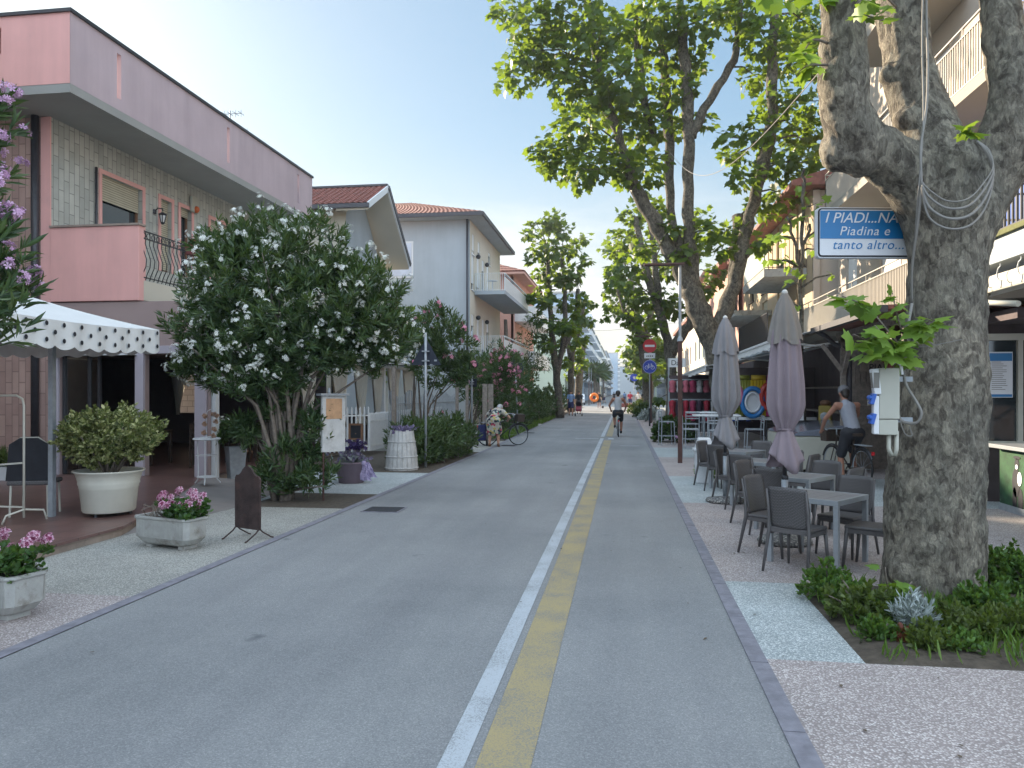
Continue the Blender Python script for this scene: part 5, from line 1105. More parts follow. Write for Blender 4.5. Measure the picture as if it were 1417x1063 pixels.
def hightable(x, y, l):
    t = thing('high_table', l, 'table', (x, y, .004), 0, 'white high tables among the stools'); m = MB(); m.b2(-.6, .6, -.35, .35, 1.06, 1.10); bevel(m.build('top', K['white_metal'], t), .01)
    for q in (-.07, .07): m = MB(); m.tube([(q, 0, .04), (q, 0, 1.06)], .035, 10); m.build('column', K['galv'], t)
    m = MB(); m.lathe((0, 0, 0), [(.28, 0), (.28, .03), (.05, .05)], 20); m.build('foot', K['galv'], t)
hightable(2.45, 21.1, 'nearer white high table with steel column among the stools'); hightable(2.5, 24.0, 'farther white high table below the hanging clothes')
# lamp posts of rusty steel
def lamppost(base, h, lab, arm=-.85):
    t = thing('street_lamp', lab, 'street lamp', base, 0, 'rusty steel street lamps'); m = MB(); m.b2(-.05, .05, -.05, .05, 0, h*.62); m.build('post', K['rustpost'], t)
    m = MB(); m.tube([(0, 0, h*.62), (0, 0, h)], .035, 10); m.lathe((0, 0, h*.62), [(.075, -.02), (.06, .06), (.035, .1)], 12); m.build('upper_post', K['galv'], t)
    m = MB(); m.b2(min(arm, .1), max(arm, .1), -.10, .10, h, h+.05); bevel(m.build('lamp_head', K['rustpost'], t), .01); return t
lamppost(G(941, 641), 4.75, 'near rusty square lamp post with flat horizontal head, beside the stools'); lamppost((1.5, 43, 0), 4.75, 'second rusty lamp post, beyond the no-entry sign')
lamppost((-4.9, 83, 0), 4.75, 'far lamp post on the left before the junction', .9); lamppost((1.9, 72, 0), 4.75, 'farthest right lamp post near the junction')
# no entry + bicycle signs
t = thing('road_sign', 'red no-entry sign over a small plate and a blue bicycle sign on one pole', 'road sign', G(899, 590)); Zs = 38.5
m = MB(); m.tube([(0, 0, 0), (0, 0, 4.3)], .03, 10); m.build('post', K['galv'], t)
m = MB(); m.b2(-.04, .04, -.04, .04, 0, .9); m.build('post_sleeve', K['black'], t)
def disc(z, r, mat, y=-.05, th=.01):
    m = MB(); m.prism([V(r*math.cos(a), y, z+r*math.sin(a)) for a in [i*math.pi/18 for i in range(36)]], (0, th, 0)); return m
zr, zb = 4.02, 2.98
o = disc(zr, .335, 0).build('no_entry_disc', K['sign_red'], t); m = MB(); m.b2(-.24, .24, -.056, -.051, zr-.055, zr+.055); m.build('bar', K['sign_white'], o)
m = MB(); m.b2(-.27, .27, -.05, -.04, 3.40, 3.66); o = m.build('plate', K['sign_white'], t); m = MB()
for i in range(4): m.b2(-.16+.09*i, -.11+.09*i, -.056, -.051, 3.48, 3.54)
m.build('marking', K['black'], o)
o = disc(zb, .345, 0).build('bicycle_disc', K['sign_rb'], t); m = MB(); m.torus((0, -.052, zb), .325, .008, (0, 1, 0), 36, 4)
for s in (-1, 1): m.torus((s*.145, -.055, zb-.04), .085, .012, (0, 1, 0), 20, 4)
for a, b in (((-.145, zb-.04), (-.05, zb+.09)), ((-.05, zb+.09), (.11, zb+.09)), ((-.02, zb-.04), (-.05, zb+.09)), ((-.02, zb-.04), (.11, zb+.09)), ((.145, zb-.04), (.09, zb+.15)), ((.09, zb+.15), (.04, zb+.15)), ((-.145, zb-.04), (-.02, zb-.04)), ((-.09, zb+.14), (-.03, zb+.14)), ((-.05, zb+.09), (-.06, zb+.14))): m.bar((a[0], -.055, a[1]), (b[0], -.055, b[1]), .022, .01)
m.build('bicycle_symbol', K['sign_white'], o)
# street name sign
t = thing('street_name_sign', 'pale street name plate reading Da on a grey post left of the lamp post', 'street sign', (1.72, 30, 0)); m = MB(); m.tube([(-.0, 0, 0), (0, 0, 3.0)], .035, 10); m.build('post', K['galv'], t)
m = MB(); m.b2(-.03, .62, -.03, -.015, 2.66, 3.0); o = m.build('plate', K['sign_white'], t); text('lettering', 'Da', .27, K['black'], o, textM((.24, -.034, 2.74), (1, 0, 0), (0, 0, 1)), 0, .002, 'CENTER')
# round blue sign far off
t = thing('road_sign', 'far small round blue sign near the junction', 'road sign', (1.15, 84, 0)); m = MB(); m.tube([(0, 0, 0), (0, 0, 3.2)], .03, 8); m.build('post', K['galv'], t); o = disc(3.3, .42, 0).build('disc', K['sign_rb'], t); m = MB(); m.b2(-.05, .05, -.06, -.051, 3.12, 3.42); m.b2(-.14, .14, -.06, -.051, 3.3, 3.36); m.build('arrow', K['sign_white'], o)
# small white stone bollard and planters along right kerb
def planterbush(x, y, r, lab, mat=K['leaf_dark'], fl=None):
    t = thing('kerb_bush', lab, 'bush', (x, y, 0), 0, 'small bushes along the right kerb')
    tp = []; ax = []
    for _ in range(int(300*r)): 
        d = Vector(rdir(1)[0]); d.z = abs(d.z); tp.append(d*r*random.uniform(.6, 1.1)+V(0, 0, .1)); ax.append(d+V(0, 0, .6))
    whorls('foliage', tp, ax, mat, t, 10, .14, OVAL, LANCE_F, world=False); 
    m = MB(); m.tube([(0, 0, 0), (0, 0, r*.8)], .03, 6); m.build('stem', K['stem'], t)
    if fl: flowers('blossom', tp[::9], ax[::9], fl, t, 6, .04, .08, False)
planterbush(1.7, 26.8, .75, 'dark bush with dull pink heads left of the stools', K['leaf_dark'], K['fl_lilac']); planterbush(1.6, 45, .7, 'low round grey-green bush beyond the no-entry sign', K['leaf_silver']); planterbush(1.5, 52, .9, 'dark bush at the foot of the third right trunk'); planterbush(1.62, 15.6, .17, 'tiny green weed beside the white bin', K['leaf_bush'])
planterbush(1.35, 62, 1.0, 'farthest round kerb bush on the right')
t = thing('stone_bollard', 'short rounded white stone bollard by the no-entry pole', 'bollard', (1.9, 39.6, 0)); m = MB(); m.lathe((0, 0, 0), [(.26, 0), (.27, .5), (.24, .72), (.12, .84), (.01, .87)], 16); m.build('shaft', K['whitewood'], t, smooth=True); m = MB(); m.lathe((0, 0, 0), [(.3, -.02), (.3, .06)], 16); m.build('foot', K['concrete'], t)
# ================= RIGHT BUILDINGS =================
SX = 8.2
def slab(par, x0, x1, y0, y1, z0, z1, mat=K['white_wall'], name='balcony_slab'): m = MB(); m.b2(x0, x1, y0, y1, z0, z1); return m.build(name, mat, par, True)
# near white-balconied building
t = thing('balcony_building', 'cream apartment building with long white slatted balconies above the piadina stand', 'building', (6.3, 11, 0)); fx = 6.3
hs = [(y, y+w_, z, z+2.3) for z in (3.25, 6.2, 9.2) for y, w_ in ((1.2, 1.4), (4.6, 1.0), (7.2, 1.5), (10.6, 1.0))]
m = MB(); facade(m, (fx, 11.5, 2.9), py_, nx_*-1, 12.4, 10.2, [(a, b, c-2.9, d-2.9) for a, b, c, d in hs], .18); m.build('street_wall', K['beige_wall'], t, True)
m = MB(); m.b2(fx+.25, 16, 11.52, 23.9, 2.9, 13.0); m.b2(fx+.01, fx+.24, 11.45, 11.51, 2.9, 13.1); m.b2(fx+.01, fx+.24, 23.91, 23.96, 2.9, 13.1); m.build('end_wall', K['beige_wall'], t, True)
for i, k in enumerate(hs): window(t, (fx, 11.5, 0), py_, -nx_, k, K['white_metal'], 'shutter', (.9, .4, .6)[i % 3], dep=.13, shmat=K['white_metal'] if i % 4 else K['blueplastic'], sill=False)
for z, ya, yb in ((3.05, 11.9, 23.6), (6.05, 11.35, 20.4), (9.05, 15.2, 18.4)):
    slab(t, 5.0, fx-.01, ya, yb, z, z+.18, K['warm_white'])
    railing(t, [(5.75, ya+.05, 0), (5.05, ya+.05, 0), (5.05, yb-.05, 0), (fx-.02, yb-.05, 0)], z+.18, z+1.12, K['warm_metal'], .085, .009, 'balcony_railing', 3)
slab(t, 6.0, 16, 11.0, 24.2, 12.9, 13.1, K['warm_white'], 'roof_slab')
m = MB(); m.quad((5.07, 12.0, 3.26), (5.07, 23.5, 3.26), (5.07, 23.5, 4.02), (5.07, 12.0, 4.02)); m.build('balcony_screen', K['warm_white'], t, True)
# beige neighbour with glass balcony
t = thing('beige_house', 'sun-patched beige house with glass-fronted balcony behind the leaning plane limb', 'building', (5.7, 24.5, 0)); fx = 5.7
hs = [(1+i*3.2, 2.2+i*3.2, z, z+2.1) for z in (3.3, 5.75) for i in range(4)]
m = MB(); facade(m, (fx, 24.5, 0), py_, -nx_, 13.5, 7.9, hs, .18); m.build('street_wall', K['ochre_wall'], t, True)
m = MB(); m.b2(fx+.22, 15, 24.5, 38, 0, 7.85); m.b2(fx+.01, fx+.21, 24.44, 24.499, 0, 7.85); m.build('end_wall', K['beige_wall'], t, True)
for i, k in enumerate(hs): window(t, (fx, 24.5, 0), py_, -nx_, k, K['wood_dark'], 'shutter', .7, dep=.14)
slab(t, 4.4, fx-.01, 25.2, 29.5, 5.35, 5.6, K['concrete']); m = MB(); m.b2(4.42, 4.45, 25.3, 29.4, 5.65, 6.5); m.build('balcony_glass', M1('frosted_glass', (.55, .62, .62), .2, .04, 2), t, True)
railing(t, [(4.42, 25.25, 0), (fx-.02, 25.25, 0)], 5.6, 6.55, K['black_iron'], .12); slab(t, 4.3, fx-.01, 31, 36.5, 4.7, 4.9, K['concrete']); railing(t, [(4.4, 24.6, 0), (4.4, 30.5, 0)], 3.1, 4.15, K['black_iron'], .16, .012); slab(t, 4.35, fx-.01, 24.6, 30.6, 2.95, 3.1)
railing(t, [(4.4, 31.1, 0), (4.4, 36.4, 0)], 4.9, 5.9, K['black_iron'], .12)
m = MB(); m.prism([V(5.0, 24.0, 7.9), V(15, 24.0, 7.9), V(15, 24.0, 8.3), V(10, 24.0, 9.6), (5.0, 24.0, 8.05)], (0, 14.4, 0)); m.build('roof', K['rooftile'], t, True)
# further right row
for i, (y0, y1, x, z, mt, lab) in enumerate(((39, 52, 5.6, 8.5, 'pink_wall', 'pinkish low building behind the third right tree'), (53, 68, 5.8, 9.5, 'cream_wall', 'cream building farther along the right row'), (69, 88, 6.0, 8.0, 'beige_wall', 'last beige building on the right before the junction'))):
    t = thing('row_building', lab, 'building', (x, y0, 0), 0, 'row buildings on the right')
    hs = [(1+k*3, 2.4+k*3, zz, zz+1.6) for zz in (1.1, 4.2) for k in range(int((y1-y0-2)/3))]
    m = MB(); facade(m, (x, y0, 0), py_, -nx_, y1-y0, z, hs, .15); m.b2(x+.2, 15, y0, y1, 0, z-.02); m.build('wall', K[mt], t, True)
    for k in hs: window(t, (x, y0, 0), py_, -nx_, k, K['white_metal'], 'glass', 0)
    m = MB(); m.b2(x-.5, 15, y0-.3, y1+.3, z, z+.3); m.build('roof', K['rooftile'], t, True)
# first floor terrace near right edge + counter below
t = thing('terrace_building', 'near right building with black railing over a white fascia and dark kiosk below', 'building', (4.6, 6, 0))
slab(t, 4.6, 9, 6.8, 11.75, 3.33, 3.58, K['white_wall'], 'terrace_slab'); m = MB(); m.b2(4.55, 4.60, 6.8, 11.75, 3.30, 3.60); m.build('fascia', K['white_wall'], t, True)
m = MB(); m.b2(4.5, 4.72, 6.8, 11.75, 3.6, 3.66); m.build('moss_edge', M1('mossy_coping', (.12, .13, .05), .9, .3, 8), t, True)
railing(t, [(4.62, 6.85, 0), (4.62, 11.7, 0), (6.2, 11.7, 0)], 3.66, 4.62, K['black_iron'], .10, .012, 'terrace_railing', 3)
m = MB(); m.b2(6.4, 12, 6.8, 11.4, 3.6, 12.5); m.build('upper_wall', K['ochre_wall'], t, True)
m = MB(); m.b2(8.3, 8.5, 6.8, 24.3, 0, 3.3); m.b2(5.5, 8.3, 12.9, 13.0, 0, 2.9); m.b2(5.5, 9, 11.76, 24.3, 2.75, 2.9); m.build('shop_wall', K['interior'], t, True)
for i, (px, pz, pw, phh, cl) in enumerate(((5.66, 1.15, .30, .95, 1), (6.05, 1.15, .36, .95, 0), (5.25, 1.25, .26, .55, 1))): pass
t2 = thing('kiosk_window', 'grey-framed kiosk window hung with pale notices behind the green counter', 'window', (5.4, 12.8, 0))
m = MB()
for x in (5.42, 5.98, 6.55, 7.1): m.b2(x, x+.07, 12.76, 12.84, .95, 2.5)
m.b2(5.42, 7.17, 12.75, 12.85, 2.5, 2.6); m.b2(5.42, 7.17, 12.75, 12.85, .85, .95); m.build('frame', K['tub'], t2, True); m = MB(); m.quad((5.45, 12.82, .95), (7.15, 12.82, .95), (7.15, 12.82, 2.5), (5.45, 12.82, 2.5)); m.build('pane', K['glass'], t2, True)
for x, wd, z0, z1, lab in ((5.55, .34, 1.62, 2.32, 'pale notice with teal heading, left of the other'), (6.10, .38, 1.18, 2.40, 'tall white notice with blue heading and small red mark')):
    q = thing('window_notice', lab, 'notice', (x, 12.74, z0)); m = MB(); m.b2(0, wd, -.004, .004, 0, z1-z0); m.build('sheet', K['sign_white'], q)
    m = MB(); m.b2(.01, wd-.01, -.009, -.005, z1-z0-.14, z1-z0-.02); m.build('heading', K['sign_blue'], q); m = MB(); m.b2(.01, wd-.01, -.009, -.005, .01, .05); m.build('footer', K['sign_blue'], q)
    m = MB(); 
    for k in range(16): m.b2(.04, .04+(wd-.08)*random.uniform(.5, 1), -.008, -.005, .12+k*.03*(z1-z0)/.7, .128+k*.03*(z1-z0)/.7)
    m.build('print', K['cable'], q)
    if wd > .35: m = MB(); m.b2(.17, .33, -.009, -.005, .18, .24); m.build('red_mark', K['sign_red'], q)
# counter with green mural
t = thing('bar_counter', 'pale-topped bar counter with a green painted front and cream letters', 'counter', (5.42, 9.6, 0))
m = MB(); m.b2(5.42, 5.50, 8.2, 12.1, .0, .90); m.b2(5.5, 6.0, 8.2, 12.1, 0, .88); o = m.build('front', M1('green_mural', (.018, .075, .028), .45, .6, 5, stain=((.008, .03, .015), 4, .5)), t, True)
m = MB(); m.b2(5.28, 6.05, 8.15, 12.15, .90, .955); bevel(m.build('top', K['tableframe'], t, True), .006); m = MB(); m.b2(5.405, 5.418, 8.2, 12.1, .0, .10); m.build('skirting', K['galv'], t, True)
q = text('lettering', 'S', .52, K['tub'], o, textM((5.415-5.42-0, 10.72-9.6, .47), (0, -1, 0), (0, 0, 1)), .15, .003); q.location = V(5.412, 10.75, .45)
q = text('lettering', 'L', .40, K['tub'], o, textM((0, 0, 0), (0, -1, 0), (0, 0, 1)), .15, .003); q.location = V(5.412, 10.6, .08)
m = MB()   # painted standing figure: dark hatted shape with pale sleeves
def pat(yc, zc, w_, h_, mi=0, e=.003): m.prism([V(5.418, yc+w_/2*math.cos(a), zc+h_/2*math.sin(a)) for a in [i*math.pi/6 for i in range(12)]], (-e, 0, 0), mi)
for a in ((11.62, .44, .22, .42), (11.66, .2, .12, .36), (11.5, .2, .14, .34), (11.60, .70, .12, .16), (11.60, .79, .20, .05)): pat(*a)
m.build('painted_figure', K['black'], o); m = MB(); pat(11.52, .5, .12, .2, 0, .006); pat(11.30, .52, .10, .2, 0, .006); pat(11.60, .66, .07, .07, 0, .006); m.build('painted_highlight', K['sign_white'], o)
for i, y in enumerate((10.55, 10.75, 10.93)):
    q = thing('condiment_holder', ['nearest', 'middle', 'farthest'][i]+' small dark holder of white sachets on the counter', 'holder', (5.55, y, .956), 0, 'sachet holders on the counter'); m = MB(); m.box((0, 0, .04), (.12, .11, .08)); m.build('box', K['black'], q); m = MB(); m.box((-.0, 0, .085), (.09, .08, .03)); m.box((-.063, 0, .04), (.004, .07, .05)); m.build('sachets', K['sign_white'], q)
t = thing('letter_sign', 'small white plate with a black letter A under the awning', 'sign', (4.75, 11.2, 2.12)); m = MB(); m.b2(-.28, .12, -.01, .01, 0, .24); o = m.build('plate', K['sign_white'], t); text('lettering', 'A', .24, K['black'], o, textM((.03, -.014, .035), (1, 0, 0), (0, 0, 1)), 0, .002)
# awning arms under the terrace
t = thing('folding_awning', 'cream retracted awning with jointed arms beneath the terrace', 'awning', (5, 9.5, 2.7))
m = MB(); m.b2(4.66, 4.9, 7, 11.6, 2.98, 3.2); bevel(m.build('cassette', K['tub'], t, True), .03)
for y in (8.6, 10.9): m = MB(); m.tube([(4.75, y, 3.0), (4.35, y-.6, 2.82), (4.5, y-1.3, 2.72)], .035, 8); m.build('arm', K['tub'], t, True, True)
m = MB()
for k in range(9): 
    y = 7.2+k*.5; m.tube([(4.58, y, 3.28)]+[(4.58, y+.09*math.sin(a), 3.16+.09*math.cos(a)) for a in (0, .7, 1.4, 2.1, 2.8, 3.5)]+[(4.58, y, 2.98)], .009, 5); m.build('scroll_hook', K['galv'], t, True); m = MB()
# piadina stand
t = thing('piadina_stand', 'dark timber piadina stand with tiled lean-to roof, posts and braces', 'kiosk', (4.5, 17, 0))
m = MB(); m.add([V(4.15, 12.9, 3.02), V(4.15, 17.4, 3.02), V(8.2, 17.4, 3.0), V(8.2, 12.9, 3.0), V(4.15, 12.9, 3.09), V(4.15, 17.4, 3.09), V(8.2, 17.4, 3.04), V(8.2, 12.9, 3.04)], [(0, 1, 2, 3), (4, 5, 6, 7), (0, 1, 5, 4), (1, 2, 6, 5), (2, 3, 7, 6), (3, 0, 4, 7)]); m.build('roof', K['rooftile'], t, True)
m = MB(); m.bar((4.08, 12.9, 3.03), (4.08, 17.45, 3.03), .13, .11); m.build('gutter', K['roofdark'], t, True); pipe(t, [(4.1, 17.2, 3.0), (4.25, 17.15, 2.9), (4.42, 17.1, 2.72), (4.66, 17.02, 2.62), (4.70, 17.0, 2.4), (4.70, 17.0, 0)], r=.05)
for x, y in ((4.58, 17.05), (4.58, 13.4), (8.0, 17.05)):
    m = MB(); m.b2(x-.05, x+.05, y-.05, y+.05, 0, 2.98); m.build('post', K['wood_grey'], t, True)
for a, b in (((4.58, 17.0, 2.1), (4.15, 17.0, 2.7)), ((4.58, 17.0, 2.1), (4.58, 16.3, 2.9)), ((4.58, 13.5, 2.1), (4.58, 14.3, 2.9))): m = MB(); m.bar(a, b, .08); m.build('brace', K['wood_grey'], t, True)
m = MB(); m.b2(4.5, 8.2, 17.0, 17.1, 2.75, 2.9); m.b2(4.53, 4.63, 13, 17.4, 2.85, 2.97)
for k in range(26): m.b2(5.1+k*.12, 5.19+k*.12, 18.0, 18.03, 1.9, 2.85)
m.b2(5.0, 8.2, 18.04, 18.1, 0, 2.9); m.build('timber_wall', K['wood_grey'], t, True)
m = MB(); m.b2(4.95, 8.1, 17.4, 17.75, 1.38, 1.42); m.b2(4.95, 8.1, 17.5, 17.75, 1.0, 1.03); m.build('shelf', K['wood_grey'], t, True)
m = MB(); m.prism([V(4.95+x, 17.2, 2.12+z) for x, z in ((0, .02), (.05, .22), (.3, .27), (.62, .22), (.9, .24), (.93, .02), (.6, -.05), (.3, 0))], (0, .03, 0)); o = m.build('sign_board', K['wood_grey'], t, True); q = text('lettering', 'PIADI', .2, K['black'], o, textM((0, 0, 0), (1, 0, 0), (0, 0, 1)), 0, .004); q.location = V(5.38, 17.19, 2.16)
for i in range(7):
    q = thing('shelf_jar', ['first', 'second', 'third', 'fourth', 'fifth', 'sixth', 'seventh'][i]+' small pale jar from the left on the stand shelf', 'jar', (5.25+i*.33, 17.55, 1.42), 0, 'jars on the stand shelf'); m = MB(); m.lathe((0, 0, 0), [(.035, 0), (.04, .08+.02*(i % 3)), (.025, .11+.02*(i % 3)), (.025, .14+.02*(i % 3))], 10); m.build('body', K['tub'], q); m = MB(); m.lathe((0, 0, .14+.02*(i % 3)), [(.028, 0), (.028, .02)], 10); m.build('lid', K['redplastic'], q)
t = thing('drinks_cooler', 'tall glass-door cooler with teal glass behind the stand post', 'cooler', G(1132, 618)+V(0, 1.6, 0)); 
m = MB(); m.b2(-.38, .38, .02, .6, 0, 2.3); m.build('cabinet', K['dark_metal'], t); m = MB(); m.b2(-.32, .32, -.0, .018, .3, 2.15); m.build('door_glass', M1('teal_glass', (.05, .13, .14), .08, .3, 3), t); m = MB(); m.b2(-.36, -.32, -.03, .0, .3, 2.2); m.b2(-.36, .36, -.03, .0, 2.16, 2.2); m.build('door_frame', K['white_metal'], t)
g = G(1142, 640); t = thing('yellow_cabinet', 'narrow yellow cabinet with two round dials beside the cyclist', 'cabinet', (g.x, g.y, 0), R(-20))
m = MB(); m.b2(-.14, .14, -.15, .2, 0, 1.38); bevel(m.build('body', M1('yellow_enamel', (.34, .26, .045), .5, .15, 6), t), .02)
for z in (.62, 1.12): m = MB(); m.lathe((0, 0, 0), [(.10, 0), (.10, .03), (.07, .04)], 18); q = m.build('dial', K['galv'], t); q.rotation_euler = (R(90), 0, 0); q.location = (0, -.15, z)
m = MB(); m.sph((0, .02, 1.44), .13, 10, 0, (1, 1, .6)); m.build('cap', K['wood_brown'], t, smooth=True)
# information stand with price list
g = G(1106, 640); t = thing('price_board', 'small white price card with red print on a dark green stand behind the mauve parasol', 'sign', (g.x, g.y, 0)); m = MB(); m.b2(-.2, .2, 0, .25, 0, 1.0); m.build('stand', K['dark_metal'], t); m = MB(); m.b2(-.14, .10, -.02, -.01, 1.02, 1.42); o = m.build('card', K['sign_white'], t); m = MB()
for x, z in ((-.1, 1.3), (-.1, 1.2), (.0, 1.33), (-.02, 1.22), (-.04, 1.07)): m.b2(x, x+.08, -.026, -.021, z, z+.06)
m.build('print', K['sign_red'], o)
# chest freezer / grey covered counter
t = thing('chest_freezer', 'long grey chest freezer with sloping lid behind the parasols', 'freezer', (4.15, 18.2, 0))
m = MB(); m.b2(-.65, .65, -1.4, 1.4, .08, .78); bevel(m.build('body', K['greyplastic'], t), .03); m = MB(); m.add([V(-.66, -1.41, .79), V(.66, -1.41, .79), V(.66, 1.41, .79), V(-.66, 1.41, .79), V(-.5, -1.3, .86), V(.66, -1.3, 1.05), V(.66, 1.3, 1.05), V(-.5, 1.3, .86)], [(0, 1, 2, 3), (4, 5, 6, 7), (0, 1, 5, 4), (1, 2, 6, 5), (2, 3, 7, 6), (3, 0, 4, 7)]); m.build('lid', M1('smoked_lid', (.12, .13, .16), .2, .1, 3), t)
# beach shop: display boards with inflatables
t = thing('display_stand', 'white low stand backing the inflatables', 'display', (4.4, 22.6, 0), R(0)); m = MB(); m.b2(-1.6, 1.3, -.1, .1, .92, 1.0); m.build('rail', K['white_metal'], t)
for x in (-1.5, 0, 1.2): m = MB(); m.b2(x-.03, x+.03, -.05, .05, 0, .92); m.build('leg', K['white_metal'], t)
m = MB(); m.b2(-1.6, 1.3, .12, .16, .95, 2.4); m.build('panel', K['interior'], t)
def airbed(x, w_, c, lab):
    t = thing('air_mattress', lab, 'air mattress', (x, 22.55, 1.0), 0, 'air mattresses on display'); m = MB(); k = 5
    for i in range(k): m.tube([(-w_/2+w_*(i+.5)/k, 0, .03), (-w_/2+w_*(i+.5)/k, 0, 1.05)], w_/k*.56, 10)
    m.build('body', c, t, smooth=True); m = MB(); m.tube([(-w_*.45, 0, 1.12), (w_*.45, 0, 1.12)], .07, 10); m.build('pillow', c, t, smooth=True)
airbed(3.35, .42, M1('olive_vinyl', (.20, .21, .03), .35, .1, 3), 'olive air mattress, leftmost on display'); airbed(3.78, .44, M1('yellow_vinyl', (.55, .38, .02), .35, .1, 3), 'yellow air mattress in the middle of the display'); airbed(4.28, .60, M1('magenta_vinyl', (.48, .02, .20), .35, .1, 3), 'magenta air mattress, rightmost on display')
def ring(x, z, r, rr, c1, c2, lab, sz=1.25, fill=None):
    t = thing('swim_ring', lab, 'swim ring', (x, 22.36, z), 0, 'inflatable rings and boats on display')
    m = MB(); m.tube([(r*math.cos(a), 0, r*sz*math.sin(a)) for a in [i*math.pi/14 for i in range(28)]], rr, 8, closed=True); m.build('outer_tube', c1, t, smooth=True)
    m = MB(); m.tube([((r-rr*1.3)*math.cos(a), -.02, (r-rr*1.3)*sz*math.sin(a)) for a in [i*math.pi/14 for i in range(28)]], rr*.55, 8, closed=True); m.build('inner_tube', c2, t, smooth=True)
    if fill: m = MB(); m.prism([V((r-rr)*math.cos(a), .02, (r-rr)*sz*math.sin(a)) for a in [i*math.pi/10 for i in range(20)]], (0, .02, 0)); m.build('floor', fill, t)
vb = M1('blue_vinyl', (.02, .16, .42), .3, .1, 3); vr = M1('red_vinyl', (.45, .03, .02), .3, .1, 3); vw = M1('white_vinyl', (.6, .62, .65), .3, .05, 3); vp = M1('pink_vinyl', (.55, .16, .28), .3, .1, 3)
ring(3.60, 1.42, .29, .07, vb, vw, 'blue and white inflatable boat on display', 1.35, vw); ring(4.10, 1.58, .27, .085, vr, vr, 'red inflatable boat with blue floor on display', 1.3, vb); ring(3.14, 1.62, .15, .07, vp, vp, 'pink swim ring at the left of the display', 1.7)
# clothes rails with swimwear
cm = [M1(n_, c, .8, .3, 9) for n_, c in (('red_cloth', (.33, .02, .04)), ('crimson_cloth', (.30, .03, .08)), ('blue_cloth', (.03, .08, .40)), ('navy_print', (.02, .03, .16)), ('rose_cloth', (.45, .12, .16)), ('white_cloth', (.5, .5, .5)), ('dark_print', (.05, .03, .05)))]
t = thing('clothes_rail', 'chrome clothes rail hung with red and blue swimwear under the shop awning', 'clothes rail', (3.2, 27.6, 0)); m = MB()
for x in (-1.6, 1.7): m.tube([(x, 0, 0), (x, 0, 2.2)], .02, 6)
m.bar((-1.6, 0, 2.15), (1.7, 0, 2.15), .03); m.bar((-1.6, 0, 1.45), (1.7, 0, 1.45), .03); m.build('frame', K['galv'], t); m = MB(); m.b2(-1.6, 1.7, .22, .26, .3, 2.3); m.build('back_panel', K['interior'], t)
names = ['red', 'crimson', 'blue', 'navy', 'rose', 'white', 'dark']; ordn = ['first', 'second', 'third', 'fourth', 'fifth', 'sixth', 'seventh', 'eighth', 'ninth', 'tenth', 'eleventh', 'twelfth', 'thirteenth', 'fourteenth']
gi = 0
for row, z in ((0, 2.12), (1, 1.42)):
    for i in range(14):
        c = [0, 6, 0, 1, 6, 0, 5, 0, 2, 2, 3, 2, 6, 4][i] if row else [4, 5, 4, 1, 5, 4, 6, 4, 1, 5, 4, 0, 6, 1][i]; h = .42 if row == 0 else .72
        q = thing('swimsuit', f'{names[c]} garment, {ordn[i]} from the left on the {"upper" if row == 0 else "lower"} bar of the clothes rail', 'garment', (3.2-1.5+i*.235, 27.5, z), 0, 'swimwear on the clothes rail')
        m = MB(); vs = []; wd = random.uniform(.95, 1.3)
        for k, (w_, zz) in enumerate(((.03, 0), (.10, -.05), (.09, -.16), (.075, -h*.5), (.11, -h*.8), (.08, -h))):
            for s, y in ((-1, -.02), (0, -.045), (1, -.02), (0, .02)): vs.append((s*w_*wd, y, zz))
        m.add(vs, [(k*4+j, k*4+(j+1) % 4, k*4+4+(j+1) % 4, k*4+4+j) for k in range(5) for j in range(4)]); m.build('cloth', cm[c], q, smooth=True); m = MB(); m.bar((-.08, 0, -.0), (.08, 0, -.0), .01); m.build('hanger', K['galv'], q)
# shop awnings
def awning(a, b, xw, zw, lab, mat=K['fabric_w']):
    a = Vector(a); b = Vector(b); t = thing('shop_awning', lab, 'awning', (a.x, a.y, 0), 0, 'pale shop awnings')
    m = MB(); vs = []; N_ = 20
    for i in range(N_+1):
        p = a.lerp(b, i/N_); q = V(xw, p.y, zw); sag = [0, .03, .04, .03, 0]
        for k in range(5): r_ = p.lerp(q, k/4); r_.z -= sag[k]; vs.append(r_)
        vs.append(p-UP*(.15+.03*abs(math.sin(i*1.57))))
    m.add(vs, [(6*i+k, 6*i+k+1, 6*i+7+k, 6*i+6+k) for i in range(N_) for k in range(4)]+[(6*i, 6*i+5, 6*i+11, 6*i+6) for i in range(N_)]); o = m.build('fabric', mat, t, True); s = o.modifiers.new('s', 'SOLIDIFY'); s.thickness = .01
    m = MB(); m.bar(a, b, .05); m.build('front_bar', K['white_metal'], t, True)
    for f in (.1, .5, .9): p = a.lerp(b, f); m = MB(); m.tube([p, ((p.x+xw)/2, p.y-.2, p.z-.12), (xw, p.y, zw-.5)], .025, 6); m.build('arm', K['white_metal'], t, True)
awning((3.35, 17.6, 2.88), (3.0, 23.8, 2.72), 5.2, 3.4, 'nearer white shop awning over the inflatables'); awning((2.5, 24.2, 2.52), (1.95, 33, 2.22), 5.4, 3.1, 'farther white shop awning over the clothes rail')
m = MB()
for x, y in ((3.1, 24.1), (2.3, 31)): 
    q = thing('awning_post', ('nearer' if y < 30 else 'farther')+' thin brown post propping the far awning', 'post', (x, y, 0), 0, 'awning posts'); m = MB(); m.b2(-.04, .04, -.04, .04, 0, 2.35); m.build('shaft', K['wood_brown'], q); m = MB(); m.b2(-.1, .1, -.1, .1, 0, .02); m.build('foot', K['galv'], q)
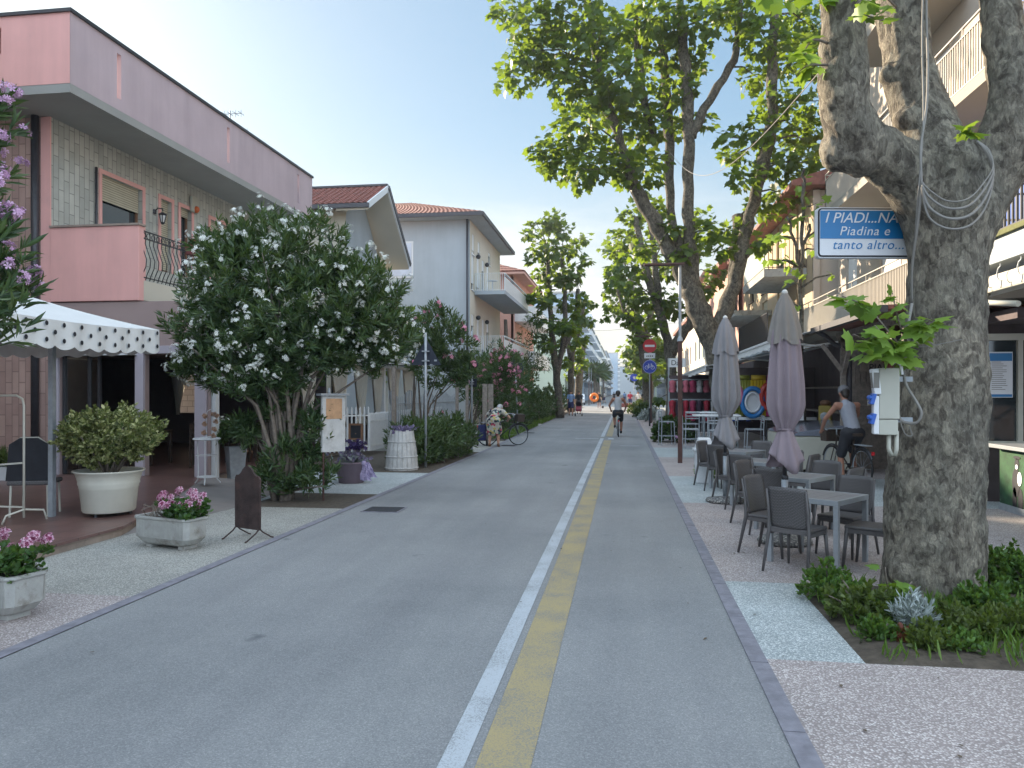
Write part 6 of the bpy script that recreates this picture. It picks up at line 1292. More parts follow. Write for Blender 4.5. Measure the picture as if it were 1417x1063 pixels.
t = thing('beach_shop', 'dim beach shop interior wall with shelves behind the swimwear', 'shop', (5.3, 20, 0)); m = MB(); m.b2(5.35, 5.5, 18.2, 38, 0, 3.0); m.build('back_wall', K['interior'], t, True); m = MB()
for z in (.6, 1.2, 1.8): m.b2(5.0, 5.34, 19, 37, z, z+.04)
m.build('shelf', K['wood_grey'], t, True)
# ================= TREES =================
def limb(path, Z=None):
    """path of (u, v, radius_px[, depth]) -> world points and radii"""
    out_ = []
    for q in path:
        z = q[3] if len(q) > 3 else Z; out_.append((W(q[0], q[1], z), q[2]*z/FPX))
    return out_
def segs(pts):
    s = []
    for (a, ra), (b, rb) in zip(pts, pts[1:]):
        s.append((a, b, ra, rb))
    return s
def smoothpath(pts, k=4):
    out_ = []; n = len(pts)
    for i in range(n-1):
        p0, p1, p2, p3 = pts[max(i-1, 0)], pts[i], pts[i+1], pts[min(i+2, n-1)]
        for j in range(k):
            t = j/k; f = lambda a, b, c, d: .5*((2*b)+(-a+c)*t+(2*a-5*b+4*c-d)*t*t+(-a+3*b-3*c+d)*t**3)
            out_.append((Vector([f(p0[0][i_], p1[0][i_], p2[0][i_], p3[0][i_]) for i_ in range(3)]), f(p0[1], p1[1], p2[1], p3[1])))
    out_.append(pts[-1]); return out_
# --- the big trunk on the right ---
Zt = 6.5; tb = W(1292, 850, Zt); tb.z = 0
T1 = thing('plane_tree', 'massive mottled plane tree trunk forking over the blue sign in the planted bed', 'tree', tb, 0, 'plane trees along the street')
tr = [(1292, 862, 80), (1291, 835, 71), (1290, 800, 66.5), (1291, 740, 64.5), (1294, 670, 62), (1298, 600, 61), (1303, 530, 57.5), (1308, 460, 52), (1311, 400, 50.5), (1313, 350, 52), (1318, 305, 58)]
la = [(1312, 335, 44), (1270, 258, 42), (1222, 217, 37, 6.4), (1188, 192, 37, 6.35), (1170, 150, 34, 6.3), (1167, 100, 33, 6.3), (1166, 40, 29, 6.25), (1158, -20, 26, 6.2), (1150, -120, 22, 6.1), (1135, -250, 16, 6.)]
lb = [(1318, 300, 52), (1300, 235, 48), (1282, 180, 40, 6.6), (1262, 120, 34, 6.7), (1254, 70, 32, 6.75), (1247, 20, 32, 6.8), (1238, -30, 29, 6.9), (1230, -160, 24, 7.), (1240, -280, 16, 7.)]
lc = [(1322, 310, 50), (1355, 255, 46), (1390, 205, 40, 6.4), (1403, 150, 33, 6.35), (1398, 95, 28, 6.4), (1388, 40, 27, 6.45), (1382, -30, 25, 6.5), (1380, -180, 20, 6.5)]
ld = [(1395, 190, 32, 6.4), (1425, 150, 28, 6.3), (1470, 80, 26, 6.2), (1500, -40, 22, 6.1)]
sg = []
for p in (tr, la, lb, lc, ld): sg += segs(smoothpath(limb(p, Zt)))
for u, v, r, z in ((1160, 215, 24, 6.38), (1163, 205, 28, 6.38), (1146, 132, 14, 6.3), (1190, 222, 26, 6.32), (1255, 165, 20, 6.55), (1332, 196, 15, 6.3), (1330, 222, 28, 6.32), (1352, 300, 20, 6.35), (1228, 105, 14, 6.7), (1248, 790, 22, 6.35), (1340, 825, 24, 6.35)):
    c = W(u, v, z); sg.append((c, c+V(.01, 0, .02), r*z/FPX, r*z/FPX*.9))
def bn(c):
    c = Vector((c.x, c.y, c.z)); return .022*mnoise.noise(c*2.6)+.016*mnoise.noise(c*7)+.010*mnoise.noise(V(c.x*20, c.y*20, c.z*9))+.006*mnoise.noise(V(c.x*45, c.y*45, c.z*28))
o = blob('trunk', sg, K['bark'], T1, .026, 4, True, 14, bn)
# twig shoots with young leaves on the trunk
def twigs(par, tw, leafn, size, mat, stem=K['stem'], dens=None, name='shoot'):
    m = MB(); P = []; D = []
    for path in tw:
        pts = [p for p, r in smoothpath(limb(path), 3)]; m.tube(pts, [.012*(1-.7*i/(len(pts)-1)) for i in range(len(pts))], 5)
        for _ in range(leafn):
            t = random.random()**.7*(len(pts)-1); i = int(min(t, len(pts)-2)); p = pts[i].lerp(pts[i+1], t-i); d = Vector(rdir(1)[0]); d.z = d.z*.5-.15
            P.append(p+d*.045); D.append(d)
    m.build('twig', stem, par, True, True); P = np.array(P); D = norm(np.array(D))
    return scatter(name, PLANE, PLANE_F, P, frames(D, norm(rng.normal(size=P.shape)*.4+np.array([0, -.25, 1]))), size*rng.uniform(.55, 1.15, len(P)), mat, par)
tw = [[(1262, 500, 0, 6.1), (1230, 460, 0, 5.95), (1200, 425, 0, 5.9), (1165, 410, 0, 5.9)], [(1262, 490, 0, 6.1), (1245, 450, 0, 6.), (1235, 405, 0, 5.9)], [(1260, 505, 0, 6.1), (1215, 480, 0, 5.9), (1180, 462, 0, 5.8)], [(1262, 510, 0, 6.1), (1232, 480, 0, 5.9), (1195, 490, 0, 5.85)], [(1262, 470, 0, 6.0), (1280, 450, 0, 5.9), (1290, 440, 0, 5.85)], [(1262, 480, 0, 6.0), (1240, 480, 0, 5.9), (1210, 450, 0, 5.8)]]
twigs(T1, tw, 15, .165, K['leaf_young'])
tw = [[(1240, 840, 0, 6.0), (1228, 810, 0, 5.9), (1225, 785, 0, 5.85)], [(1240, 845, 0, 6.0), (1250, 820, 0, 5.8), (1262, 805, 0, 5.8)], [(1230, 850, 0, 6.), (1210, 830, 0, 5.8)]]
twigs(T1, tw, 7, .15, K['leaf_young'], name='basal_shoot')
tw = [[(1230, 30, 0, 6.6), (1210, 25, 0, 6.), (1195, 20, 0, 5.9)], [(1240, 10, 0, 6.6), (1215, -10, 0, 5.9), (1185, 5, 0, 5.8)], [(1150, 0, 0, 6.3), (1120, -10, 0, 6.), (1090, 0, 0, 5.9)], [(1145, 60, 0, 6.2), (1125, 55, 0, 6.1), (1110, 75, 0, 6)], [(1145, 90, 0, 6.2), (1120, 90, 0, 6.1), (1105, 100, 0, 6)], [(1145, -30, 0, 6.2), (1100, -30, 0, 6.), (1050, -10, 0, 5.9)], [(1100, -40, 0, 6), (1010, -30, 0, 5.8), (960, -15, 0, 5.7)], [(1330, 185, 0, 6.), (1345, 178, 0, 6)]]
for q_ in tw: twigs(T1, [q_], 9, .15, K['leaf_young'], name='overhead_shoot')
# off-frame crown of the same tree: shades pavement and tables
cr = [(tb+V(dx, dy, z), r) for dx, dy, z, r in ((-1.2, -.5, 6.4, 1.0), (.3, -1.2, 7.0, 1.2), (1.2, .8, 7.2, 1.3), (-1.0, .9, 7.3, 1.3), (.2, .2, 8.4, 1.6), (-2.0, -.9, 7.4, .9), (2.3, -.3, 7.6, 1.3), (.2, 2., 7.9, 1.3))]
clump_leaves('foliage', cr, .19, K['leaf_plane'], T1, 80)
# --- second tree: leaning limbs in the middle right ---
def planetree(lab, base, limbs, clumps, size, dens, mat, trunkn=10, grp='plane trees along the street', name='plane_tree'):
    t = thing(name, lab, 'tree', base, 0, grp)
    m = MB()
    s = []
    for k, L_ in enumerate(limbs):
        pts = smoothpath(limb(L_), 4); m.tube([p+V(.03*math.sin(i*2.1+k), .03*math.cos(i*1.3), 0) for i, (p, r) in enumerate(pts)], [r*.86*(1+.07*math.sin(i*1.7+k)) for i, (p, r) in enumerate(pts)], trunkn)
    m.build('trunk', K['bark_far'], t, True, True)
    # small branches feeding the clumps
    ends = [p for L_ in limbs for p, r in smoothpath(limb(L_), 4)]; m = MB()
    for c in clumps:
        c0 = Vector(c[0]); e = min(ends, key=lambda p: (p-c0).length+(.8 if p.z > c0.z else 0)); mid = e.lerp(c0, .5)+V(0, 0, .12*(c0-e).length)
        m.tube([e, mid, c0, c0+(c0-e).normalized()*c[1]*.6], [.035, .025, .015, .005], 6)
    m.build('branch', K['bark_far'], t, True, True)
    clump_leaves('foliage', clumps, size, mat, t, dens); return t
Z = 24.5; b = G(985, 617)
lim = [[(1004, 622, 18, Z), (1000, 590, 13, Z), (993, 530, 12, Z), (988, 490, 13, Z), (978, 455, 18, Z), (965, 425, 18, Z), (956, 400, 16, Z)],
       [(962, 415, 14, Z), (948, 385, 14, Z), (925, 345, 11, Z), (905, 305, 12, Z), (880, 262, 10, Z), (860, 200, 7, Z), (835, 130, 9, Z), (822, 60, 7, Z), (815, 0, 5, Z)],
       [(960, 400, 13, Z), (955, 340, 10, Z), (952, 280, 9, Z), (953, 200, 9, Z), (950, 120, 9, Z), (945, 60, 8, Z), (940, 0, 6, Z)],
       [(957, 190, 8, Z), (975, 150, 7, Z), (1000, 110, 6.5, Z), (1018, 75, 6, Z), (1022, 30, 6, Z), (1022, -20, 5, Z)],
       [(945, 370, 9, Z), (928, 290, 7, Z+.6), (926, 200, 8, Z+.8), (922, 120, 7, Z+1), (915, 50, 6, Z+1)],
       [(905, 190, 6, Z+.5), (893, 150, 6, Z+.5), (885, 90, 6, Z+.4), (880, 20, 5, Z)],
       [(986, 475, 13, Z), (1003, 430, 13, Z), (1020, 380, 11, Z-.2), (1032, 320, 10, Z-.3), (1043, 280, 9, Z-.4), (1058, 220, 10, Z-.5), (1068, 170, 9, Z-.6), (1068, 90, 8, Z-.7), (1072, 20, 7, Z-.8)],
       [(1016, 400, 11, Z), (1018, 345, 9, Z), (1022, 300, 9, Z+.3)]]
cl2 = [(740, 35, 40), (715, 105, 30), (760, 75, 38), (785, 110, 42), (800, 175, 40), (755, 210, 30), (775, 225, 32), (830, 50, 44), (790, 20, 42), (860, 105, 40), (870, 180, 36), (845, 225, 34), (815, 235, 32), (885, 235, 34), (900, 222, 26), (875, 40, 40), (912, 20, 40), (918, 75, 36), (940, 125, 30), (895, 140, 34), (965, 30, 40), (960, 85, 26), (1000, 8, 34), (940, 175, 26), (905, 175, 26), (975, 165, 18), (700, 15, 26), (720, 70, 24), (820, 130, 38), (850, 150, 34),
       (925, 318, 20), (955, 330, 18), (982, 320, 22), (905, 290, 18), (945, 352, 18), (890, 345, 20), (1000, 345, 16),
       (1060, 55, 36), (1098, 80, 38), (1120, 35, 36), (1045, 105, 28), (1075, 140, 32), (1105, 180, 34), (1050, 180, 30), (1128, 140, 28), (1028, 245, 26), (1075, 225, 34), (1055, 285, 28), (1015, 215, 20), (1110, 225, 30), (1020, 320, 20), (1050, 335, 20), (1085, 270, 22), (1090, 10, 30), (1010, 190, 16), (1130, 200, 26), (1030, 20, 30), (1135, 90, 24)]
cl = [(W(u, v, Z+random.uniform(-1.3, 1.1)), r*Z/FPX) for u, v, r in cl2]+[(W(u, v, Z+random.uniform(-2, 2)), 1.1) for u, v in ((760, -60), (830, -70), (900, -60), (980, -70), (1060, -60), (1120, -50))]
planetree('tall plane tree with spreading crown and leaning limbs behind the closed parasols', b, lim, cl, .255, 235, K['leaf_plane'], 14)
# hanging cable between trees
t = thing('hanging_cable', 'pale cable sagging between the two nearest plane trees', 'cable'); m = MB(); A = W(928, 212, 23); B = W(1150, 60, 6.4)
# --- young thin tree ---
Z = 19; lim = [[(1112, 610, 3.6, Z), (1108, 430, 3.4, Z), (1110, 330, 3, Z), (1112, 260, 2.6, Z), (1111, 235, 2, Z)], [(1108, 380, 3, Z), (1098, 330, 2.5, Z), (1090, 300, 2, Z)], [(1109, 350, 3, Z), (1122, 310, 2, Z)]]
planetree('slender young plane tree with sparse leaves before the beige wall', W(1112, 610, Z)*1, lim, [(W(u, v, Z+random.uniform(-.3, .3)), r*Z/FPX) for u, v, r in ((1100, 300, 16), (1075, 330, 16), (1122, 285, 16), (1090, 360, 13), (1110, 255, 12), (1100, 390, 11), (1135, 320, 11), (1070, 360, 10), (1125, 345, 10), (1098, 420, 8), (1150, 380, 5))], .22, 75, K['leaf_young'], 8)
# --- trees further down the right ---
Z = 38; lim = [[(930, 590, 11, Z), (930, 540, 9, Z), (927, 490, 8, Z), (918, 450, 7, Z), (905, 410, 6, Z), (890, 360, 6, Z), (880, 300, 4, Z)], [(927, 490, 9, Z), (945, 460, 8, Z), (958, 440, 7, Z), (950, 380, 5, Z), (940, 320, 4, Z)], [(915, 450, 6, Z), (908, 380, 5, Z), (900, 300, 4, Z)]]
cl = [(W(u, v, Z+random.uniform(-2, 2)), r*Z/FPX) for u, v, r in ((875, 300, 22), (905, 290, 24), (860, 330, 22), (890, 335, 24), (925, 330, 22), (870, 370, 24), (905, 370, 26), (940, 370, 24), (880, 410, 22), (915, 415, 24), (855, 395, 18), (935, 430, 18), (960, 345, 20), (970, 300, 18), (990, 380, 16), (930, 480, 10), (925, 520, 9), (915, 550, 7), (910, 450, 14), (890, 445, 14), (975, 400, 14), (850, 350, 14))]
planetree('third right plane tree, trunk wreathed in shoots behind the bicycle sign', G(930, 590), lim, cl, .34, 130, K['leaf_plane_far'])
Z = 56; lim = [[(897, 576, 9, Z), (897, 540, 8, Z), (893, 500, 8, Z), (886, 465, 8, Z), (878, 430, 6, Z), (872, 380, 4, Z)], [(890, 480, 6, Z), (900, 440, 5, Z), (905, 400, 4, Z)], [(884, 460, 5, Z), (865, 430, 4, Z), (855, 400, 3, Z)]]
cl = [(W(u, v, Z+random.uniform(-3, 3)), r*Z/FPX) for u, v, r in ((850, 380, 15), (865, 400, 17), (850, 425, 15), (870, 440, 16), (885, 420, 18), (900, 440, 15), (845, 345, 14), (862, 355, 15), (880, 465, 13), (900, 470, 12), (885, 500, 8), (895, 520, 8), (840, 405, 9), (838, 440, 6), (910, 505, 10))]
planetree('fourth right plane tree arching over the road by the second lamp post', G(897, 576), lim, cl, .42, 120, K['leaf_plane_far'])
for i, (x, y, h, r) in enumerate(((2.3, 78, 9, 2.2), (3.2, 92, 8, 2.2), (3.3, 130, 9, 3.))):
    c = V(x, y, h*.62); t = thing('plane_tree', ['fifth right plane tree before the junction', 'dark tree on the right just past the junction', 'far small tree on the right of the distant street'][i], 'tree', (x, y, 0), 0, 'plane trees along the street')
    m = MB(); m.tube([(x, y, 0), (x+.1, y, h*.3), (x, y, h*.6)], [.3, .22, .12], 8); m.build('trunk', K['bark'], t, True, True)
    clump_leaves('foliage', [(c+Vector(d)*r*.7, r*.55) for d in rdir(9)], .6, K['leaf_plane_far'], t, 60)
# --- left row ---
for i, (Z, lim, cc_, lab) in enumerate((
    (50, [[(775, 578, 7, 50), (772, 540, 6, 50), (768, 500, 5.5, 50), (763, 450, 4.5, 50), (760, 400, 3.5, 50), (757, 340, 3, 50)], [(770, 520, 5, 50), (780, 470, 4.5, 50), (782, 420, 3.5, 50), (778, 350, 3, 50)], [(780, 480, 5, 50), (795, 450, 4, 50), (800, 400, 3, 50)]],
     ((745, 315, 17), (765, 305, 17), (735, 325, 11), (780, 320, 14), (745, 345, 15), (768, 345, 17), (790, 345, 13), (750, 380, 14), (775, 385, 16), (798, 385, 13), (755, 415, 15), (785, 420, 15), (745, 440, 12), (770, 450, 14), (808, 330, 10), (735, 360, 8), (812, 360, 8), (760, 480, 10), (805, 415, 10), (765, 360, 16), (790, 375, 14), (750, 400, 14), (800, 440, 10), (730, 410, 9), (785, 455, 12), (748, 470, 11), (775, 480, 10)), 'tall left plane tree with twin stems above the hedges'),
    (58, [[(790, 570, 6, 58), (790, 530, 5, 58), (792, 490, 4, 58), (802, 455, 3.5, 58), (808, 420, 3, 58)], [(791, 500, 5, 58), (782, 450, 4, 58)]],
     ((805, 430, 11), (815, 445, 9), (795, 450, 11), (808, 470, 10), (790, 475, 11), (820, 420, 6), (780, 500, 10), (800, 495, 8)), 'second left plane tree, leaning towards the road'),
    (70, [[(800, 568, 6, 70), (801, 530, 6, 70), (806, 500, 4, 70), (808, 470, 3, 70)]], ((800, 490, 9), (808, 505, 7), (795, 510, 8), (803, 475, 8), (790, 520, 8)), 'third left plane tree near the junction'))):
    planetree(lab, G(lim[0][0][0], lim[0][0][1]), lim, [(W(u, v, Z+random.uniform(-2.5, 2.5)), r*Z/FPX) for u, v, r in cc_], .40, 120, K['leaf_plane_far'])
# pine behind the hedge
t = thing('dark_pine', 'dense dark pine between the terracotta house and the left plane trees', 'tree', (-7.2, 47, 0)); m = MB(); m.tube([(-7.2, 47, 0), (-7.1, 47, 3), (-7.2, 47, 6.2)], [.25, .2, .1], 8); m.build('trunk', K['stem'], t, True, True)
clump_leaves('foliage', [(W(u, v, 49+random.uniform(-1.5, 1.5)), r*49/FPX) for u, v, r in ((738, 450, 16), (725, 470, 12), (745, 475, 18), (735, 500, 18), (752, 500, 15), (725, 500, 12), (740, 440, 12), (758, 470, 12))], .35, K['leaf_dark'], t, 230, LANCE, LANCE_F, .2)
# mostly hidden trees behind the houses, added to block sun on the street
for i, (x, y, h, r) in enumerate(((-14.8, 25.4, 7.2, 3.4), (-13, 37, 5.0, 2.6), (-12.5, 53, 6.5, 2.4))):
    t = thing('shade_tree', ['added shade tree in the gap behind the pink house', 'added shade tree in the gap behind the gable house', 'added shade tree behind the balconied block'][i], 'tree', (x, y, 0), 0, 'added shade trees behind the houses'); m = MB(); m.tube([(x, y, 0), (x, y, h)], [.2, .1], 8); m.build('trunk', K['stem'], t, True, True)
    clump_leaves('foliage', [(V(x, y, h*.85)+Vector(d)*r*.6, r*.6) for d in rdir(8)], .35, K['leaf_plane_far'], t, 110)
# --- bed planting ---
def lowbush(u, v, r, lab, mat, size=.045, n_=None, h=.7, per=12, tm=OVAL):
    b = G(u, v); b.z = .01; t = thing('bed_shrub', lab, 'shrub', b, 0, 'low shrubs in the bed'); tp = []; ax = []; n_ = n_ or int(2100*r*r)
    for _ in range(n_):
        d = Vector(rdir(1)[0]); d.z = abs(d.z); q = r*random.uniform(.55, 1.05)*(1+.22*math.sin(d.x*8+u)*math.cos(d.y*7)); tp.append(V(d.x*q, d.y*q, .05+d.z*q*h)); ax.append(d*.7+V(0, 0, .7)+Vector(rdir(1)[0])*.5)
    whorls('foliage', tp, ax, mat, t, per, size, tm, LANCE_F, (.2, 1.3), .07, world=False)
    m = MB()
    for k in range(7): e = tp[random.randrange(len(tp))]; m.tube([(0, 0, 0), (e.x*.4, e.y*.4, e.z*.6), e], [.012, .009, .004], 5)
    m.build('stem', K['stem'], t); return t
lowbush(1148, 832, .24, 'leftmost round green shrub of the bed', K['leaf_bush'], h=1.1); lowbush(1195, 862, .28, 'dark olive shrub left of the silver plant', K['leaf_olive'], h=.85)
lowbush(1175, 845, .20, 'small dark shrub between the leftmost and the olive one', K['leaf_bush'], h=.8)
lowbush(1332, 886, .26, 'low olive shrub below the trunk, right of the silver plant', K['leaf_olive'], h=.75); lowbush(1285, 900, .2, 'small olive shrub at the front edge of the bed', K['leaf_olive'], h=.6); lowbush(1395, 880, .25, 'low shrub in the right front of the bed', K['leaf_olive'], h=.6)
lowbush(1388, 812, .30, 'dense dark green shrub right of the trunk', K['leaf_bush'], h=1.0); lowbush(1375, 796, .20, 'small dark shrub peeking behind the trunk', K['leaf_bush'], h=1.0); lowbush(1425, 822, .32, 'large dark shrub at the right photo edge', K['leaf_bush'], h=.9)
lowbush(1245, 868, .2, 'shaded shrub behind the silver plant', K['leaf_bush'], h=.9)
lowbush(1362, 852, .26, 'mid-green shrub close against the right foot of the trunk', K['leaf_bush'], h=.8); lowbush(1212, 888, .15, 'tiny leafy shrub at the left front of the bed', K['leaf_bush'], h=.7); lowbush(1330, 905, .14, 'tiny green shrub at the front edge, right of the middle', K['leaf_bush'], h=.7)
t = lowbush(1266, 880, .15, 'silvery felted plant in the middle of the bed', K['leaf_silver'], .07, 120, 1.55, 11, LANCE); t.name = 'silver_plant'; t['category'] = 'plant'
t = lowbush(1250, 894, .07, 'small rust-red plant below the silver one', leafmat('red_leaf', (.12, .03, .02), (.18, .05, .03), (.22, .08, .05), .1), .04, 30, .9, 9); t.name = 'red_plant'; t['category'] = 'plant'
gp = []
for _ in range(2600):
    x = random.uniform(BX0+.12, BX1-.05); y = random.uniform(BY0+.03, BY1-.05)
    if mnoise.noise((x*1.7, y*2.1, 3)) < -.02: continue
    gp.append((x, y, .01))
for _ in range(700): gp.append((random.gauss(3.0, .5), random.gauss(5.9, .35), .01))
d = rdir(len(gp))*.55+np.array([0, 0, 1.]); tag(scatter('grass', np.array(LANCE)*np.array([.6, 1, 1]), LANCE_F, np.array(gp), frames(d, rdir(len(gp))), rng.uniform(.05, .19, len(gp)), K['grass']), 'thin grass and weeds growing through the soil of the bed', 'grass', kind='stuff')
# ================= THINGS ON THE BIG TREE =================
m = MB(); A = W(928, 212, 23.5); B = W(1168, 60, 6.6); pts = []
for i in range(25):
    f = i/24; p = A.lerp(B, f); p.z -= 1.0*math.sin(math.pi*f)*.9; pts.append(p)
m.tube(pts, .006, 6); o = m.build('strand', K['cable'], bpy.data.objects['hanging_cable'], True)
t = thing('trunk_cables', 'grey cables looped round the fork of the big plane trunk', 'cable', tb)
def surf(u, v, off=.02):
    """depth of the trunk front at a pixel, from the trunk profile"""
    ps = sorted(tr, key=lambda q: q[1]); c = None
    for a, b_ in zip(ps, ps[1:]):
        if a[1] <= v <= b_[1]: f = (v-a[1])/(b_[1]-a[1]); c = (a[0]+(b_[0]-a[0])*f, a[2]+(b_[2]-a[2])*f)
    if c is None: c = (ps[0][0], ps[0][2])
    R_ = c[1]*Zt/FPX; dx = (u-c[0])*Zt/FPX; return Zt-math.sqrt(max(0, R_*R_-dx*dx))-off
def cable(pts, r=.011, par=None, off=.03):
    m = MB(); q = [(W(u, v, (surf(u, v, off) if z is None else z)), r) for u, v, z in pts]; m.tube([p for p, _ in smoothpath(q, 4)], r, 6); return m.build('cable', K['cable'], par or t, True, True)
cable([(1283, -40, 6.55), (1282, 20, 6.5), (1284, 90, 6.35), (1282, 150, 6.15), (1274, 205, 5.98), (1275, 255, 5.95), (1270, 310, 5.98), (1262, 370, 6.1), (1262, 420, 6.2)], .010)
cable([(1278, -40, 6.5), (1276, 60, 6.4), (1278, 160, 6.1), (1273, 240, 5.95), (1266, 330, 6.05)], .007)
for k, (dv, r) in enumerate(((0, .010), (14, .012), (28, .009), (-10, .006))):
    cable([(1276, 255+dv*.3, 5.93), (1285, 272+dv, 5.90), (1310, 288+dv, 5.86), (1340, 285+dv, 5.88), (1362, 262+dv, 5.98), (1374, 235+dv*.5, 6.1), (1368, 210+dv*.3, 6.15), (1352, 195, 6.2)], r)
cable([(1262, 420, 6.15), (1255, 460, 6.1), (1250, 500, 6.08), (1253, 530, 6.02), (1268, 556, 5.93), (1275, 572, 5.9), (1268, 585, 5.92), (1250, 584, 5.98), (1243, 576, 6.02)], .012)
cable([(1256, 470, None), (1262, 480, None), (1290, 478, None), (1330, 470, None), (1362, 462, None)], .003, off=.012)
cable([(1245, 580, 5.98), (1252, 600, 5.98), (1262, 603, 5.98), (1258, 590, 5.98)], .004)
bx = W(1226, 553, 6.02)
t = thing('power_box', 'beige electrical box with six blue sockets fixed to the left of the trunk', 'electrical box', bx, R(-8)+YAW*0)
hx, hy, hz = .088, .055, .245
m = MB(); m.b2(-hx+.03, hx, -hy, hy, -hz*.62, hz); bevel(m.build('cover', K['greyplastic'], t), .008, 2); m = MB(); m.b2(-hx+.03, hx-.01, -hy+.005, hy, -hz-.03, -hz*.62-.004); bevel(m.build('lower_cover', K['greyplastic'], t), .006)
m = MB(); m.box((-hx+.01, -.01, .14), (.05, .115, .20), Matrix.Rotation(R(-6), 3, 'Y')); m.box((-hx+.01, -.01, -.12), (.04, .10, .30)); bevel(m.build('front', K['whiteplastic'], t), .006)
m = MB(); m.box((-hx-.017, -.02, .15), (.006, .07, .12), Matrix.Rotation(R(-6), 3, 'Y')); m.box((-hx+.01, -.069, .15), (.04, .004, .12)); m.build('display', K['cable'], t)
for z in (.005, -.15):
    for y in (-.055, -.015, .025):
        m = MB(); m.box((-hx-.012, y, z), (.03, .034, .085), Matrix.Rotation(R(14), 3, 'Y')); m.sph((-hx-.028, y, z+.01), .02, 8); bevel(m.build('socket', K['blueplastic'], t), .006)
m = MB(); m.tube([(.03, 0, hz-.01), (.03, 0, hz+.04)], .022, 10); m.tube([(.03, 0, hz+.045), (-.03, -.02, hz+.085)], .03, 10); m.build('red_plug', K['redplastic'], t)
m = MB(); m.tube([(.045, -.02, hz+.05), (.075, -.04, hz+.06), (.10, -.04, hz+.02), (.11, -.03, hz-.05)], [.024, .02, .012, .010], 8); m.build('white_plug', K['whiteplastic'], t)
m = MB(); m.tube([(.02, 0, -hz), (.02, 0, -hz-.14), (.04, 0, -hz-.19), (.065, 0, -hz-.19), (.075, 0, -hz-.14), (.075, 0, -hz)], .017, 8); m.build('conduit', K['greyplastic'], t, smooth=True)
m = MB(); m.b2(.0, .2, hy, hy+.03, -.18, -.14); m.b2(.0, .2, hy, hy+.03, .14, .18); m.build('bracket', K['galv'], t)
# blue sign
Zg = 6.75; c = W(1131, 322, Zg); wS = .98; hS = 67*Zg/FPX
t = thing('shop_sign', 'blue and white double-line sign hung behind the big trunk, reading I PIADI...NA', 'sign', c, R(9))
def rrect(w_, h_, r, x0=0, z0=0): 
    out_ = []
    for cx, cz_, a0 in ((x0+w_-r, z0+h_/2-r, 0), (x0+r, z0+h_/2-r, 90), (x0+r, z0-h_/2+r, 180), (x0+w_-r, z0-h_/2+r, 270)):
        for k in range(5): a = R(a0+k*22.5); out_.append((cx+r*math.cos(a), cz_+r*math.sin(a)))
    return out_
m = MB(); m.prism([V(x, .06, z) for x, z in rrect(wS, hS+.02, .03)], (0, -.06, 0)); m.build('back_box', K['sign_white'], t); m = MB(); m.prism([V(x, .0, z) for x, z in rrect(wS-.0, hS, .03, .005)], (0, -.008, 0)); m.build('rim', K['black'], t)
m = MB(); m.prism([V(x, -.008, z) for x, z in rrect(wS-.024, hS-.024, .02, .017)], (0, -.004, 0)); f = m.build('white_panel', K['sign_white'], t)
m = MB(); m.b2(.020, wS-.01, -.0155, -.0122, -.055, hS/2-.022); f2 = m.build('blue_panel', K['sign_blue'], t)
text('lettering', 'I PIADI...NA', .128, K['sign_white'], f2, textM((.055, -.017, .085), (1, 0, 0), (0, 0, 1)), .28, .002, 'LEFT', 1.0)
text('lettering', 'Piadina e', .112, K['sign_white'], f2, textM((.185, -.017, -.025), (1, 0, 0), (0, 0, 1)), .25, .002, 'LEFT', 1.1)
text('lettering', 'tanto altro...', .112, K['sign_blue'], f, textM((.125, -.0145, -.145), (1, 0, 0), (0, 0, 1)), .25, .002, 'LEFT', 1.1)
m = MB(); m.b2(.6, 1.15, .06, .09, -.02, .02); m.build('bracket', K['galv'], t)
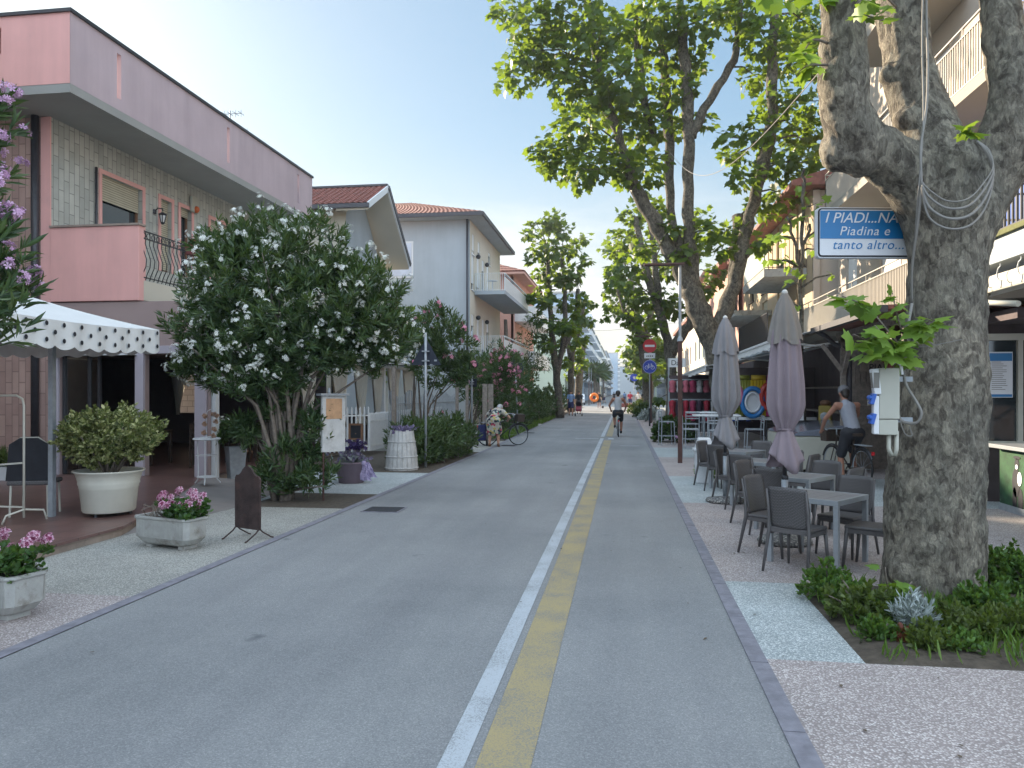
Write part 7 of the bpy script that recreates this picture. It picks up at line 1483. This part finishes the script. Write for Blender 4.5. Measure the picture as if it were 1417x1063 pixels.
# ================= PEOPLE AND BICYCLES =================
def bicycle(loc, rz, lab, col, basket=False, lean=0):
    t = thing('bicycle', lab, 'bicycle', loc); t.rotation_euler = (0, lean, rz); r = .335; ya, yf = -.50, .55
    for nm, y in (('wheel', ya), ('wheel', yf)):
        m = MB(); m.torus((0, y, r), r-.022, .012, (1, 0, 0), 30, 6)
        for k in range(14): a = k*2*math.pi/14; m.bar((.015*(-1)**k, y, r), (0, y+(r-.03)*math.cos(a), r+(r-.03)*math.sin(a)), .004)
        m.lathe((0, y, r-.02), [(.02, 0), (.02, .04)], 8); w_ = m.build(nm, K['galv'], t); m = MB(); m.torus((0, y, r), r-.01, .018, (1, 0, 0), 32, 8); m.build('tyre', K['tyre'], w_, smooth=True)
    m = MB(); bb = (0, -.08, .29); st_ = (0, -.22, .80); hd = (0, .38, .88); hd2 = (0, .41, .70)
    for a, b in ((bb, st_), (bb, hd2), ((0, -.19, .70), hd), ((0, ya, r), bb), ((0, ya, r), (0, -.2, .74)), (hd2, hd)): m.tube([a, b], .016, 8)
    m.build('frame', col, t, smooth=True); m = MB()
    for s in (-.045, .045): m.tube([(s*.6, .42, .68), (s, yf, r)], .011, 6)
    m.build('fork', col, t, smooth=True)
    for y in (ya, yf): m = MB(); m.tube([(0, y+(r+.03)*math.cos(a), r+(r+.03)*math.sin(a)) for a in [R(20+q*13) for q in range(11)]], .02, 6); m.build('mudguard', K['black_iron'], t)
    m = MB(); m.tube([(0, -.22, .80), (0, -.24, .90)], .013, 6); m.prism([V(-.09, -.37, .90), V(.09, -.37, .90), V(.03, -.08, .90), V(-.03, -.08, .90)], (0, 0, .05)); m.build('saddle', K['wood_dark'], t)
    m = MB(); m.tube([(-.28, .22, .99), (-.26, .33, 1.0), (-.05, .40, 1.0), (.05, .40, 1.0), (.26, .33, 1.0), (.28, .22, .99)], .012, 8); m.tube([(0, .38, .86), (0, .39, 1.0)], .014, 8); m.build('handlebar', K['galv'], t, smooth=True)
    for s in (-1, 1): m = MB(); m.bar((s*.07, -.08, .29), (s*.07, -.08+s*.12, .29-s*.10), .015); m.box((s*.11, -.08+s*.12, .29-s*.10), (.09, .05, .02)); m.build('pedal', K['black_iron'], t)
    m = MB(); m.box((0, -.84, .62), (.05, .02, .06)); m.build('rear_light', K['sign_red'], t); m = MB(); m.b2(-.06, .06, -.72, -.32, .74, .755); m.build('rack', K['galv'], t)
    if basket: m = MB(); m.box((0, .58, .88), (.32, .22, .24), None, 0, 1.1, 1.1); m.build('basket', K['wood_dark'], t)
    return t
def person(loc, rz, lab, J, skin, top, bottom, hair, shoes, sleeves=.45, shorts=.6, dress=False, cap=None, vox=.014, group=None, scale=1.):
    t = thing('person', lab, 'person', loc, rz, group); t.scale = (scale,)*3; g = {k: Vector(v) for k, v in J.items()}
    pel, ch, nk, hd = g['pel'], g['ch'], g['nk'], g['hd']; s = []
    up = (hd-nk).normalized(); fwd = g.get('face', V(0, 1, 0)).normalized()
    s += [(pel, pel.lerp(ch, .5), .125, .115), (pel.lerp(ch, .5), ch, .115, .125), (ch, nk, .10, .055), (nk, hd, .052, .055), (hd+up*.02, hd+up*.05-fwd*.01, .088, .085), (hd+fwd*.02-up*.05, hd+up*.0+fwd*.02, .062, .075), (hd+fwd*.085-up*.02, hd+fwd*.10-up*.035, .012, .014)]
    side = up.cross(fwd).normalized()
    for q in (-1, 1): s.append((hd+side*q*.085-up*.01, hd+side*q*.088+up*.02, .014, .018))
    for d in 'LR':
        sh, el, ha, hp, kn, an = (g[d+k] for k in ('sh', 'el', 'ha', 'hp', 'kn', 'an')); toe = g.get(d+'toe', an+fwd*.16-UP*.06)
        s += [(ch.lerp(sh, .5), sh, .085, .062), (sh, el, .056, .042), (el, ha, .042, .028), (pel, hp, .11, .10), (hp, kn, .088, .056), (kn, kn.lerp(an, .35), .054, .056), (kn.lerp(an, .35), an, .056, .036), (an, toe, .036, .03)]
        hdir = (ha-el).normalized(); sd = hdir.cross(up).normalized(); pm = ha+hdir*.05; s.append((ha, pm, .028, .030))
        nn = hdir.cross(sd)
        for k in range(4):
            b = pm+sd*(k-1.5)*.019+hdir*.02; L_ = (.058, .068, .064, .048)[k]; mid = b+hdir*L_*.55; s += [(b, mid, .009, .0085), (mid, mid+(hdir*.5-nn*.8).normalized()*L_*.6, .0085, .0075)]
        th = ha+sd*.028+hdir*.015; s += [(th, th+(hdir+sd).normalized()*.045, .011, .009)]
    blob('body', s, skin, t, vox, 2)
    e = .016; s = [(pel+(ch-pel)*.05, pel.lerp(ch, .5), .125+e, .118+e), (pel.lerp(ch, .5), ch, .118+e, .128+e), (ch, ch.lerp(nk, .75), .10+e, .062+e)]
    for d in 'LR':
        s.append((ch.lerp(g[d+'sh'], .4), g[d+'sh'].lerp(ch, 0 if sleeves else .30), .085+e, .062+e*(1 if sleeves else .5)))
        if sleeves: s.append((g[d+'sh'], g[d+'sh'].lerp(g[d+'el'], sleeves*1.8), .06+e, .055+e))
    if dress:
        for d in 'LR': s += [(g[d+'hp'], g[d+'hp'].lerp(g[d+'kn'], .9), .125, .14), (pel, g[d+'hp'], .14, .14)]
        m_ = (g['Lkn']+g['Rkn'])/2; s.append((pel, pel.lerp(m_, .9), .14, .16))
    blob('dress' if dress else 'shirt', s, top, t, vox*1.1, 3)
    if not dress:
        s = []
        for d in 'LR': s += [(pel, g[d+'hp'], .125+e, .108+e), (g[d+'hp'], g[d+'hp'].lerp(g[d+'kn'], shorts), .098+e, .075+e)]
        blob('shorts' if shorts < 1 else 'trousers', s, bottom, t, vox*1.1, 2)
    for d in 'LR': an = g[d+'an']; toe = g.get(d+'toe', an+fwd*.16-UP*.06); blob('shoe', [(an-UP*.02-fwd*.03, toe+fwd*.01, .045, .042)], shoes, t, vox, 1)
    s = [(hd+up*.05-fwd*.02, hd+up*.055-fwd*.02, .098, .098), (hd-fwd*.055-up*.02, hd-fwd*.04+up*.03, .062, .075)]
    o = blob('hair', s, hair, t, vox, 1)
    if cap: blob('cap', [(hd+up*.07, hd+up*.085, .113, .108), (hd+up*.07+fwd*.09, hd+up*.065+fwd*.15, .03, .02)], cap, t, vox, 1)
    return t
# cyclist on the road
c = G(855, 605); 
bicycle(c+V(0, .5, 0), R(2), 'bicycle ridden away down the road by the cyclist in grey', K['white_metal'])
J = dict(pel=(0, -.20, .97), ch=(0, -.05, 1.36), nk=(0, .02, 1.50), hd=(0, .06, 1.63), Lsh=(-.19, -.02, 1.44), Lel=(-.33, .06, 1.20), Lha=(-.27, .21, 1.01), Rsh=(.19, -.02, 1.44), Rel=(.33, .06, 1.20), Rha=(.27, .21, 1.01),
         Lhp=(-.10, -.18, .92), Lkn=(-.14, .20, .78), Lan=(-.12, .06, .42), Rhp=(.10, -.18, .92), Rkn=(.13, .12, .58), Ran=(.12, -.02, .20))
person(c+V(0, .5, 0), R(2), 'cyclist seen from behind in grey vest and black shorts, pedalling on the road', J, K['skin_d'], M1('grey_vest', (.33, .34, .36), .85, .1, 9), K['black'], K['hair_d'], K['black'], sleeves=0, shorts=.8)
# man in tank top on bike at the stand
c = W(1172, 543, 14.2); c.z = 0
bicycle(c+V(.05, .15, 0), R(14), 'dark bicycle with basket under the man in the tank top', K['wood_dark'], True)
J = dict(pel=(0, -.20, .98), ch=(-.02, -.02, 1.40), nk=(-.02, .06, 1.53), hd=(0, .12, 1.66), Lsh=(-.21, .0, 1.46), Lel=(-.36, .14, 1.20), Lha=(-.34, .30, 1.0), Rsh=(.19, .0, 1.46), Rel=(.30, .18, 1.28), Rha=(.27, .32, 1.08),
         Lhp=(-.11, -.18, .94), Lkn=(-.17, -.06, .50), Lan=(-.18, -.16, .09), Rhp=(.11, -.18, .94), Rkn=(.14, .10, .58), Ran=(.13, -.05, .2))
person(c+V(.05, .15, 0), R(14), 'man in pale tank top and grey cap astride his bicycle at the piadina stand', J, K['skin_d'], M1('pale_tank_top', (.26, .275, .32), .85, .06, 9), K['black'], K['hair_d'], K['black'], sleeves=0, shorts=.85, cap=M1('grey_cap', (.13, .13, .14), .8, .1, 12))
# woman bending over a bicycle
c = G(684, 618)
m_, t_, b_ = nodes('floral_dress'); co = ncoord(t_, 'obj'); v_ = t_.nodes.new('ShaderNodeTexVoronoi'); v_.inputs['Scale'].default_value = 15; t_.links.new(co, v_.inputs['Vector']); s_ = t_.nodes.new('ShaderNodeSeparateColor'); t_.links.new(v_.outputs['Color'], s_.inputs[0])
r_ = t_.nodes.new('ShaderNodeValToRGB'); r_.color_ramp.interpolation = 'CONSTANT'; el = r_.color_ramp.elements; el[0].color = (.45, .43, .38, 1); el[1].position = .42; el[1].color = (.02, .025, .05, 1)
for p_, c_ in ((.60, (.38, .05, .09, 1)), (.70, (.50, .46, .36, 1)), (.82, (.05, .14, .12, 1)), (.9, (.45, .38, .12, 1))): e_ = el.new(p_); e_.color = c_
t_.links.new(s_.outputs[0], r_.inputs[0]); t_.links.new(r_.outputs[0], b_.inputs['Base Color']); b_.inputs['Roughness'].default_value = .85
J = dict(pel=(-.02, -.10, .86), ch=(.02, .22, 1.08), nk=(.04, .36, 1.13), hd=(.05, .45, 1.19), Lsh=(-.17, .26, 1.10), Lel=(-.38, .34, .90), Lha=(-.26, .52, .78), Rsh=(.20, .26, 1.10), Rel=(.42, .30, .90), Rha=(.30, .5, .80),
         Lhp=(-.11, -.08, .80), Lkn=(-.13, .0, .44), Lan=(-.14, -.06, .08), Rhp=(.10, -.08, .80), Rkn=(.12, .02, .44), Ran=(.14, -.03, .08), face=(0, .8, -.5))
person(c, R(-6), 'white-haired woman in a floral dress bending over her bicycle by the kerb', J, K['skin'], m_, K['black'], M1('white_hair', (.4, .4, .41), .7, .1, 40), K['wood_brown'], sleeves=.3, dress=True)
bicycle(c+V(.15, .62, 0), R(-62), 'parked bicycle in front of the bending woman', K['black_iron'], True, R(3))
t = thing('shopping_trolley', 'small dark two-wheeled trolley left of the bending woman', 'trolley', c+V(-.42, .2, 0)); m = MB(); m.box((0, 0, .42), (.26, .2, .5), None, 0, .9, .9); bevel(m.build('bag', K['navy'], t), .03); m = MB(); m.tube([(-.1, .1, .1), (-.1, .1, .95), (.1, .1, .95), (.1, .1, .1)], .01, 6); m.build('handle', K['galv'], t)
for s in (-1, 1): m = MB(); m.torus((s*.15, 0, .1), .08, .022, (1, 0, 0), 18, 6); m.build('wheel', K['tyre'], t)
def walker(u, v, rz, lab, top, bottom, shorts=.8, sc_=1., skin=None, hair=None, stride=.2, dress=False, group=None, z=None):
    c = G(u, v) if z is None else V(u, v, 0)
    J = dict(pel=(0, 0, .95), ch=(0, .02, 1.38), nk=(0, .02, 1.50), hd=(0, .05, 1.63), Lsh=(-.19, .0, 1.43), Lel=(-.25, -.06-stride*.3, 1.14), Lha=(-.25, .06, .90), Rsh=(.19, .0, 1.43), Rel=(.25, -.02+stride*.2, 1.14), Rha=(.25, .14, .92),
             Lhp=(-.10, 0, .90), Lkn=(-.11, stride*.6, .50), Lan=(-.11, stride*.8, .08), Rhp=(.10, 0, .90), Rkn=(.11, -stride*.1, .50), Ran=(.11, -stride, .10))
    return person(c, rz, lab, J, skin or K['skin'], top, bottom, hair or K['hair_d'], K['black'], .4, shorts, dress, None, .024, group, sc_)
lb = M1('light_blue_shirt', (.20, .32, .55), .85, .08, 9)
walker(790, 575, R(185), 'man in light blue shirt and blue shorts walking beside a pushchair', lb, K['navy'], sc_=1.03)
walker(801, 573, R(182), 'woman in dark dress pushing a red pushchair along the left kerb', K['black'], K['black'], 1.0)
t = thing('pushchair', 'red and dark pushchair pushed along the left kerb', 'pushchair', G(801, 576)+V(.0, -.2, 0)); m = MB(); m.tube([(-.2, .3, 1.0), (-.22, .1, .7), (-.24, -.3, .15)], .015, 6); m.tube([(.2, .3, 1.0), (.22, .1, .7), (.24, -.3, .15)], .015, 6); m.bar((-.2, .3, 1), (.2, .3, 1), .03); m.tube([(-.22, -.1, .5), (-.24, .3, .12)], .015, 6); m.tube([(.22, -.1, .5), (.24, .3, .12)], .015, 6); m.build('frame', K['galv'], t)
m = MB(); m.add([V(-.19, -.25, .35), V(.19, -.25, .35), V(.19, .1, .38), V(-.19, .1, .38), V(-.19, .2, .8), V(.19, .2, .8), V(-.19, -.28, .5), V(.19, -.28, .5)], [(0, 1, 2, 3), (3, 2, 5, 4), (0, 1, 7, 6), (0, 3, 4, 6), (1, 2, 5, 7), (6, 7, 5, 4)]); m.build('seat', M1('dull_red_cloth', (.25, .05, .07), .85, .1, 9), t)
m = MB(); m.tube([(0, .2+.25*math.cos(a), .75+.2*math.sin(a)) for a in (2.6, 2.1, 1.6, 1.1)], [.2, .21, .21, .2], 12); m.build('hood', K['black'], t)
for x in (-.24, .24):
    for y in (-.3, .3): m = MB(); m.torus((x, y, .1), .08, .022, (1, 0, 0), 16, 6); m.build('wheel', K['tyre'], t)
walker(829, 565, R(180), 'person in dark clothes carrying a large orange swim ring across the junction', K['black'], K['black'], .6)
c = G(829, 565); t = thing('swim_ring', 'large orange swim ring carried by the far person', 'swim ring', c+V(-.5, 0, 1.15)); m = MB(); m.torus((0, 0, 0), .36, .15, (.25, 1, 0), 28, 10); m.build('tube', M1('orange_vinyl', (.75, .20, .02), .4, .1, 2), t, smooth=True); m = MB(); m.box((-.2, -.17, -.1), (.14, .03, .14)); m.build('print', K['sign_red'], t)
t = thing('ball', 'small dark ball lying on the far road', 'ball', G(834, 565)); m = MB(); m.sph((0, 0, .14), .14, 10); m.build('ball_skin', M1('dark_ball', (.07, .05, .05), .6), t, smooth=True); m = MB(); m.torus((0, 0, .14), .141, .012, (0, 1, .3), 20, 4); m.build('seam', K['fabric_w'], t)
rd_, wh_ = M1('red_shirt', (.35, .02, .05), .85), M1('white_shirt', (.6, .6, .6), .85)
for x, y, l, a, b in ((.75, 88, 'far person in a red shirt on the right of the road', rd_, K['navy']), (1.6, 84, 'far person in a white shirt beside the red-shirted one', wh_, K['black']), (2.3, 90, 'far person in dark top by the right lamp post', K['black'], K['wood_brown']), (-2.9, 120, 'small far person in white walking on the left beyond the junction', wh_, K['navy']), (-1.6, 135, 'small far person in dark clothes in the middle of the distant road', K['black'], K['black']), (-7.5, 96, 'far person standing near the white car', lb, K['black']), (.2, 128, 'small far person in blue beyond the junction', lb, K['navy'])):
    walker(x, y, random.random()*6, l, a, b, z=0, group='people far down the street')
t = thing('reddish_barrier', 'low reddish-brown planter barrier across the lane at the junction', 'barrier', (1.0, 89, 0)); m = MB(); m.b2(-1.6, 1.6, -.3, .3, 0, .45); bevel(m.build('box', M1('red_brown_paint', (.20, .06, .05), .7, .2, 5), t), .04); m = MB()
for x in (-1.4, 1.4): m.b2(x-.1, x+.1, -.33, .33, .45, .6)
m.build('cap', K['rustpost'], t)
# white car
t = thing('parked_car', 'small white car parked left beyond the junction', 'car', (-6.0, 104, 0), R(4)); L2 = 2.0
pf = [(-L2, .35), (-L2, .72), (-1.75, .92), (-1.15, 1.0), (-.75, 1.42), (.5, 1.48), (1.25, 1.05), (1.85, .95), (L2, .7), (L2, .35)]
m = MB(); m.prism([V(-.82, y, z) for y, z in pf], (1.64, 0, 0)); bevel(m.build('body', K['white_metal'], t), .06, 3)
m = MB(); m.prism([V(-.83, y, z) for y, z in ((-.98, 1.02), (-.70, 1.36), (.45, 1.41), (1.05, 1.05))], (1.66, 0, 0)); m.add([V(-.7, -1.14, 1.03), V(.7, -1.14, 1.03), V(.62, -.80, 1.39), V(-.62, -.80, 1.39)], [(0, 1, 2, 3)]); m.build('window', K['glass'], t)
for x in (-.8, .8):
    for y in (-1.25, 1.25): m = MB(); m.torus((x, y, .31), .24, .09, (1, 0, 0), 20, 8); m.tube([(x-.05, y, .31), (x+.05, y, .31)], .18, 14); m.build('wheel', K['tyre'], t)
    m = MB(); m.box((x*.82, -L2-.01, .72), (.26, .04, .14)); m.build('headlight', K['galv'], t)
# ================= DISTANT STREET =================
def farblock(x0, x1, y0, y1, h, mt, lab, side):
    t = thing('far_building', lab, 'building', ((x1 if side < 0 else x0), y0, 0), 0, 'buildings far down the street')
    fx = x1 if side < 0 else x0; m = MB(); m.b2(x0, x1, y0, y1, 0, h); m.build('wall', mt, t, True); m = MB(); m.b2(x0-.3, x1+.3, y0-.3, y1+.3, h, h+.35); m.build('roof', K['concrete'], t, True)
    nf = int(h/3.1); nn = max(2, int((y1-y0)/5))
    for f in range(nf):
        z = 1+f*3.1
        for k in range(nn):
            y = y0+1+(y1-y0-2)*(k+.2)/nn; m = MB(); m.b2(fx-.05 if side < 0 else fx-.06, fx+.06 if side < 0 else fx+.05, y, y+1.6, z, z+1.7); m.build('window', K['glass'], t, True)
        if f: m = MB(); xx = sorted((fx, fx-side*1.5)); m.b2(xx[0], xx[1], y0+.5, y1-.5, z-.5, z+.5); m.build('balcony', K['white_metal'], t, True)
bl_ = M1('far_blue_plaster', (.36, .46, .56), .8, .08, .3); gn = M1('far_green_plaster', (.40, .46, .36), .8, .08, .3); cr_ = M1('far_cream_plaster', (.60, .55, .42), .8, .08, .3)
for a in ((-20, -8.0, 106, 124, 11.5, gn, 'pale green block, first on the left past the junction', -1), (-20, -7.8, 126, 146, 15.5, K['white_wall'], 'white hotel block, second on the left past the junction', -1), (-20, -7.6, 150, 172, 21, bl_, 'tall blue-fronted hotel on the left far down the street', -1), (-20, -7.6, 176, 205, 17, K['white_wall'], 'white stepped hotel beyond the blue one', -1), (-20, -7.5, 212, 250, 17, bl_, 'second blue hotel farther left', -1), (-20, -7.4, 258, 330, 17, cr_, 'cream hotel far left', -1), (-22, -7.5, 345, 480, 20, K['white_wall'], 'last white hotel on the left', -1),
          (7.5, 20, 112, 140, 9, cr_, 'cream block, first on the right past the junction', 1), (8, 20, 145, 190, 10, K['white_wall'], 'low white block on the far right', 1), (8, 22, 200, 300, 14, gn, 'pale green block farther right', 1), (8, 22, 310, 470, 17, K['white_wall'], 'last white block on the right', 1),
          (-40, 40, 620, 640, 22, K['white_wall'], 'wide pale hotel closing the end of the street', 1), (-45, -4, 560, 580, 30, bl_, 'tall hazy blue tower left of the street end', -1)):
    farblock(*a)
for i, (x, y, h) in enumerate(((-4.4, 118, 4.5), (-4.6, 132, 5), (-4.8, 150, 5.5), (-4.4, 170, 6), (4.8, 150, 6), (4.6, 175, 6))):
    t = thing('palm_tree', ['first', 'second', 'third', 'fourth', 'nearer right', 'farther right'][i]+(' palm on the left' if i < 4 else ' palm')+' of the distant street', 'palm', (x, y, 0), 0, 'palms down the distant street'); m = MB(); m.tube([(x, y, 0), (x+.1, y, h*.5), (x, y, h)], [.25, .2, .18], 8); m.build('trunk', K['stem'], t, True, True)
    whorls('frond', [(x, y, h)]*3, [(0, 0, 1), (.2, .1, 1), (-.2, 0, 1)], K['leaf_dark'], t, 22, 2.6, spread=(.5, 2.1), back=.02, wid=1.3)
for x, y in ((-4.4, 100), (-4.6, 112), (-4.8, 140), (4.2, 116), (4.4, 140)):
    lamppost((x, y, 0), 5.2, ('left' if x < 0 else 'right')+f' distant lamp post, {["nearest","second","third"][(0 if y in (100,116) else 1 if y in (112,) else 2)] if x<0 else ("nearest" if y==116 else "second")} past the junction', .9 if x < 0 else -.9)
t = thing('overhead_wire', 'thin overhead wires crossing the distant street', 'wire', (0, 80, 7))
for y, z0, z1 in ((70, 9.5, 8.2), (74, 8.0, 9.4), (85, 10.8, 10.2)):
    m = MB(); m.tube([(-8+16*i/12, y, z0+(z1-z0)*i/12-1.0*math.sin(math.pi*i/12)) for i in range(13)], .02, 4); m.build('strand', K['cable'], t, True)
HZ = True
if HZ:
    m = MB(); m.b2(-60, 60, -35, 700, -1.2, 36); o = m.build('haze', None); o['kind'] = 'stuff'; o.data.materials.clear()
    hm = bpy.data.materials.new('haze'); hm.use_nodes = True; ht = hm.node_tree; ht.nodes.clear(); ho = ht.nodes.new('ShaderNodeOutputMaterial'); hv = ht.nodes.new('ShaderNodeVolumePrincipled')
    hv.inputs['Density'].default_value = .0006; hv.inputs['Color'].default_value = (.86, .92, 1, 1); hv.inputs['Anisotropy'].default_value = .3; ht.links.new(hv.outputs[0], ho.inputs['Volume']); o.data.materials.append(hm)
